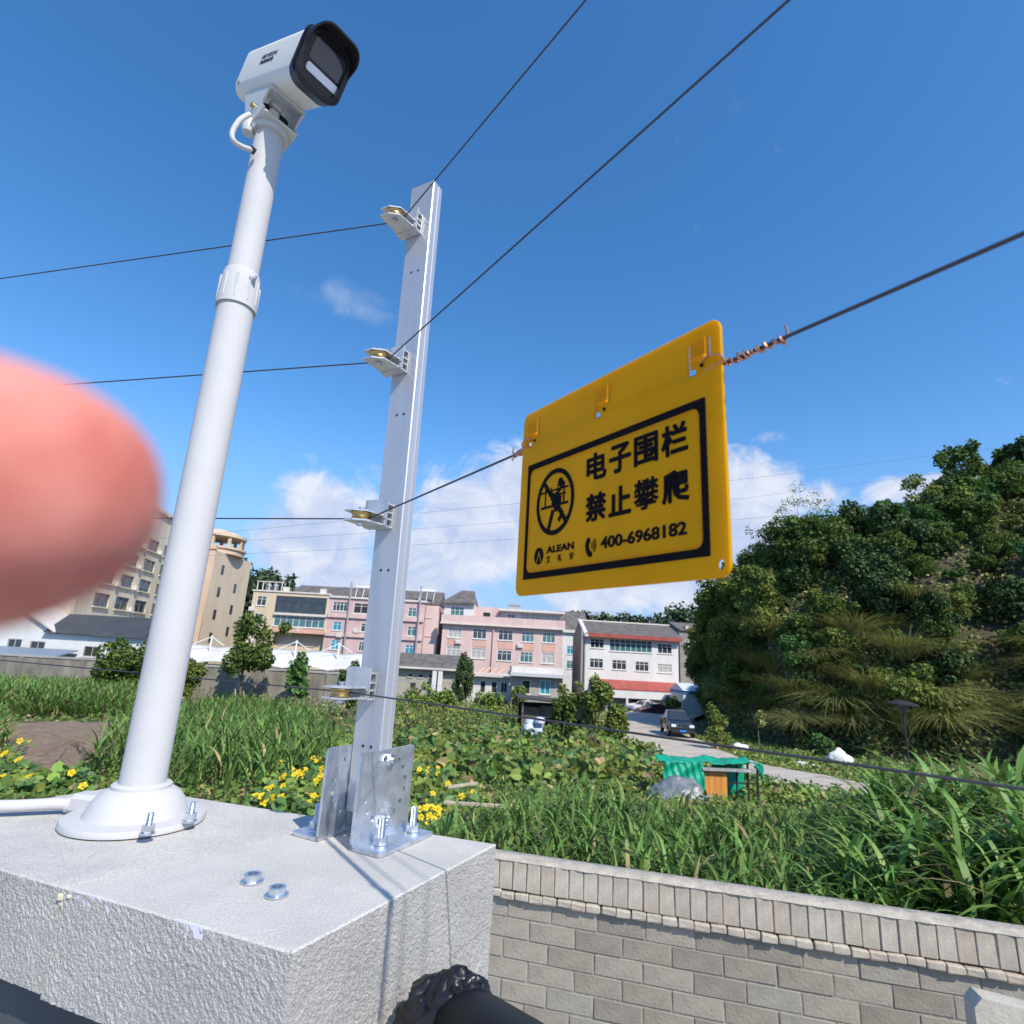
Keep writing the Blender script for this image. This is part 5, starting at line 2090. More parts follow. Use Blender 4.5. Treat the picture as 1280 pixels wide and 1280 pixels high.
def build_pink_mid():
    fac = Fac(550, 800, 85)
    uL, uR = fac.uv(552, 800)[0], fac.uv(703, 808)[0]
    vB = fac.uv(620, 781.5)[1]
    root = thing('apartment_building', 'pale pink apartment house with a peaked roof tower on its left side', 'building', fac.P((uL + uR) / 2, 0))
    win = []
    for (x0, x1), y in zip(((560, 577), (591, 608), (623, 641), (652, 667.5), (678, 694)), (784.5, 786, 788, 790, 791)):
        win.append((x0, y, x1, y + 12.5, (M_CURTAIN, M_GLASS, M_GLASS, M_GLASSG, M_GLASSG)[len(win)], 3))
    for (x0, x1), y in zip(((558, 575.5), (589, 607), (621.5, 639.5), (650, 666), (677, 693)), (808, 810, 813, 815, 816.5)):
        win.append((x0, y, x1, y + 13, (M_CURTAIN, M_CURTAIN, M_GLASS, M_GLASSG, M_CURTAIN)[len(win) - 5], 3))
    front_wall(root, 'front_wall', fac, [(uL, 0), (uR, 0), (uR, vB), (uL, vB)], win, M_PINK2)
    windows(root, fac, win)
    block(root, 'body', fac, uL + .003, 0, uR - .003, vB - .1, -11, -.23, M_PINK2)
    u0, v0, u1, v1 = fac.rect(551, 774, 704, 783.5)
    block(root, 'balcony_parapet', fac, uL - .25, vB + .003, uR + .25, vB + 1.15, -.15, .55, M_PINK2)
    block(root, 'balcony_ledge', fac, uL - .35, vB - .2, uR + .35, vB - .003, .005, .7, M_SLAB)
    for i, w in enumerate(win[:5]):
        q = win[5 + i]
        u0, v0, u1, v1 = fac.rect(w[0], w[3] + 2.0, w[2], q[1] - 1.5)
        block(root, 'spandrel', fac, u0, v0, u1, v1, .004, .05, M_SALMON)
    um = fac.uv(616, 805)[0]
    MB().tube([fac.P(um, 0, .18), fac.P(um, vB - .25, .18)], .11, 8).build('drainpipe', M_PINK, root)
    for (x, y) in ((573, 802), (650, 807)):
        aircon(root, fac, x, y)
    # tower with peaked roof on the left
    tf = Fac(550, 800, 87)
    a, b = tf.uv(555, 765)[0], tf.uv(592, 765)[0]
    top = tf.uv(572, 754)[1]
    tw = [(563, 758.5, 580, 772, M_GLASSG, 3)]
    front_wall(root, 'tower_wall', tf, [(a, vB), (b, vB), (b, top), (a, top)], tw, M_WHITEW)
    windows(root, tf, tw)
    block(root, 'tower_body', tf, a + .003, vB, b - .003, top, -7, -.23, M_WHITEW)
    rl = tf.uv(578, 735)[1]
    rf = MB()
    rf.prism([tf.P(a - .3, top + .003, .5), tf.P(a - .3, top + .25, .5), tf.P(a + 1.7, rl, -3.3), tf.P(a + 1.7, rl - .25, -3.3)], tf.ux * 0, tf.ux * .001)
    V = [tf.P(a - .3, top + .1, .6), tf.P(b + .3, top + .1, .6), tf.P(b - .2, rl, -3.4), tf.P(a + 2.2, rl, -3.4), tf.P(a - .3, top + .1, -7.2), tf.P(b + .3, top + .1, -7.2)]
    V2 = [p - ZUP * .22 for p in V]
    MB().add(V + V2, [(0, 1, 2, 3), (3, 2, 5, 4), (6, 7, 8, 9), (9, 8, 11, 10), (0, 1, 7, 6), (1, 2, 8, 7), (2, 5, 11, 8), (5, 4, 10, 11), (4, 3, 9, 10), (3, 0, 6, 9)]).build('peaked_roof', M_TILE, root)
    MB().prism([tf.P(b, top, -.2), tf.P(b, rl - .5, -3.4), tf.P(b, top, -6.8)], tf.ux * -.25, tf.ux * -.003).build('gable', M_PINK2, root)
    # the set-back middle and the glazed roof storey on the right
    mf = Fac(550, 800, 88)
    c, d = b + .02, mf.uv(628, 770)[0]
    mt = mf.uv(610, 759)[1]
    hw = [(603, 765, 613.5, 774.5, M_DARK, 1)]
    front_wall(root, 'terrace_wall', mf, [(c, vB), (d, vB), (d, mt), (c, mt)], hw, M_PINK2)
    windows(root, mf, hw, transom=False)
    block(root, 'terrace_body', mf, c, vB, d, mt - .05, -6, -.23, M_PINK2)
    rfp = Fac(550, 800, 86.2)
    e, f = rfp.uv(627, 772)[0], rfp.uv(701, 776)[0]
    pt = rfp.uv(665, 766)[1]
    rw = [(634, 768, 644, 779, M_GLASS, 2), (650, 767.5, 700, 781, M_CURTAIN, 8)]
    front_wall(root, 'roof_storey_wall', rfp, [(e, vB), (f, vB), (f, pt), (e, pt)], rw, M_WHITEW)
    windows(root, rfp, rw)
    block(root, 'roof_storey_body', rfp, e + .003, vB, f - .003, pt - .05, -6, -.23, M_WHITEW)
    block(root, 'roof_slab', rfp, e - .4, pt + .003, f + .5, pt + .35, -6.5, .9, M_SLAB)
    u, v = rfp.uv(643.5, 758)
    mb = MB()
    rfp.box(mb, u - .8, pt + .353, u + .8, pt + 1.0, -2.5, -1)
    rfp.box(mb, u - .95, pt + 1.003, u + .95, pt + 1.25, -2.6, -.9)
    mb.build('roof_tank', M_METAL, root)


build_pink_mid()


def build_white_house():
    fac = Fac(731, 800, 84, 3)
    uL, uR = fac.uv(731.5, 820)[0], fac.uv(848, 825)[0]
    vE = fac.uv(790, 799)[1]
    root = thing('white_house', 'white three-storey house with a red eaves band and a red tiled awning', 'building', fac.P((uL + uR) / 2, 0))
    win = [(738, 798.5, 755, 810, M_GLASS, 3), (762, 800, 815, 815, M_GLASSG, 8), (822, 805, 840, 817, M_GLASS, 3),
           (737, 823, 754, 835, M_GLASS, 3), (765, 825, 783, 837, M_DARK, 3), (794, 827, 811, 839, M_DARK, 3), (822, 830, 840, 841, M_CURTAIN, 3)]
    front_wall(root, 'front_wall', fac, [(uL, 0), (uR, 0), (uR, vE), (uL, vE)], win, M_WHITEW)
    windows(root, fac, win)
    block(root, 'body', fac, uL + .25, 0, uR - .003, vE - .05, -10, -.23, M_WHITEW)
    rv = fac.uv(780, 779)[1]
    MB().prism([fac.P(uL, 0, -.01), fac.P(uL, vE + .2, -.01), fac.P(uL, rv + .5, -5), fac.P(uL, vE + .2, -10), fac.P(uL, 0, -10)], fac.ux * -.14, fac.ux * .24).build('gable_wall', M_GABLE, root)
    MB().prism([fac.P(uL - .2, vE + .25, .9), fac.P(uL - .2, vE + .5, .9), fac.P(uL - .2, rv + .3, -5), fac.P(uL - .2, vE + .5, -10.8), fac.P(uL - .2, vE + .25, -10.8)], fac.ux * .5, fac.ux * (uR - uL + .6)).build('tiled_roof', M_TILE, root)
    MB().prism([fac.P(uL - .2, vE + .35, .95), fac.P(uL - .2, rv + .6, -5), fac.P(uL - .2, rv + .2, -5), fac.P(uL - .2, vE, .95)], fac.ux * -.1, fac.ux * .45).build('gable_coping', M_SLAB, root)
    block(root, 'eaves_band', fac, uL - .1, vE + .003, uR + .3, vE + .55, -.1, .92, M_RED)
    block(root, 'ridge', fac, uL - .2, rv + .31, uR + .4, rv + .52, -5.2, -4.8, M_SLAB)
    # awning over the ground floor
    vt, vb = fac.uv(795, 851)[1], fac.uv(800, 861.5)[1]
    MB().prism([fac.P(uL + 1.0, vt, .003), fac.P(uL + 1.0, vt - .15, .003), fac.P(uL + 1.0, vb - .1, 3.2), fac.P(uL + 1.0, vb + .05, 3.2)], fac.ux * 0, fac.ux * (uR - uL - .4)).build('awning', M_RED, root)
    block(root, 'awning_fascia', fac, uL + 2.2, vb - 1.15, uR + .8, vb - .12, 3.0, 3.15, M_WHITEW)
    for k in range(5):
        u = uL + 2.4 + (uR - uL - 2.0) * k / 4
        block(root, 'column', fac, u - .15, 0, u + .15, vb - 1.155, 2.9, 3.2, M_WHITEW)
    # downpipe and lean-to on the left
    MB().tube([fac.P(uL - .6, 0, .4), fac.P(uL - .6, vE + 1.0, .4)], .16, 8).build('flue', M_METAL, root)


build_white_house()


def build_back_houses():
    f = Fac(701, 810, 104, g=-1.5)
    u0, u1 = f.uv(699, 815)[0], f.uv(735, 815)[0]
    v = f.uv(712, 791)[1]
    r = thing('back_house', 'white house with turquoise windows squeezed between the pink house and the white house', 'building', f.P((u0 + u1) / 2, 0))
    w = [(708.5, 807.5, 722, 818, M_CYAN, 3), (708, 826, 721.5, 836, M_GLASSG, 3)]
    front_wall(r, 'front_wall', f, [(u0, 0), (u1, 0), (u1, v), (u0, v)], w, M_WHITEW)
    windows(r, f, w)
    block(r, 'body', f, u0 + .003, 0, u1 - .003, v - .05, -8, -.23, M_WHITEW)
    block(r, 'cornice', f, u0 - .2, v + .003, u1 + .2, v + .5, -.4, .5, M_SLAB)
    MB().prism([f.P(u0, v + .5, .1), f.P(u0, v + 4.2, -5), f.P(u0, v + .5, -8.5)], f.ux * 0, f.ux * (u1 - u0)).build('tiled_roof', M_TILE, r)
    f = Fac(848, 810, 97, 8)
    u0, u1 = f.uv(850, 815)[0], f.uv(884, 815)[0]
    v = f.uv(862, 789)[1]
    r = thing('back_house', 'dark unpainted house half hidden by the trees to the right of the white house', 'building', f.P((u0 + u1) / 2, 0))
    w = [(857, 800, 864, 809, M_GLASS, 2), (868, 802, 874, 810, M_GLASS, 2), (857, 822, 864, 832, M_GLASS, 2)]
    front_wall(r, 'front_wall', f, [(u0, 0), (u1, 0), (u1, v), (u0, v)], w, M_GABLE)
    windows(r, f, w)
    block(r, 'body', f, u0 + .003, 0, u1 - .003, v - .05, -9, -.23, M_GABLE)
    block(r, 'parapet', f, u0 + 1.2, v + .003, u1 - .2, v + .9, -1.0, -.2, M_PINK)
    MB().prism([f.P(u0, v + .05, .4), f.P(u0, v + 1.7, -4.5), f.P(u0, v + .05, -9)], f.ux * 0, f.ux * (u1 - u0)).build('tiled_roof', M_TILE, r)


build_back_houses()


def build_low_houses():
    # long low house with grey tiles and white columns
    f = Fac(505, 850, 72, g=-1.4)
    u0, u1 = f.uv(470, 840)[0], f.uv(574, 845)[0]
    ve, vr = f.uv(540, 837)[1], f.uv(540, 823)[1]
    r = thing('low_house', 'long low house with a grey tiled roof and white columns below the pink houses', 'building', f.P((u0 + u1) / 2, 0))
    w = [(510, 842, 516, 846, M_DARK, 1), (523, 842.5, 529, 847, M_DARK, 1), (536, 843, 542, 847.5, M_DARK, 1), (512, 853, 520, 862, M_DARK, 1)]
    front_wall(r, 'front_wall', f, [(u0, 0), (u1, 0), (u1, ve), (u0, ve)], w, mat('mottled_wall', (0.44, 0.41, 0.34), rough=.95, color2=(0.30, 0.285, 0.25), vscale=1.4))
    windows(r, f, w, transom=False, frame_m=M_GREYW)
    block(r, 'body', f, u0 + .003, 0, u1 - .003, ve - .05, -6, -.23, M_GREYW)
    MB().prism([f.P(u0 - .3, ve + .26, .8), f.P(u0 - .3, vr + .5, -3), f.P(u0 - .3, ve + .26, -6.6)], f.ux * 0, f.ux * (u1 - u0 + .6)).build('tiled_roof', M_TILE, r)
    block(r, 'eaves_board', f, u0 - .4, ve + .003, u1 + .4, ve + .25, -.2, .85, M_SLAB)
    for x in (544, 549.5):
        u = f.uv(x, 855)[0]
        block(r, 'column', f, u - .35, 0, u + .35, ve - .003, .2, .75, M_WHITEW)
    # annex with a flat eave running on to the right
    f = Fac(574, 850, 73, g=-1.4)
    u0, u1 = f.uv(575, 850)[0], f.uv(640, 852)[0]
    ve = f.uv(606, 845.5)[1]
    r = thing('low_house', 'low flat-roofed annex with white pillars and dark openings beside the clipped tree', 'building', f.P((u0 + u1) / 2, 0))
    w = [(583, 850, 592, 864, M_DARK, 2), (600, 851, 607, 866, M_DARK, 1), (614, 852, 621, 866, M_DARK, 1), (626, 853, 634, 866, M_DARK, 2)]
    front_wall(r, 'front_wall', f, [(u0, 0), (u1, 0), (u1, ve), (u0, ve)], w, M_WHITEW)
    windows(r, f, w, transom=False)
    block(r, 'body', f, u0 + .003, 0, u1 - .003, ve - .05, -5, -.23, M_GREYW)
    block(r, 'flat_roof', f, u0 - .2, ve + .003, u1 + .1, ve + .3, -5, .9, M_SLAB)
    for k, x in enumerate((596, 603, 611, 620)):
        u, v = f.uv(x, 838)
        MB().prism([f.P(u, ve + .31, .3), f.P(u, ve + .31, -.3), f.P(u + .9, ve + 1.15, -.3)], f.n * 0 + f.ux * 0, f.n * -.02 + f.ux * .25).build('roof_batten', M_SALMON, r)
    # grey low building with a slab roof
    f = Fac(640, 850, 66, 2, g=-1.15)
    u0, u1 = f.uv(640, 858)[0], f.uv(703, 862)[0]
    ve = f.uv(672, 846)[1]
    r = thing('low_house', 'grey flat-roofed outbuilding with one teal window left of the white house', 'building', f.P((u0 + u1) / 2, 0))
    w = [(675, 850.5, 688, 868, M_CYAN, 2), (652, 850, 663, 868, M_DARK, 1)]
    front_wall(r, 'front_wall', f, [(u0, 0), (u1, 0), (u1, ve), (u0, ve)], w, M_GREYW)
    windows(r, f, w, transom=False)
    block(r, 'body', f, u0 + .003, 0, u1 - .003, ve - .05, -5, -.23, M_GREYW)
    block(r, 'roof_slab', f, u0 - .3, ve + .003, u1 + .6, ve + .35, -5.3, 1.0, mat('bluish_slab', (0.48, 0.50, 0.52), rough=.8, var=.1))
    block(r, 'upper_slab', f, u0 - .1, ve + .353, u1 + .2, ve + 1.0, -5, -1, M_SLAB)
    # white house with a dark sheet roof on the far left
    f = Fac(60, 800, 56, g=-.75)
    u0, um, u1 = f.uv(-60, 800)[0], f.uv(66, 805)[0], f.uv(178, 812)[0]
    ve = f.uv(120, 794.5)[1]
    r = thing('low_house', 'low white house with a dark sheet roof behind the old wall on the left', 'building', f.P((u0 + u1) / 2, 0))
    w = [(9, 798.5, 27, 810, M_GLASS, 2), (37, 801.5, 56, 813, M_GLASS, 2), (104, 808, 125.5, 821, M_DARK, 2)]
    ap = f.uv(22, 757)[1]
    ua = f.uv(18, 780)[0]
    front_wall(r, 'front_wall', f, [(u0, 0), (u1, 0), (u1, ve), (um, ve), (ua, ap), (u0, ve)], w, M_WHITEW)
    windows(r, f, w, transom=False, frame_m=M_GREYW)
    block(r, 'body', f, u0 + .003, 0, u1 - .003, ve - .1, -4.6, -.23, M_WHITEW)
    vr = f.uv(120, 772)[1]
    MB().prism([f.P(um - .9, ve + .03, .5), f.P(um - .9, vr + .3, -2.4), f.P(um - .9, ve + .03, -4.9)], f.ux * 0, f.ux * (u1 - um + 1.1)).build('sheet_roof', M_TILE2, r)
    MB().prism([f.P(um + .35, ve - .05, 0), f.P(um + .1, ve + .25, 0), f.P(ua, ap + .35, 0), f.P(ua, ap + .02, 0)], f.n * -4.6, f.n * .4).build('roof_edge', M_SLAB, r)
    # shed roof in front of it
    f2 = Fac(20, 815, 53.2, g=-.7)
    a, b = f2.uv(-40, 815)[0], f2.uv(70, 822)[0]
    va = f2.uv(30, 815)[1]
    t = thing('lean_to', 'small lean-to with a blue grey sheet roof just behind the old wall', 'shed', f2.P((a + b) / 2, 0))
    MB().prism([f2.P(a, va + .35, -2.5), f2.P(a, va + .25, -2.5), f2.P(a, va - .35, .2), f2.P(a, va - .25, .2)], f2.ux * 0, f2.ux * (b - a)).build('sheet_roof', mat('blue_grey_sheet', (0.17, 0.22, 0.29), rough=.6, var=.2), t)
    for u in (a + .1, (a + b) / 2, b - .2):
        block(t, 'post', f2, u - .06, 0, u + .06, va - .31, -.1, .02, M_GREYW)


build_low_houses()


def build_tower_block():
    """the tall block on the left: a cream wing that runs away from us, and a tan end with a rounded crown"""
    p1 = at_d(240, 760, 97)
    d = Vector((.19, -.98, 0)).normalized()
    f = Fac(240, 760, 97, g=-1.5)
    f.ux = -d                                    # left to right as seen = going away
    f.n = Vector((f.ux.y, -f.ux.x, 0))
    f.O = Vector((p1.x, p1.y, -1.5))
    vt = f.uv(195, 638)[1]
    uA = -36.0
    root = thing('tower_block', 'tall cream apartment block with wide brown windows behind the white pole', 'building', f.P(-10, 0))
    win = []
    fh = 2.8
    us = (-2.8, -8.6, -14.4, -20.0, -25.4, -30.6)
    nf = int((vt - 1.0) / fh)
    loops = [[(uA, 0), (0, 0), (0, vt), (uA, vt)]]
    rects = []
    for k in range(nf):
        for i, u in enumerate(us):
            v0 = 1.0 + k * fh + (0.8 if i == 0 else 0)
            if v0 + 2.0 > vt - .5:
                continue
            loops.append([(u - 1.75, v0), (u - 1.75, v0 + 1.55), (u + 1.75, v0 + 1.55), (u + 1.75, v0)])
            rects.append((u - 1.75, v0, u + 1.75, v0 + 1.55))
    me = curve_mesh(loops, .3)
    place_mesh(me, 'front_wall', M_CREAM, frame(f.P(0, 0, -.15), f.ux, ZUP), root)
    fm = mat('brown_frame', (0.16, 0.13, 0.11), rough=.6)
    for (u0, v0, u1, v1) in rects:
        mb = MB()
        w = .08
        for a, b, c, e in ((u0, v0, u1, v0 + w), (u0, v1 - w, u1, v1), (u0, v0 + w, u0 + w, v1 - w), (u1 - w, v0 + w, u1, v1 - w), ((u0 + u1) / 2 - .04, v0 + w, (u0 + u1) / 2 + .04, v1 - w)):
            f.box(mb, a, b, c, e, -.24, -.08)
        wd = mb.build('window', fm, root)
        f.box(MB(), u0 + .03, v0 + .03, u1 - .03, v1 - .03, -.2, -.16).build('pane', M_GLASS, wd)
        f.box(MB(), u0 - .15, v0 - .16, u1 + .15, v0 - .004, -.05, .22).build('sill', M_CREAM, wd)
    g = random.Random(9)
    for (u0, v0, u1, v1) in rects:
        if g.random() < .5:
            mb = MB()
            uc = u1 + .75
            if uc > -.6:
                continue
            f.box(mb, uc - .36, v0 - .1, uc + .36, v0 + .45, .004, .4)
            mb.build('air_conditioner', M_SLAB, root)
    MB().add([f.P(uA, 0, -.31), f.P(0, 0, -.31), f.P(0, 0, -12), f.P(uA, 0, -12), f.P(uA, vt - .1, -.31), f.P(0, vt - .1, -.31), f.P(0, vt - .1, -12), f.P(uA, vt - .1, -12)],
             [(0, 1, 2, 3), (4, 5, 6, 7), (0, 1, 5, 4), (1, 2, 6, 5), (2, 3, 7, 6), (3, 0, 4, 7)]).build('body', M_CREAM, root)
    f.box(MB(), uA - .2, vt + .003, .2, vt + .5, -.6, .35).build('cornice', M_CREAM, root)
    f.box(MB(), -6.5, vt + .503, -2.5, vt + 2.4, -5, -1).build('roof_house', M_CREAM, root)
    for u in (-7.4, -15.3):
        MB().tube([f.P(u, 0, .12), f.P(u, vt, .12)], .09, 6).build('drainpipe', M_SLAB, root)
    # tan end block, its broad side turned to the right
    q = Fac(225, 760, 92, 0, g=-1.5)
    ua, ub = q.uv(215, 750)[0], q.uv(257, 750)[0]
    vt2 = q.uv(262, 686)[1]
    r2 = thing('tower_block', 'tan tower with a round rooftop crown just right of the white pole', 'building', q.P((ua + ub) / 2, 0))
    ww = [(254.5, 695, 262.5, 711), (249.5, 721, 258, 738), (244.5, 748, 253, 764), (239, 775, 248, 792), (236, 802, 244, 816)]
    ww = [(x0 - 3, y0, x1 - 4, y1, M_GLASS, 1) for x0, y0, x1, y1 in ww]
    front_wall(r2, 'front_wall', q, [(ua, 0), (ub, 0), (ub, vt2), (ua, vt2)], ww, M_TANW)
    windows(r2, q, ww, transom=False, frame_m=fm)
    sd = Vector((.02, 1, 0)).normalized()
    # side running back
    dep = 13.0
    c0, c1 = q.P(ua, 0, -.23), q.P(ub - .003, 0, -.23)
    h = vt2 - .1
    MB().add([c0, c1, c1 + sd * dep, c0 + sd * dep] + [p + ZUP * h for p in (c0, c1, c1 + sd * dep, c0 + sd * dep)],
             [(0, 1, 2, 3), (4, 5, 6, 7), (0, 1, 5, 4), (1, 2, 6, 5), (2, 3, 7, 6), (3, 0, 4, 7)]).build('body', M_TANW2, r2)
    sf = Fac(225, 760, 92, 90, g=-1.5)
    sf.O = Vector(c1)
    sf.ux = sd
    sf.n = Vector((sd.y, -sd.x, 0))
    for i in range(6):
        for u in (3.2, 8.4):
            v = 3.0 + i * 3.75 + (1.2 if u > 5 else 0)
            if v > h - 2:
                continue
            mb = MB()
            sf.box(mb, u - .45, v - .8, u + .45, v + .8, .003, .06)
            wd = mb.build('window', fm, r2)
            sf.box(MB(), u - .36, v - .7, u + .36, v + .7, .062, .08).build('pane', M_GLASS, wd)
    # round crown
    cc = q.P((ua + ub) / 2, 0, 0)
    cen = c1.lerp(c1 + sd * dep, .48) + Vector((-3.4, 0, 0))
    cen.z = -1.5 + h
    MB().lathe(cen, [(4.6, 0), (4.6, .8), (4.9, .85), (4.9, 1.2), (4.4, 1.25), (4.4, .1), (0, .1)], 32).build('round_parapet', M_TANW, r2)
    mb = MB()
    for k in range(10):
        an = 2 * math.pi * k / 10
        mb.box(cen + Vector((4.2 * math.cos(an), 4.2 * math.sin(an), 1.9)), (.45, .45, 2.2))
    mb.build('crown_posts', M_TANW, r2)
    MB().lathe(cen, [(4.7, 3.0), (4.7, 3.5), (1.2, 4.6), (0, 4.6)], 32).build('crown_roof', M_TANW2, r2)
    MB().lathe(cen + Vector((-1.5, -.5, 4.4)), [(.5, 0), (.5, 1.2), (0, 1.4)], 12).build('water_tank', M_METAL, r2)
    q.box(MB(), ua, vt2 + .003, ub + .15, vt2 + .7, -.5, .2).build('parapet', M_TANW, r2)


build_tower_block()


def build_canopy_and_wall():
    f = Fac(300, 820, 70, g=-1.4)
    a, b = f.uv(196, 812)[0], f.uv(470, 832)[0]
    r = thing('membrane_canopy', 'long white membrane canopy with raking masts in front of the tan and pink houses', 'canopy', f.P((a + b) / 2, 0))
    vt, vb = f.uv(335, 813)[1], f.uv(335, 829.5)[1]
    n, m = 60, 6
    V, Fq = [], []
    for i in range(n + 1):
        u = a + (b - a) * i / n
        sc = abs(math.sin(math.pi * i / 12))
        for j in range(m + 1):
            t = j / m
            V.append(f.P(u, vt + (vb - vt) * t + .25 * sc * (1 - t) - .35 * (1 - sc) * t, -4 + 5.5 * t)[:])
    for i in range(n):
        for j in range(m):
            Fq.append((i * (m + 1) + j, i * (m + 1) + j + 1, (i + 1) * (m + 1) + j + 1, (i + 1) * (m + 1) + j))
    o = arr_mesh('membrane', V, Fq, mat('white_membrane', (0.78, 0.78, 0.77), rough=.6, transl=.25), parent=r, smooth=True)
    sm = o.modifiers.new('thick', 'SOLIDIFY'); sm.thickness = .05
    for k in range(6):
        u = a + (b - a) * k / 5
        mb = MB()
        mb.tube([f.P(u, 0, -2), f.P(u, vt + 1.4, -2)], .10, 8)
        for s in (-1, 1):
            mb.tube([f.P(u, vt + 1.25, -2), f.P(u + s * 1.9, vt + .25, -1.5)], .055, 6)
        mb.build('mast', M_FRAMEW, r)
    # parked things in its shade read as a dark band: the back wall of the canopy
    block(r, 'back_wall', f, a, 0, b, vb - .6, -5.2, -5, M_GREYW)
    # old compound wall in front
    w = Fac(200, 830, 51.5, g=-.6)
    a, b = w.uv(-70, 817)[0], w.uv(448, 842)[0]
    v = w.uv(200, 828.5)[1]
    t = thing('compound_wall', 'old streaky grey concrete wall behind the cane on the left', 'wall', w.P((a + b) / 2, 0))
    block(t, 'wall_face', w, a, 0, b, v - .12, -.25, 0, M_STAINW)
    block(t, 'wall_cap', w, a - .05, v - .117, b + .05, v + .05, -.32, .07, M_GREYW)
    k = a + 1.5
    while k < b:
        block(t, 'buttress', w, k - .18, 0, k + .18, v - .13, .004, .13, M_STAINW)
        k += 5.4


build_canopy_and_wall()


# ------------------------------------------------------------------ cabin, sheds, field things
def build_cabin():
    p = hit(868, 897)
    f = Fac(850, 880, p.y, 6, g=zg(p.x, p.y))
    a, b = f.uv(854, 878)[0], f.uv(893, 882)[0]
    vt, vr = f.uv(872, 868)[1], f.uv(872, 862)[1]
    r = thing('portable_cabin', 'white portable cabin with a blue roof edge at the foot of the slope', 'cabin', f.P((a + b) / 2, 0))
    block(r, 'body', f, a, 0, b, vt, -4, 0, M_WHITEW)
    block(r, 'blue_edge', f, a - .1, vt + .003, b + .1, vt + .38, -4.1, .12, mat('blue_edge', (0.03, 0.16, 0.42), rough=.5))
    MB().prism([f.P(a - .1, vt + .39, .3), f.P(a - .1, vt + 1.3, -2), f.P(a - .1, vt + .39, -4.2)], f.ux * 0, f.ux * (b - a + .2)).build('roof', mat('pale_blue_sheet', (0.52, 0.60, 0.66), rough=.5), r)
    u, v = f.uv(884, 873)
    sg = block(r, 'sign_board', f, u - .9, v - .55, u + .75, v + .35, .004, .06, mat('green_sign', (0.12, 0.42, 0.36), rough=.5))
    for k in range(3):
        block(r, 'sign_stripe', f, u - .7, v - .42 + k * .26, u + .55, v - .34 + k * .26, .061, .075, mat('pale_blue_print', (0.55, 0.72, 0.75), rough=.5))


build_cabin()


def build_field_shed():
    p = hit(697, 918)
    f = Fac(690, 900, p.y, 4, g=zg(p.x, p.y))
    a, b = f.uv(652, 890)[0], f.uv(747, 893)[0]
    vt = f.uv(697, 877)[1]
    r = thing('field_shed', 'open field shed with a flat dark roof among the vegetables', 'shed', f.P((a + b) / 2, 0))
    MB().prism([f.P(a - .4, vt + .25, .9), f.P(b + .4, vt - .15, .9), f.P(b + .4, vt - .27, .9), f.P(a - .4, vt + .13, .9)], f.n * -3.6, f.n * 0).build('roof', mat('dark_felt_roof', (0.05, 0.046, 0.043), rough=.85, var=.3, vscale=2), r)
    for u in (a, (a * 1.2 + b) / 2.2, b):
        MB().tube([f.P(u, 0, .5), f.P(u, vt - .03, .5)], .07, 8).build('post', M_BARK, r)
    block(r, 'back_wall', f, a, 0, b, vt - .3, -2.5, -2.4, M_DARK)
    block(r, 'plank_wall', f, a + .1, 0, a + 1.3, vt - .45, -.1, 0, M_BARK)
    block(r, 'hanging_board', f, a + 1.35, vt - 1.1, b - 1.0, vt - .32, -.06, .02, mat('brown_board', (0.13, 0.10, 0.08), rough=.9, var=.3, vscale=4))
    # heap of white and blue sacks in front
    q = hit(666, 925)
    mb = MB()
    gg = random.Random(4)
    for k in range(7):
        c = q + Vector((gg.uniform(-.5, .5), gg.uniform(-.2, .5), .25 + .22 * k * .7))
        mb.lathe(c, [(0, -.22), (.3, -.2), (.34, 0), (.28, .15), (0, .2)], 9, (gg.uniform(-.6, .6), gg.uniform(-.6, .6), 1))
    o = mb.build('sack_heap', mat('white_sacking', (0.62, 0.65, 0.72), rough=.6, color2=(0.40, 0.48, 0.66), vscale=3, bump=.8, bscale=12), loc=q)
    tag(o, 'heap of white and bluish plastic sacks at the left end of the field shed', 'sacks')


build_field_shed()


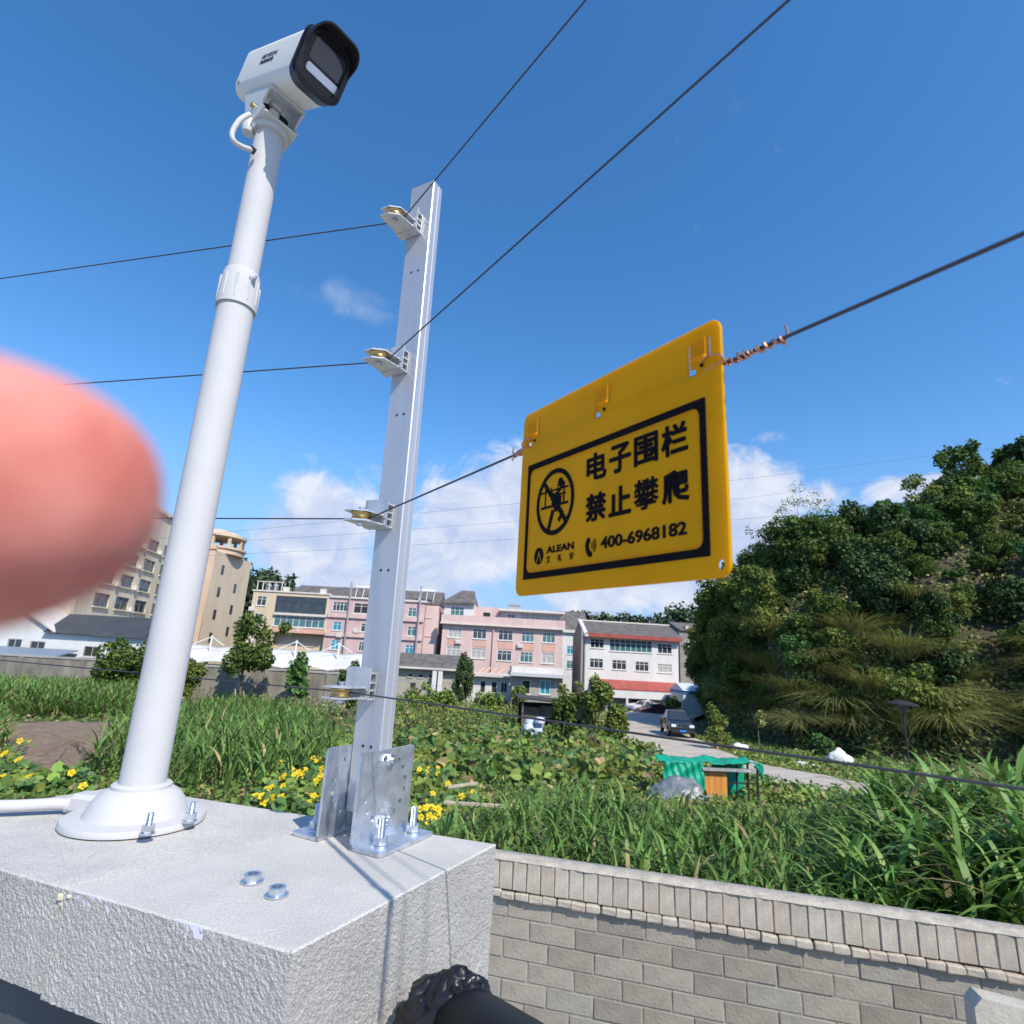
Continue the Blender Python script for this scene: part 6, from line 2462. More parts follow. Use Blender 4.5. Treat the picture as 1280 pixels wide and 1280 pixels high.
def build_green_shelter():
    p = hit(880, 1006)
    d = p.y
    f = Fac(880, 1000, d, 4, g=zg(p.x, p.y) - .1)
    r = thing('tarp_shelter', 'small hut under a bright green tarpaulin with an orange wooden door panel', 'hut', f.P(f.uv(885, 1000)[0], 0))
    M_T = mat('green_tarp', (0.008, 0.36, 0.22), rough=.42, var=.15, vscale=2, transl=.15)
    a, b = f.uv(829, 952)[0], f.uv(950, 958)[0]
    ta, tb = f.uv(829, 951)[1], f.uv(950, 954)[1]
    ux = f.uv(877, 960)[0]
    up = f.uv(907, 960)[0]
    bd = -.85
    # roof sheet with folds
    n, m = 46, 12
    V, Fq = [], []
    for i in range(n + 1):
        u = a + (b - a) * i / n
        z0 = ta + (tb - ta) * i / n
        for j in range(m + 1):
            t = j / m
            sag = -.05 * math.sin(math.pi * t) + .016 * math.sin(i * .55 + t * 4) + .010 * math.sin(i * 1.3)
            V.append(f.P(u, z0 + sag + .03 * math.sin(t * 9 + i * .3), bd + (-bd + .12) * t)[:])
    for i in range(n):
        for j in range(m):
            Fq.append((i * (m + 1) + j, i * (m + 1) + j + 1, (i + 1) * (m + 1) + j + 1, (i + 1) * (m + 1) + j))
    o = arr_mesh('tarp_roof', V, Fq, M_T, parent=r, smooth=True)
    o.modifiers.new('thick', 'SOLIDIFY').thickness = .012
    # the part hanging over the front on the left, gathered in swags
    V, Fq = [], []
    n, m = 40, 20
    bl = f.uv(824, 982)
    br = f.uv(874, 986)
    for i in range(n + 1):
        s = i / n
        u = a - .02 + (ux - a + .02) * s
        z0 = ta + (tb - ta) * (u - a) / (b - a) + .02
        z1 = bl[1] + (br[1] - bl[1]) * s - .05 * math.sin(s * 9)
        for j in range(m + 1):
            t = j / m
            fold = .05 * math.sin(s * 14 + t * 5) * t + .05 * math.sin((s + t) * 9) * (1 - t) + .025 * math.sin(s * 37 - t * 6)
            V.append(f.P(u - .06 * t * (1 - s), z0 + (z1 - z0) * t, .13 + fold + .10 * t)[:])
    for i in range(n):
        for j in range(m):
            Fq.append((i * (m + 1) + j, i * (m + 1) + j + 1, (i + 1) * (m + 1) + j + 1, (i + 1) * (m + 1) + j))
    o = arr_mesh('tarp_front', V, Fq, M_T, parent=r, smooth=True)
    o.modifiers.new('thick', 'SOLIDIFY').thickness = .012
    # door panel of planks
    M_O = mat('orange_wood', (0.60, 0.25, 0.045), rough=.6, var=.16, vscale=3, stretch=(6, 6, .6))
    v1 = f.uv(890, 961)[1]
    for k in range(4):
        w = (up - ux) / 4
        f.box(MB(), ux + w * k + .004, 0, ux + w * (k + 1) - .004, v1 - .02, .03 + .004 * (k % 2), .06 + .004 * (k % 2)).build('plank', M_O, r)
    f.box(MB(), ux - .05, v1 - .02, f.uv(940, 960)[0], v1 + .035, .02, .2).build('lintel', mat('weathered_sheet', (0.32, 0.31, 0.33), rough=.6, var=.3, vscale=5), r)
    # open side: back sheet and poles
    f.box(MB(), up, 0, b - .05, tb - .1, bd - .02, bd).build('tarp_back', M_T, r)
    for x in (908, 922, 936, 948):
        u = f.uv(x, 970)[0]
        MB().tube([f.P(u, 0, -.05), f.P(u, tb - .03, -.05)], .028, 7).build('pole', M_DARK, r)
    MB().tube([f.P(up, tb * .55, -.08), f.P(b, tb * .55, -.08)], .02, 6).build('rail', M_DARK, r)
    # tarp hanging at the right end
    V, Fq = [], []
    for i in range(13):
        s = i / 12
        u = f.uv(940, 960)[0] + (b - f.uv(940, 960)[0]) * s
        for j in range(9):
            t = j / 8
            V.append(f.P(u + .02 * math.sin(t * 8), tb + .01 - (tb - f.uv(947, 980)[1]) * t * (.25 + .75 * s ** 2), .14 + .04 * math.sin(s * 12 + t * 4))[:])
    for i in range(12):
        for j in range(8):
            Fq.append((i * 9 + j, i * 9 + j + 1, (i + 1) * 9 + j + 1, (i + 1) * 9 + j))
    o = arr_mesh('tarp_end', V, Fq, M_T, parent=r, smooth=True)
    o.modifiers.new('thick', 'SOLIDIFY').thickness = .012
    # grey plastic sheeting heaped along the lower left
    bm = bmesh.new()
    bmesh.ops.create_icosphere(bm, subdivisions=5, radius=1)
    from mathutils import noise
    c = f.P((f.uv(812, 1000)[0] + ux) / 2, .12, .25)
    wx = (ux - f.uv(806, 1000)[0]) / 2
    hz = f.uv(840, 974)[1]
    for v in bm.verts:
        dd = v.co.normalized()
        k = 1 + .16 * noise.noise(dd * 2.2) + .10 * abs(noise.noise(dd * 6)) + .05 * abs(noise.noise(dd * 13))
        v.co = Vector((dd.x * wx * k, dd.y * .55 * k, max(-.1, dd.z) * hz * k * .95))
    me = bpy.data.meshes.new('sheeting')
    bm.to_mesh(me); bm.free()
    me.transform(Matrix.Translation(c - world_loc(r)))
    me.materials.append(mat('grey_plastic_sheet', (0.12, 0.135, 0.15), rough=.3, color2=(0.24, 0.26, 0.285), vscale=4, bump=.7, bscale=14))
    me.polygons.foreach_set('use_smooth', [True] * len(me.polygons))
    so = bpy.data.objects.new('plastic_sheeting', me)
    COL.objects.link(so); so.parent = r


build_green_shelter()


def lump(name, label, cat, px, py, w, h, m, seed, group=None):
    from mathutils import noise
    p = hit(px, py)
    bm = bmesh.new()
    bmesh.ops.create_icosphere(bm, subdivisions=4, radius=1)
    for v in bm.verts:
        d = v.co.normalized()
        k = 1 + .22 * noise.noise(d * 1.8 + Vector((seed, 0, 0))) + .10 * abs(noise.noise(d * 5 + Vector((0, seed, 0))))
        v.co = Vector((d.x * w / 2 * k, d.y * w * .4 * k, max(-.2, d.z) * h * k))
    me = bpy.data.meshes.new(name)
    bm.to_mesh(me); bm.free()
    me.polygons.foreach_set('use_smooth', [True] * len(me.polygons))
    me.materials.append(m)
    o = bpy.data.objects.new(name, me)
    COL.objects.link(o)
    o.location = (p.x, p.y, zg(p.x, p.y))
    return tag(o, label, cat, group)


M_SHEET = mat('white_sheet', (0.72, 0.71, 0.69), rough=.6, var=.08, vscale=2, bump=.5, bscale=8)
lump('covered_heap', 'rounded heap under a white sheet near the lamp on the right', 'heap', 1051, 957, 1.3, .75, M_SHEET, 1)
lump('covered_heap', 'low pale heap lying just left of the rounded white heap', 'heap', 1008, 960, 1.3, .26, mat('pale_rubble', (0.55, 0.52, 0.48), rough=.9, var=.2, vscale=4), 5)
lump('plastic_bag', 'crumpled white plastic bag in the grass beside the road', 'bag', 926, 940, 1.2, .5, M_SHEET, 9)


def build_lamp():
    p = hit(1138, 966)
    t = thing('garden_lamp', 'dark lamp post with a broad flat hood in front of the overgrown slope', 'lamp', p)
    top = at_d(1131, 892, p.y)
    z = top.z - p.z
    ld = mat('lamp_iron', (0.035, 0.03, 0.03), rough=.5)
    MB().tube([p, p + Vector((-.04, 0, z))], .045, 10).build('pole', ld, t)
    c = p + Vector((-.04, 0, z))
    MB().lathe(c, [(.10, 0), (.20, .05), (.30, .40), (.24, .42)], 8, smooth=False).build('lantern', mat('lamp_glass', (0.12, 0.11, 0.10), rough=.3), t)
    MB().lathe(c, [(.30, .421), (.72, .40), (.72, .46), (.25, .60), (0, .62)], 8, smooth=False).build('hood', ld, t)


build_lamp()

for (x0, y0, x1, y1, lab) in ((559, 984, 596, 979, 'short grey timber batten lying on the crops, the farther of two'), (554.5, 1003, 640, 1008.5, 'long thin timber batten lying on the crops, the nearer of two')):
    a, b = hit(x0, y0 + 45), hit(x1, y1 + 45)
    a = at_d(x0, y0, a.y); b = at_d(x1, y1, b.y)
    d = (b - a).normalized()
    n = Vector((-d.y, d.x, 0)).normalized()
    o = MB().box((a + b) / 2, ((b - a).length, .09, .05), (d, n, d.cross(n)), bev=.006).build('timber_batten', mat('old_timber', (0.42, 0.36, 0.27), rough=.9, var=.25, vscale=5, stretch=(1, 1, 1)), loc=(a + b) / 2)
    tag(o, lab, 'batten', 'timber battens in the field')
stake_px = [(225, 880, 856), (251, 879, 857), (294, 890, 861), (305, 888, 864), (314, 878, 859), (343, 884, 862)]
for i, (x, yb, yt) in enumerate(stake_px):
    p = hit(x, yb)
    q = at_d(x + random.uniform(-2, 2), yt, p.y)
    o = MB().tube([p, p.lerp(q, .5) + Vector((.02, 0, 0)), q], .045, 7).build('garden_stake', mat('pale_stake', (0.46, 0.40, 0.30), rough=.9, var=.2), loc=p)
    tag(o, ('garden stake seen just right of the white pole', 'garden stake below the yellowish bush', 'leaning garden stake, leftmost of the three under the leafy tree', 'middle garden stake of the three under the leafy tree', 'rightmost garden stake of the three under the leafy tree', 'lone garden stake below the feathery tree')[i], 'stake', 'garden stakes in the bean rows')

for i, pts in enumerate(([(-200, 712), (420, 652), (528, 641), (640, 630), (929, 599), (1155, 571), (1280, 556), (1500, 528)],
                         [(-200, 706), (420, 669), (523, 661), (640, 652), (929, 623), (1169, 592), (1280, 578), (1500, 550)],
                         [(-200, 716), (420, 687), (521, 681), (640, 674), (1066, 637), (1280, 620), (1500, 600)])):
    P = [at_d(x, y, 58) for x, y in pts]
    o = MB().tube(P, .013, 5, cap=False).build('power_line', mat('power_cable', (0.10, 0.11, 0.13), rough=.6), loc=P[2])
    tag(o, ('uppermost', 'middle', 'lowest')[i] + ' of the three thin power lines crossing the sky behind the sign', 'cable', 'power lines over the village')

# ------------------------------------------------------------------ vehicles
M_TYRE = mat('tyre', (0.02, 0.02, 0.022), rough=.85)
M_RIM = mat('wheel_rim', (0.55, 0.56, 0.58), rough=.3, metal=.8)
M_CGLASS = mat('car_glass', (0.03, 0.04, 0.05), rough=.04, spec=1.0)
M_LIGHT = mat('head_lamp', (0.75, 0.77, 0.80), rough=.1)
M_CHROME = mat('chrome', (0.75, 0.76, 0.78), rough=.12, metal=1)


def car(name, label, paint, px, py, heading, kind, plate=None, group=None):
    """heading: direction the nose points, clockwise from +Y, in degrees"""
    p = hit(px, py)
    lift = .15
    h = R(heading)
    fx = Vector((math.sin(h), math.cos(h), 0))
    sx = Vector((math.cos(h), -math.sin(h), 0))           # its right
    c = Vector((p.x, p.y, zg(p.x, p.y) + lift))
    t = thing(name, label, 'car' if kind == 'sedan' else 'pickup', c, group)
    Pm = mat('paint_' + paint[0], paint[1], rough=.3, coat=.4, var=.03)

    def P(x, y, z):
        return c + fx * x + sx * y + ZUP * z
    if kind == 'pickup':
        Ln, W, zb, zh, zr = 5.1, 1.82, .42, 1.08, 1.74
        prof = [(2.50, .50), (2.55, .72), (2.48, .98), (1.30, 1.14), (.95, 1.15), (-.75, 1.13), (-.80, 1.02), (-2.50, 1.02), (-2.55, .55), (-1.1, .40), (1.4, .40)]
        cab = [(1.15, 1.13), (.35, 1.70), (-.62, 1.74), (-.95, 1.13)]
        wx = (1.62, -1.55); wr = .38
    else:
        Ln, W, zb, zh, zr = 4.6, 1.78, .25, .92, 1.45
        prof = [(2.25, .35), (2.32, .55), (2.18, .74), (1.10, .92), (.9, .94), (-1.65, 1.0), (-2.22, .95), (-2.30, .60), (-2.2, .34), (-1.2, .24), (1.3, .24)]
        cab = [(1.0, .92), (.25, 1.40), (-.75, 1.45), (-1.75, .98)]
        wx = (1.38, -1.32); wr = .32
    n = len(prof)
    vs, fs = [], []
    ys = (-W / 2 + .06, -W / 2, -W / 2, W / 2, W / 2, W / 2 - .06)
    rows = [(-W / 2 + .10, .97), (-W / 2, 1.0), (W / 2, 1.0), (W / 2 - .10, .97)]
    zc = .7
    for (y, k) in rows:
        for (x, z) in prof:
            vs.append(P(x * (k if abs(y) < W / 2 else 1.0), y, zc + (z - zc) * (1.0 if k == 1.0 else .985)))
    vs = []
    for yy, k in ((-W / 2, .0), (-W / 2 + .12, 1.0), (W / 2 - .12, 1.0), (W / 2, .0)):
        for (x, z) in prof:
            kk = 1 if k else .975
            top = .0 if k else (.05 if z > zc else 0)
            vs.append(P(x * kk, yy, z - top))
    for i in range(3):
        for k in range(n):
            k2 = (k + 1) % n
            fs.append((i * n + k, i * n + k2, (i + 1) * n + k2, (i + 1) * n + k))
    fs += [list(range(n)), [3 * n + k for k in range(n)]]
    MB().add(vs, fs).build('body', Pm, t)
    # cabin: pillars and roof as one shell, glass set into it
    wl, wt = W / 2 - .05, W / 2 - .24
    q = []
    for (x, z) in cab:
        w = wl if z < 1.2 * (zh / .92 if kind == 'sedan' else 1) and z < zr - .2 else wt
        q.append((x, z, w))
    vs = [P(x, -w, z) for x, z, w in q] + [P(x, w, z) for x, z, w in q]
    MB().add(vs, [(0, 1, 2, 3), (4, 7, 6, 5), (1, 5, 6, 2), (0, 4, 5, 1), (3, 2, 6, 7)]).build('cabin', Pm, t)

    def quad(a, b, cc, d, ins, out, name, m):
        ctr = (a + b + cc + d) / 4
        nr = (b - a).cross(d - a).normalized()
        if nr.dot(ctr - P(0, 0, 1.0)) < 0:
            nr = -nr
        v = [x.lerp(ctr, ins) + nr * out for x in (a, b, cc, d)]
        return MB().add(v + [x - nr * .02 for x in v], [(0, 1, 2, 3), (4, 5, 6, 7), (0, 1, 5, 4), (1, 2, 6, 5), (2, 3, 7, 6), (3, 0, 4, 7)]).build(name, m, t)
    quad(vs[0], vs[1], vs[5], vs[4], .10, .012, 'windscreen', M_CGLASS)
    quad(vs[3], vs[2], vs[6], vs[7], .12, .012, 'rear_window', M_CGLASS)
    for o in (0, 4):
        a, b, cc, d = vs[o], vs[o + 1], vs[o + 2], vs[o + 3]
        m0, m1 = a.lerp(d, .52), b.lerp(cc, .55)
        quad(a.lerp(d, .06), b, m1, m0, .12, .012, 'side_window', M_CGLASS)
        quad(m0, m1, cc, d.lerp(a, .06), .12, .012, 'side_window', M_CGLASS)
    for x in wx:
        for s in (-1, 1):
            cc = P(x, s * (W / 2 - .17), wr - .0)
            cc.z = c.z + wr
            wm = MB().lathe(cc, [(wr * .6, -.01), (wr * .97, -.005), (wr, .03), (wr, .19), (wr * .95, .215), (wr * .64, .22), (wr * .6, .19)], 22, sx * s)
            w = wm.build('wheel', M_TYRE, t)
            MB().lathe(cc, [(0, .16), (wr * .2, .19), (wr * .55, .17), (wr * .62, .205), (wr * .64, .20)], 14, sx * s).build('rim', M_RIM, w)
        for s in (-1, 1):
            cc = P(x, s * (W / 2 - .01), wr)
            cc.z = c.z + wr
            MB().lathe(cc, [(wr * 1.16, 0), (wr * 1.2, .03), (wr * 1.04, .034), (wr * 1.02, 0)], 22, sx * s).build('wheel_arch', M_TYRE if kind == 'pickup' else Pm, t)
    fz = .86 if kind == 'pickup' else .64
    fxx = 2.50 if kind == 'pickup' else 2.24
    for s in (-1, 1):
        MB().box(P(fxx, s * (W / 2 - .28), fz), (.10, .36, .20 if kind == 'pickup' else .14), (fx, sx, ZUP), bev=.04).build('headlight', M_LIGHT, t)
        MB().box(P(1.0 if kind == 'pickup' else .85, s * (W / 2 + .10), 1.2 if kind == 'pickup' else 1.0), (.10, .20, .15), (fx, sx, ZUP), bev=.04).build('mirror', Pm, t)
        MB().box(P(-Ln / 2 + .03, s * (W / 2 - .16), fz), (.06, .2, .26), (fx, sx, ZUP), bev=.02).build('tail_light', mat('tail_lamp', (0.35, 0.02, 0.02), rough=.2), t)
    g = MB()
    for k in range(5):
        g.box(P(fxx + .055, (k - 2) * .17, fz), (.03, .045, .22), (fx, sx, ZUP))
    g.box(P(fxx + .05, 0, fz + .125), (.03, .92, .03), (fx, sx, ZUP))
    g.build('grille', M_CHROME, t)
    MB().box(P(fxx + .06, 0, .50 if kind == 'pickup' else .42), (.16, W - .16, .22), (fx, sx, ZUP), bev=.05).build('front_bumper', M_TYRE if kind == 'pickup' else Pm, t)
    MB().box(P(-Ln / 2 - .02, 0, .52), (.12, W - .16, .2), (fx, sx, ZUP), bev=.05).build('rear_bumper', M_TYRE if kind == 'pickup' else Pm, t)
    MB().box(P(fxx + .155, 0, .56 if kind == 'pickup' else .46), (.02, .44, .14), (fx, sx, ZUP)).build('number_plate', mat('blue_plate', (0.03, 0.20, 0.58), rough=.4), t)
    if kind == 'pickup':
        MB().box(P(-1.68, 0, .99), (1.5, W - .28, .03), (fx, sx, ZUP)).build('cargo_bed', M_TYRE, t)
        for s in (-1, 1):
            MB().box(P(-1.65, s * (W / 2 - .07), 1.05), (1.66, .08, .05), (fx, sx, ZUP), bev=.015).build('bed_rail', Pm, t)
    for s in (-1, 1):
        MB().box(P(-.15, s * (W / 2 + .002), .80 if kind == 'pickup' else .70), (1.9 if kind == 'pickup' else 2.2, .012, .02), (fx, sx, ZUP)).build('side_trim', M_TYRE, t)
        for xx in (.1, -.7):
            MB().box(P(xx, s * (W / 2 + .008), .92 if kind == 'pickup' else .80), (.16, .02, .03), (fx, sx, ZUP)).build('door_handle', M_CHROME, t)
    return t


car('pickup_truck', 'black pickup with a blue number plate coming along the concrete lane', ('black', (0.012, 0.013, 0.016)), 846, 921, 187, 'pickup')
car('parked_car', 'maroon saloon parked nearest to the cabin at the end of the lane', ('maroon', (0.115, 0.028, 0.028)), 816, 895.5, 248, 'sedan', group='cars parked at the end of the lane')
car('parked_car', 'silver saloon parked just behind the maroon one', ('silver', (0.55, 0.56, 0.60)), 806, 891.5, 246, 'sedan', group='cars parked at the end of the lane')
car('parked_car', 'white saloon parked farthest back in the row of cars', ('white', (0.72, 0.72, 0.74)), 798, 888.5, 244, 'sedan', group='cars parked at the end of the lane')


# ------------------------------------------------------------------ trees and shrubs one can tell apart
def limb_tree(name, label, px, py, top_py, width_px, d=None, mats=(M_BUSH, ), leaf=.24, n=3800, clumps=18, seed=1, shape=1.0, trunk_r=.12, crown_from=.28, cat='tree', group=None, tmpl=LEAFLET, shell=.5, cl_r=.36, stems=1, ragged=.3):
    p = hit(px, py) if d is None else at_d(px, py, d)
    gz = zg(p.x, p.y)
    base = Vector((p.x, p.y, gz))
    top = at_d(px, top_py, p.y).z
    H = top - gz
    W = width_px * (p.y * .97) / F
    t = thing(name, label, cat, base, group)
    cz = gz + H * (crown_from + (1 - crown_from) / 2)
    rz = H * (1 - crown_from) / 2
    V, Fq = crown((p.x, p.y, cz), (W / 2, W / 2 * .9, rz), n, leaf, clumps, tmpl, .5, shell, cl_r, seed, ragged)
    arr_mesh('crown', V, Fq, list(mats), parent=t)
    g = random.Random(seed)
    mb = MB()
    for s in range(stems):
        o = Vector((g.uniform(-.3, .3), g.uniform(-.3, .3), 0)) * (0 if stems == 1 else 1)
        a = base + o
        b = Vector((p.x + g.uniform(-.2, .2) * W * .4, p.y, cz + rz * .3))
        m = a.lerp(b, .5) + Vector((g.uniform(-.1, .1) * W, g.uniform(-.1, .1) * W, 0))
        mb.tube([a, m, b], [trunk_r, trunk_r * .7, trunk_r * .3], 8)
        for k in range(5):
            an = g.uniform(0, 6.28)
            st = m.lerp(b, g.uniform(-.1, .7))
            en = Vector((p.x + math.cos(an) * W * .36, p.y + math.sin(an) * W * .33, cz + rz * g.uniform(-.4, .7)))
            mb.tube([st, st.lerp(en, .5) + ZUP * .1, en], [trunk_r * .45, trunk_r * .3, trunk_r * .12], 6)
    mb.build('trunk', M_BARK, t)
    return t


limb_tree('round_tree', 'round clipped tree in front of the low white house, left of the white pole', 149, 850, 793, 66, 48, (M_BUSH,), .26, 5200, 26, 21, crown_from=.04, shell=.75)
limb_tree('bushy_tree', 'small yellowish bush right beside the white pole before the old wall', 239, 852, 820, 32, 48, (M_BUSH2,), .22, 1800, 12, 22, crown_from=.05)
limb_tree('leafy_tree', 'open-crowned tall tree in front of the tan building', 301, 872, 764, 78, 47, (M_BUSH,), .27, 4200, 24, 23, crown_from=.18, shell=.35, cl_r=.27, ragged=.5)
limb_tree('feathery_tree', 'small feathery tree before the old wall between the leafy tree and the fence post', 370, 858, 814, 30, 49, (M_FERN,), .34, 1100, 12, 24, crown_from=.15, shell=.4)
limb_tree('bushy_tree', 'dark round bush against the canopy just left of the fence post', 440, 862, 824, 34, 47, (M_DEEP,), .22, 2000, 12, 25, crown_from=.10)
limb_tree('clipped_tree', 'dark egg-shaped clipped tree in front of the low annex', 577, 868, 817, 27, 66, (M_DEEP,), .2, 4200, 20, 26, crown_from=.12, shell=.8, ragged=.1)
limb_tree('scraggly_tree', 'thin scraggly tree with several bare stems beside the field shed', 735, 938, 826, 62, 29, (M_BUSH2,), .16, 2300, 22, 27, crown_from=.2, shell=.2, cl_r=.22, stems=3, trunk_r=.05, ragged=.6)
limb_tree('scraggly_tree', 'narrow leafy sapling at the right end of the field shed', 708, 928, 862, 34, 32, (M_BUSH,), .16, 1600, 14, 28, crown_from=.1, shell=.3, cl_r=.3, stems=2, trunk_r=.05, ragged=.5)
limb_tree('lane_bush', 'dense light green bush at the bend left of the lane', 772, 918, 877, 36, 36, (M_BUSH2,), .18, 2900, 16, 29, crown_from=.03, cat='bush')
limb_tree('lane_bush', 'tall pale weeds and shrub between the pickup and the slope', 898, 926, 888, 36, 36, (M_BUSH2,), .15, 1500, 14, 30, crown_from=.02, shell=.2, cat='bush', ragged=.5)
limb_tree('lane_bush', 'dark bush by the sign of the portable cabin', 893, 905, 872, 22, 45, (M_BUSH,), .16, 1100, 10, 31, crown_from=.02, shell=.2, cat='bush', ragged=.5)
limb_tree('lane_bush', 'round dark green bush at the foot of the slope left of the white heap', 1030, 952, 914, 34, 34, (M_FERN,), .16, 2000, 14, 32, crown_from=.02, cat='bush')
limb_tree('lane_bush', 'bare thin sapling with a pale trunk below the overgrown slope', 949, 928, 884, 20, 38, (M_PAMPAS,), .16, 260, 8, 33, crown_from=.45, shell=.2, cat='tree', trunk_r=.05)
for i, (x, yb, yt, w, lab) in enumerate(((527, 872, 850, 46, 'light green shrub under the white columns of the tiled low house'), (610, 876, 858, 40, 'light green shrub under the annex pillars'), (648, 880, 852, 26, 'leafy shrub before the grey outbuilding'),
                                         (560, 874, 858, 30, 'low shrub left of the clipped egg-shaped tree'), (842, 882, 868, 26, 'green bushes behind the parked cars'))):
    limb_tree('garden_shrub', lab, x, yb, yt, w, 57 if x < 800 else 76, (M_CROP if i != 4 else M_BUSH2,), .24, 1200, 10, 40 + i, crown_from=.0, cat='shrub')

# ------------------------------------------------------------------ the overgrown slope on the right
BUSHES = []


def hidden_template(i):
    g = np.random.default_rng(100 + i)
    rx, rz = g.uniform(.85, 1.15), g.uniform(.75, 1.05)
    V, Fq = crown((0, 0, .55), (rx, rx, rz), 4400, (.125, .11, .135, .15, .12, .10, .125, .11, .14, .105)[i], (20, 26, 14, 18, 24, 30, 16, 22, 20, 26)[i], LEAFLET if i % 3 else LEAF, .45, (.45, .25, .5, .3, .4, .2, .45, .3, .35, .2)[i], (.36, .25, .4, .3, .3, .22, .36, .28, .3, .24)[i], 200 + i, .4)
    return V, Fq


def build_slope():
    g = random.Random(77)
    kinds = [(M_BUSH, 'dark green bush in the dense thicket covering the slope'), (M_DEEP, 'very dark leafy bush in the thicket covering the slope'),
             (M_BUSH2, 'yellowish green bush in the thicket covering the slope'), (M_FERN, 'bright feathery bush in the thicket covering the slope')]
    mesh = {}
    for i in range(10):
        V, Fq = hidden_template(i)
        k = (0, 0, 0, 1, 1, 2, 2, 0, 3, 2)[i]
        mesh[i] = (V, Fq, k)
    data = {}
    done = 0
    pts = []
    for a in range(25):
        for b in range(12):
            s = (a + g.uniform(.1, .9)) / 25
            t = (b + g.uniform(.1, .9)) / 12 * 1.24 + .05
            pts.append((s, t))
    g.shuffle(pts)
    for (s, t) in pts:
        p = hill_point(s, t)
        i = g.randrange(10)
        if t > .75 and g.random() < .5:
            i = g.choice((5, 6, 9, 0))
        sc = g.choice((.7, .9, 1.1, 1.3, 1.5, 1.7, 2.0, 2.3)) * g.uniform(.9, 1.1) * (1.1 if t > .55 else .95)
        if t < .40 and g.random() < .25:
            continue
        if i not in data:
            V, Fq, k = mesh[i]
            o = arr_mesh('bush', V, Fq, kinds[k][0])
            data[i] = o
        else:
            o = data[i].copy()
            COL.objects.link(o)
        k = mesh[i][2]
        o.location = p + Vector((0, -.3, 0))
        o.rotation_euler = (0, 0, g.uniform(0, 6.28))
        o.scale = (sc, sc, sc * g.uniform(.85, 1.15))
        tag(o, kinds[k][1], 'bush', 'bushes of the thicket, ' + ('dark', 'very dark', 'yellowish', 'feathery')[k])
    # silvergrass tufts
    tufts = []
    for v in range(3):
        gg = np.random.default_rng(300 + v)
        n = 400
        base = np.stack([gg.normal(size=n) * .22, gg.normal(size=n) * .22, gg.uniform(-.1, .1, n)], 1)
        V, Fq = blades(base, gg.uniform(0, 2 * np.pi, n), gg.uniform(.9, 1.9, n), gg.uniform(.02, .038, n), gg.uniform(.25, 1.0, n), gg.uniform(.7, 1.35, n), 5)
        n2 = 120
        base2 = base[:n2]
        V2, F2 = blades(base2, gg.uniform(0, 2 * np.pi, n2), gg.uniform(.8, 1.7, n2), gg.uniform(.018, .034, n2), gg.uniform(.2, .9, n2), gg.uniform(.6, 1.2, n2), 5)
        Va, Fa = join([(V, Fq), (V2, F2)])
        MI = np.concatenate([np.zeros(len(Fq), int), np.ones(len(F2), int)])
        tufts.append((Va, Fa, MI))
    made = {}
    spots = [(.20, .16), (.25, .10), (.28, .24), (.33, .08), (.36, .20), (.39, .12), (.42, .05), (.45, .22), (.48, .10), (.50, .16), (.53, .06), (.55, .26), (.58, .12), (.60, .20), (.62, .05), (.66, .10), (.68, .18), (.70, .06), (.74, .13), (.78, .07), (.80, .18), (.83, .10), (.88, .05), (.90, .15), (.93, .08), (.36, .33), (.64, .34)]
    for j, (s, t) in enumerate(spots):
        p = hill_point(s + g.uniform(-.01, .01), t)
        v = j % 3
        if v not in made:
            Va, Fa, MI = tufts[v]
            o = arr_mesh('grass_tuft', Va, Fa, [M_PAMPAS, M_DRY], MI)
            made[v] = o
        else:
            o = made[v].copy()
            COL.objects.link(o)
        o.location = p + Vector((-.15, -.7, .1))
        o.rotation_euler = (R(12), 0, g.uniform(0, 6.28))
        sc = g.uniform(1.0, 1.55)
        o.scale = (sc, sc, sc * g.uniform(.9, 1.15))
        tag(o, 'arching tuft of straw-tinged silvergrass on the lower part of the slope', 'grass tuft', 'silvergrass tufts on the slope')
    # undergrowth and litter
    gg = np.random.default_rng(5)
    n = 34000
    P = []
    for k in range(n):
        p = hill_point(gg.uniform(0, 1), gg.uniform(0.02, 1.25) if k % 3 else gg.uniform(.0, .22))
        P.append((p.x, p.y - gg.uniform(0, .5), p.z + gg.uniform(0, .5)))
    P = np.array(P)
    nr = gg.normal(size=(n, 3)) * .7 + np.array([-.2, -.6, .6])
    V, Fq = scatter(LEAF[0], LEAF[1], P, rot_to(nr, gg.uniform(0, 6.28, n)), gg.uniform(.18, .42, n))
    MI = gg.choice(4, len(Fq), p=(.42, .2, .2, .18))
    struct(arr_mesh('undergrowth', V, Fq, [M_BUSH, M_DRY, M_BUSH2, M_PAMPAS], MI), 'stuff')


build_slope()


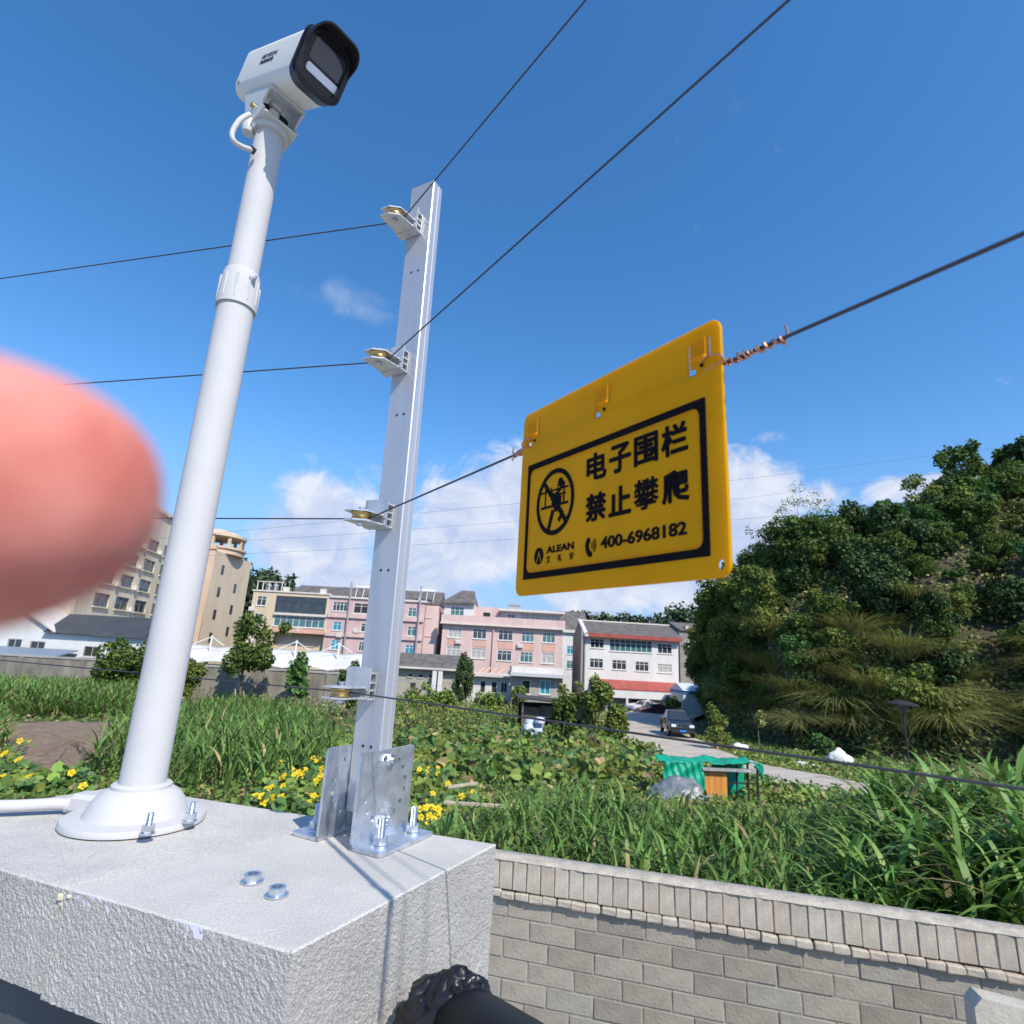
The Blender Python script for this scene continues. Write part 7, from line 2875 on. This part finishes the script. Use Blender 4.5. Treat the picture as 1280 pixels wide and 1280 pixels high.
def top_tree(name, label, s, t, H, W, mt, leaf, n, clumps, seed, shell, cl_r, ragged=.4, trunk_r=.1, tmpl=LEAFLET):
    p = hill_point(s, t)
    th = thing(name, label, 'tree', p)
    V, Fq = crown((p.x, p.y, p.z + H * .62), (W / 2, W / 2, H * .40), n, leaf, clumps, tmpl, .4, shell, cl_r, seed, ragged)
    arr_mesh('crown', V, Fq, mt, parent=th)
    g = random.Random(seed)
    mb = MB().tube([p - ZUP * .5, p + Vector((g.uniform(-.2, .2), 0, H * .4)), p + Vector((g.uniform(-.3, .3), 0, H * .85))], [trunk_r, trunk_r * .7, trunk_r * .25], 8)
    for k in range(7):
        an = g.uniform(0, 6.28)
        st = p + ZUP * (H * g.uniform(.25, .6))
        mb.tube([st, p + Vector((math.cos(an) * W * .38, math.sin(an) * W * .38, H * g.uniform(.5, .92)))], [trunk_r * .4, trunk_r * .12], 6)
    mb.build('trunk', M_BARK, th)


def s_for(px):
    """how far along the crest a sight line stands"""
    best = min(range(0, 1001), key=lambda k: abs(proj_x(hill_point(k / 1000, 1.0)) - px))
    return best / 1000


def proj_x(p):
    v = p - Vector((0, 0, CZ))
    return 640 + F * v.dot(RT) / v.dot(FW)


top_tree('broadleaf_tree', 'tallest broad-leaved tree standing up against the sky on the right of the crest', s_for(1208), 1.0, 6.4, 3.6, M_BUSH, .30, 1700, 16, 61, .45, .30)
top_tree('broadleaf_tree', 'second tall tree on the crest, right of the tallest one', s_for(1256), 1.02, 6.2, 3.2, M_BUSH, .30, 1500, 15, 62, .45, .30)
top_tree('broadleaf_tree', 'tall tree on the crest cut by the right edge of the picture', s_for(1290), 1.0, 5.8, 3.2, M_DEEP, .34, 1200, 13, 63, .45, .30)
top_tree('airy_tree', 'sparse feathery tree through which the white cloud shows at the left end of the crest', s_for(1000), 1.0, 6.2, 6.4, M_BUSH2, .17, 1000, 24, 64, .3, .22, .5, .05, LEAF)
top_tree('airy_tree', 'thin twiggy tree leaning out at the left shoulder of the slope', s_for(960), 1.0, 5.0, 4.2, M_BUSH, .17, 620, 14, 65, .3, .24, .5, .05, LEAF)
top_tree('bushy_tree', 'rounded dark tree at the left end of the overgrown slope beside the cabin', .06, .35, 5.2, 4.4, M_BUSH, .26, 3800, 20, 66, .6, .36)
top_tree('bushy_tree', 'big dark leafy tree forming the left shoulder of the slope', .17, .55, 6.0, 5.6, M_BUSH, .28, 5200, 24, 67, .6, .34)
top_tree('fern_tree', 'fresh green feathery tree in the middle of the slope', .62, .66, 3.4, 4.6, M_FERN, .36, 1700, 16, 68, .4, .3)

# ------------------------------------------------------------------ fields: cane, reeds, crops, flowers
def canes(P, seed, h0, h1, nl, l0, l1, w0, w1, lean=(.25, .8), droop=(.45, 1.1), stem_w=.03, dry=.05):
    g = np.random.default_rng(seed)
    k = len(P)
    H = g.uniform(h0, h1, k)
    parts = []
    hd = g.uniform(0, 2 * np.pi, k)
    parts.append(blades(P, hd, H, np.full(k, stem_w), g.uniform(0, .12, k), np.zeros(k), 3))
    idx = np.repeat(np.arange(k), nl)
    n = len(idx)
    fr = np.tile((np.arange(nl) + .5) / nl, k) * .85 + .12 + g.uniform(-.05, .05, n)
    base = P[idx].copy()
    base[:, 2] += H[idx] * fr
    base[:, :2] += g.normal(size=(n, 2)) * .015
    head = hd[idx] + np.tile(np.arange(nl) * np.pi, k) + g.normal(size=n) * .7
    ln = g.uniform(l0, l1, n) * (1.05 - .35 * fr)
    le = g.uniform(lean[0], lean[1], n) * (1.25 - .7 * fr)
    parts.append(blades(base, head, ln, g.uniform(w0, w1, n), le, g.uniform(*droop, n), 5))
    V, Fq = join(parts)
    MI = np.zeros(len(Fq), int)
    nb = len(parts[0][1])
    per = 5
    dl = (g.uniform(size=n) < dry * (1.6 - fr))
    MI[nb:] = np.repeat(dl.astype(int), per)
    return V, Fq, MI


def world_zone(x0, x1, o0, o1, n, seed, ratio=None, avoid=()):
    g = np.random.default_rng(seed)
    out = []
    for _ in range(n * 20):
        if len(out) >= n:
            break
        x = g.uniform(x0, x1)
        y = yw(x) + g.uniform(o0, o1)
        if ratio and not (ratio[0] * y <= x <= ratio[1] * y):
            continue
        if any(in_poly(x, y, a) for a in avoid):
            continue
        out.append((x, y, zg(x, y)))
    return np.array(out)


AV = (ROAD_POLY, APRON_POLY, DIRT_POLY)

# big elephant grass clumps by the wall on the right: each clump is a thing
def napier_clumps():
    g = random.Random(31)
    protos = []
    for v in range(5):
        gg = np.random.default_rng(400 + v)
        P = np.stack([gg.normal(size=9) * .16, gg.normal(size=9) * .16, np.zeros(9)], 1)
        V, Fq, MI = canes(P, 410 + v, 1.05, 1.75, 8, .8, 1.35, .06, .10, (.2, .75), (.35, 1.0), .035, .05)
        protos.append((V, Fq, MI))
    made = {}
    spots = []
    for k in range(130):
        x = g.uniform(2.9, 9.0)
        y = yw(x) + g.uniform(1.6, 5.2)
        if x / y < .53 + .05 * math.sin(k) or x / y > 1.05:
            continue
        spots.append((x, y))
    for (x, y) in spots:
        v = g.randrange(5)
        if v not in made:
            V, Fq, MI = protos[v]
            o = arr_mesh('grass_clump', V, Fq, [M_NAPIER, M_DRY], MI, smooth=True)
            made[v] = o
        else:
            o = made[v].copy()
            COL.objects.link(o)
        o.location = (x, y, zg(x, y) - .05)
        o.rotation_euler = (0, 0, g.uniform(0, 6.28))
        sc = g.uniform(.80, 1.08) * (.66 if x / y < .60 else .85 if x / y < .68 else 1.0)
        o.scale = (sc, sc, sc * g.uniform(.95, 1.1))
        tag(o, 'clump of tall broad-bladed grass just behind the block wall on the right', 'grass clump', 'tall grass clumps behind the wall')


napier_clumps()

P = world_zone(-1.4, 6.4, .95, 4.9, 1850, 51, (-.16, .66))
P = np.array([p for p in P if p[1] - yw(p[0]) < 1.5 + max(0.0, p[0] / p[1] + .12) * 16])   # the stand narrows to the left, where the battens lie
V, Fq, MI = canes(P, 52, .55, 1.05, 6, .4, .8, .03, .055, (.12, .5), (.25, .9), .02, .07)
struct(arr_mesh('reed_grass', V, Fq, [M_CANE, M_DRY], MI, smooth=True), 'stuff')
P = zone([(95, 975), (150, 912), (300, 884), (385, 900), (420, 960), (330, 1000), (200, 1015)], 900, 53, AV)
V, Fq, MI = canes(P, 54, .65, 1.2, 6, .65, 1.1, .045, .08, (.12, .5), (.25, .9), .02, .05)
struct(arr_mesh('sword_grass', V, Fq, [M_CANE, M_DRY], MI, smooth=True), 'stuff')
P = zone([(-60, 898), (166, 900), (168, 872), (-60, 868)], 1500, 55, AV)
V, Fq, MI = canes(P, 56, 1.1, 1.75, 7, .6, 1.0, .05, .08, (.2, .6), (.4, 1.0), .03, .10)
struct(arr_mesh('cane_field', V, Fq, [M_NAPIER, M_DRY], MI, smooth=True), 'stuff')
P = zone([(-30, 915), (6, 905), (14, 950), (-20, 960)], 70, 57)
V, Fq, MI = canes(P, 58, .5, .9, 6, .4, .7, .04, .07, (.2, .6), (.4, 1.0), .03, .3)
struct(arr_mesh('cane_edge', V, Fq, [M_CANE, M_DRY], MI, smooth=True), 'stuff')


def leaf_bed(name, outline, n, seed, size, hgt, tmpl, mats, dry=.05, upw=1.0, avoid=AV, other=None):
    g = np.random.default_rng(seed)
    P = zone(outline, n, seed, avoid)
    k = len(P)
    if not k:
        return
    mound = .5 + .5 * np.sin(P[:, 0] * 2.1 + seed) * np.sin(P[:, 1] * 1.7 + seed * 2)
    P[:, 2] += g.uniform(.05, 1, k) ** .7 * hgt * (.45 + .55 * mound)
    nr = g.normal(size=(k, 3)) * .55 + np.array([.1, -.25, upw])
    V, Fq = scatter(tmpl[0], tmpl[1], P, rot_to(nr, g.uniform(0, 6.28, k)), size * g.uniform(.6, 1.4, k))
    per = len(tmpl[1])
    mi = (g.uniform(size=k) < dry).astype(int)
    patch = np.sin(P[:, 0] * .9 + seed) + np.sin(P[:, 1] * .8 + seed * 1.7) + g.normal(size=k) * .5
    mats = list(mats) + [other or M_BUSH2, M_TARO if M_TARO not in mats else M_CROP]
    mi = np.where((mi == 0) & (patch > .7), 2, mi)
    mi = np.where((mi == 0) & (patch < -.8), 3, mi)
    MI = np.repeat(mi, per)
    struct(arr_mesh(name, V, Fq, mats, MI), 'stuff')


leaf_bed('squash_vines', [(-60, 1000), (-40, 945), (20, 960), (100, 972), (118, 1000)], 900, 71, .17, .45, BROAD, [M_TARO, M_DRY], .05)
leaf_bed('squash_vines', [(300, 1040), (330, 960), (420, 925), (560, 930), (580, 985), (560, 1050), (420, 1060)], 5200, 72, .15, .5, BROAD, [M_CROP, M_DRY], .05)
leaf_bed('taro_bed', [(490, 985), (500, 925), (700, 905), (830, 945), (815, 985), (640, 990)], 5200, 73, .24, .75, BROAD, [M_TARO, M_DRY], .10, .55)
leaf_bed('bean_rows', [(180, 885), (200, 862), (470, 860), (470, 890), (420, 905)], 7500, 74, .18, 1.5, LEAFLET, [M_CROP, M_DRY], .12, .5)
leaf_bed('vine_hedge', [(490, 915), (490, 878), (660, 878), (780, 905), (800, 930), (700, 915)], 9000, 75, .20, 1.35, LEAFLET, [M_BUSH2, M_DRY], .07, .5)
leaf_bed('sweet_potato_bed', [(440, 880), (440, 868), (650, 868), (670, 882)], 4500, 76, .2, .6, LEAFLET, [mat('lime_leaf', (0.19, 0.30, 0.05), rough=.6, spec=.25, island=.35, transl=.25), M_DRY], .02, .8)
leaf_bed('roadside_weeds', [(880, 955), (868, 925), (905, 918), (1010, 944), (1080, 954), (1180, 965), (1180, 985), (1040, 975)], 8000, 77, .13, .30, LEAFLET, [M_CROP, M_DRY], .05, .8)
leaf_bed('lane_weeds', [(790, 950), (800, 935), (860, 952), (960, 980), (1080, 1003), (1090, 1020), (950, 1012), (840, 990)], 3200, 78, .14, .45, LEAFLET, [M_CROP, M_DRY], .08, .7)
leaf_bed('garden_weeds', [(560, 1010), (570, 985), (820, 985), (830, 1010), (960, 1015), (1060, 1010), (1080, 1040), (700, 1060)], 4500, 79, .12, .35, LEAFLET, [M_GRASS, M_DRY], .12, .6)


def general_cover():
    """low weeds over every field in sight"""
    g = np.random.default_rng(91)
    pts, sz = [], []
    n = 70000
    xs = g.uniform(-80, 1360, n)
    ys = 838 + (1120 - 838) * g.uniform(0, 1, n) ** 1.3
    c = np.array([0, 0, CZ])
    fw, rt, up = np.array(FW), np.array(RT), np.array(UP)
    r = fw + ((xs - 640) / F)[:, None] * rt + ((640 - ys) / F)[:, None] * up
    # the ground is a function of distance only: step out along each sight line
    dist = np.exp(np.linspace(math.log(6), math.log(85), 260))
    zgv = np.array([zg(0, y) for y in dist])
    zr = CZ + r[:, 2:3] / r[:, 1:2] * dist[None]
    under = zr <= zgv[None]
    ok = under.any(1) & (r[:, 2] < -.01)
    first = under.argmax(1)
    for i in np.nonzero(ok)[0]:
        d = dist[first[i]]
        x, y = r[i, 0] / r[i, 1] * d, d * g.uniform(.99, 1.01)
        if y < yw(x) + .2 or any(in_poly(x, y, a) for a in AV):
            continue
        pts.append((x, y, zg(x, y) + g.uniform(0, .22)))
        sz.append(.07 + .0045 * d)
    P = np.array(pts)
    k = len(P)
    nr = g.normal(size=(k, 3)) * .6 + np.array([.1, -.3, .8])
    V, Fq = scatter(LEAF[0], LEAF[1], P, rot_to(nr, g.uniform(0, 6.28, k)), np.array(sz) * g.uniform(.7, 1.5, k))
    MI = (g.uniform(size=len(Fq)) < .10).astype(int)
    struct(arr_mesh('ground_cover', V, Fq, [M_GRASS, M_DRY], MI), 'stuff')


general_cover()


# yellow flowers: each one its own piece of the vine it grows on
def flower_mesh():
    V, Fq = [], []
    for k in range(5):
        a = 2 * math.pi * k / 5
        for (da, r, z) in ((0, .006, 0), (-.62, .042, .012), (0, .058, .004), (.62, .042, .012)):
            V.append((r * math.cos(a + da), r * math.sin(a + da), z))
        Fq.append((4 * k, 4 * k + 1, 4 * k + 2, 4 * k + 3))
    me = bpy.data.meshes.new('flower')
    me.from_pydata(V, [], Fq)
    c = bmesh.new(); c.from_mesh(me)
    bmesh.ops.create_icosphere(c, subdivisions=1, radius=.011, matrix=Matrix.Translation((0, 0, .008)))
    c.to_mesh(me); c.free()
    me.materials.append(M_PETAL)
    return me


def flowering(label, groups, seed, z0, z1, sc):
    me = FLOWER
    g = random.Random(seed)
    ps = []
    for (x, y, n, sx, sy) in groups:
        for k in range(n):
            px, py = x + g.gauss(0, sx), y + g.gauss(0, sy)
            p = hit(px, py)
            h = g.uniform(z0, z1)
            q = at_z(px, py, p.z + h)
            q = at_z(px, py, zg(q.x, q.y) + h)
            ps.append(q)
    c = ps[0]
    t = thing('flowering_vine', label, 'vine', (c.x, c.y, zg(c.x, c.y)))
    b = world_loc(t)
    for q in ps:
        o = bpy.data.objects.new('flower', me)
        COL.objects.link(o)
        o.parent = t
        s = sc * g.uniform(.8, 1.25)
        d = Vector((g.uniform(-.5, .5), -.75 + g.uniform(-.3, .3), g.uniform(.3, 1.0))).normalized()
        o.matrix_local = Matrix.Translation(q - b) @ d.to_track_quat('Z', 'Y').to_matrix().to_4x4() @ Matrix.Scale(s, 4)
    st = MB()
    for q in ps[::2]:
        st.tube([Vector((q.x, q.y, zg(q.x, q.y))), q.lerp(Vector((q.x, q.y, zg(q.x, q.y))), .4) + Vector((.03, .02, 0)), q], .008, 5)
    struct(st.build('stems', M_STEM, t), 'stuff')
    V, Fq = [], []
    gg = np.random.default_rng(seed)
    P = np.array([q[:] for q in ps for _ in range(7)]) + gg.normal(size=(len(ps) * 7, 3)) * np.array([.16, .16, .07]) - np.array([0, 0, .09])
    nr = gg.normal(size=(len(P), 3)) * .4 + np.array([0, -.4, .9])
    V, Fq = scatter(BROAD[0], BROAD[1], P, rot_to(nr, gg.uniform(0, 6.28, len(P))), gg.uniform(.09, .19, len(P)))
    struct(arr_mesh('leaves', V, Fq, M_TARO, parent=t), 'stuff')


FLOWER = flower_mesh()
flowering('squash vine with large yellow flowers over the pier edge, left of the white pole', [(7, 943, 1, 1, 1), (22, 950, 1, 1, 1), (30, 928, 2, 4, 1), (38, 972, 2, 5, 1), (90, 964, 1, 1, 1), (103, 981, 1, 1, 1), (5, 972, 1, 2, 2)], 5, .35, .55, 1.55)
flowering('vine thick with yellow flowers between the white pole and the fence post', [(375, 972, 16, 14, 6), (400, 948, 14, 22, 3), (340, 990, 8, 12, 8), (410, 965, 9, 10, 6), (325, 1000, 4, 6, 4), (398, 1000, 5, 8, 6)], 6, .3, .6, 1.35)
flowering('flowering vine with scattered yellow blooms just right of the fence post', [(512, 942, 12, 12, 3), (530, 962, 13, 14, 6), (548, 1010, 9, 10, 10), (555, 985, 6, 14, 8), (568, 955, 2, 6, 2), (538, 1030, 6, 5, 6), (525, 1012, 4, 8, 8), (570, 1000, 3, 5, 5)], 8, .3, .6, 1.2)
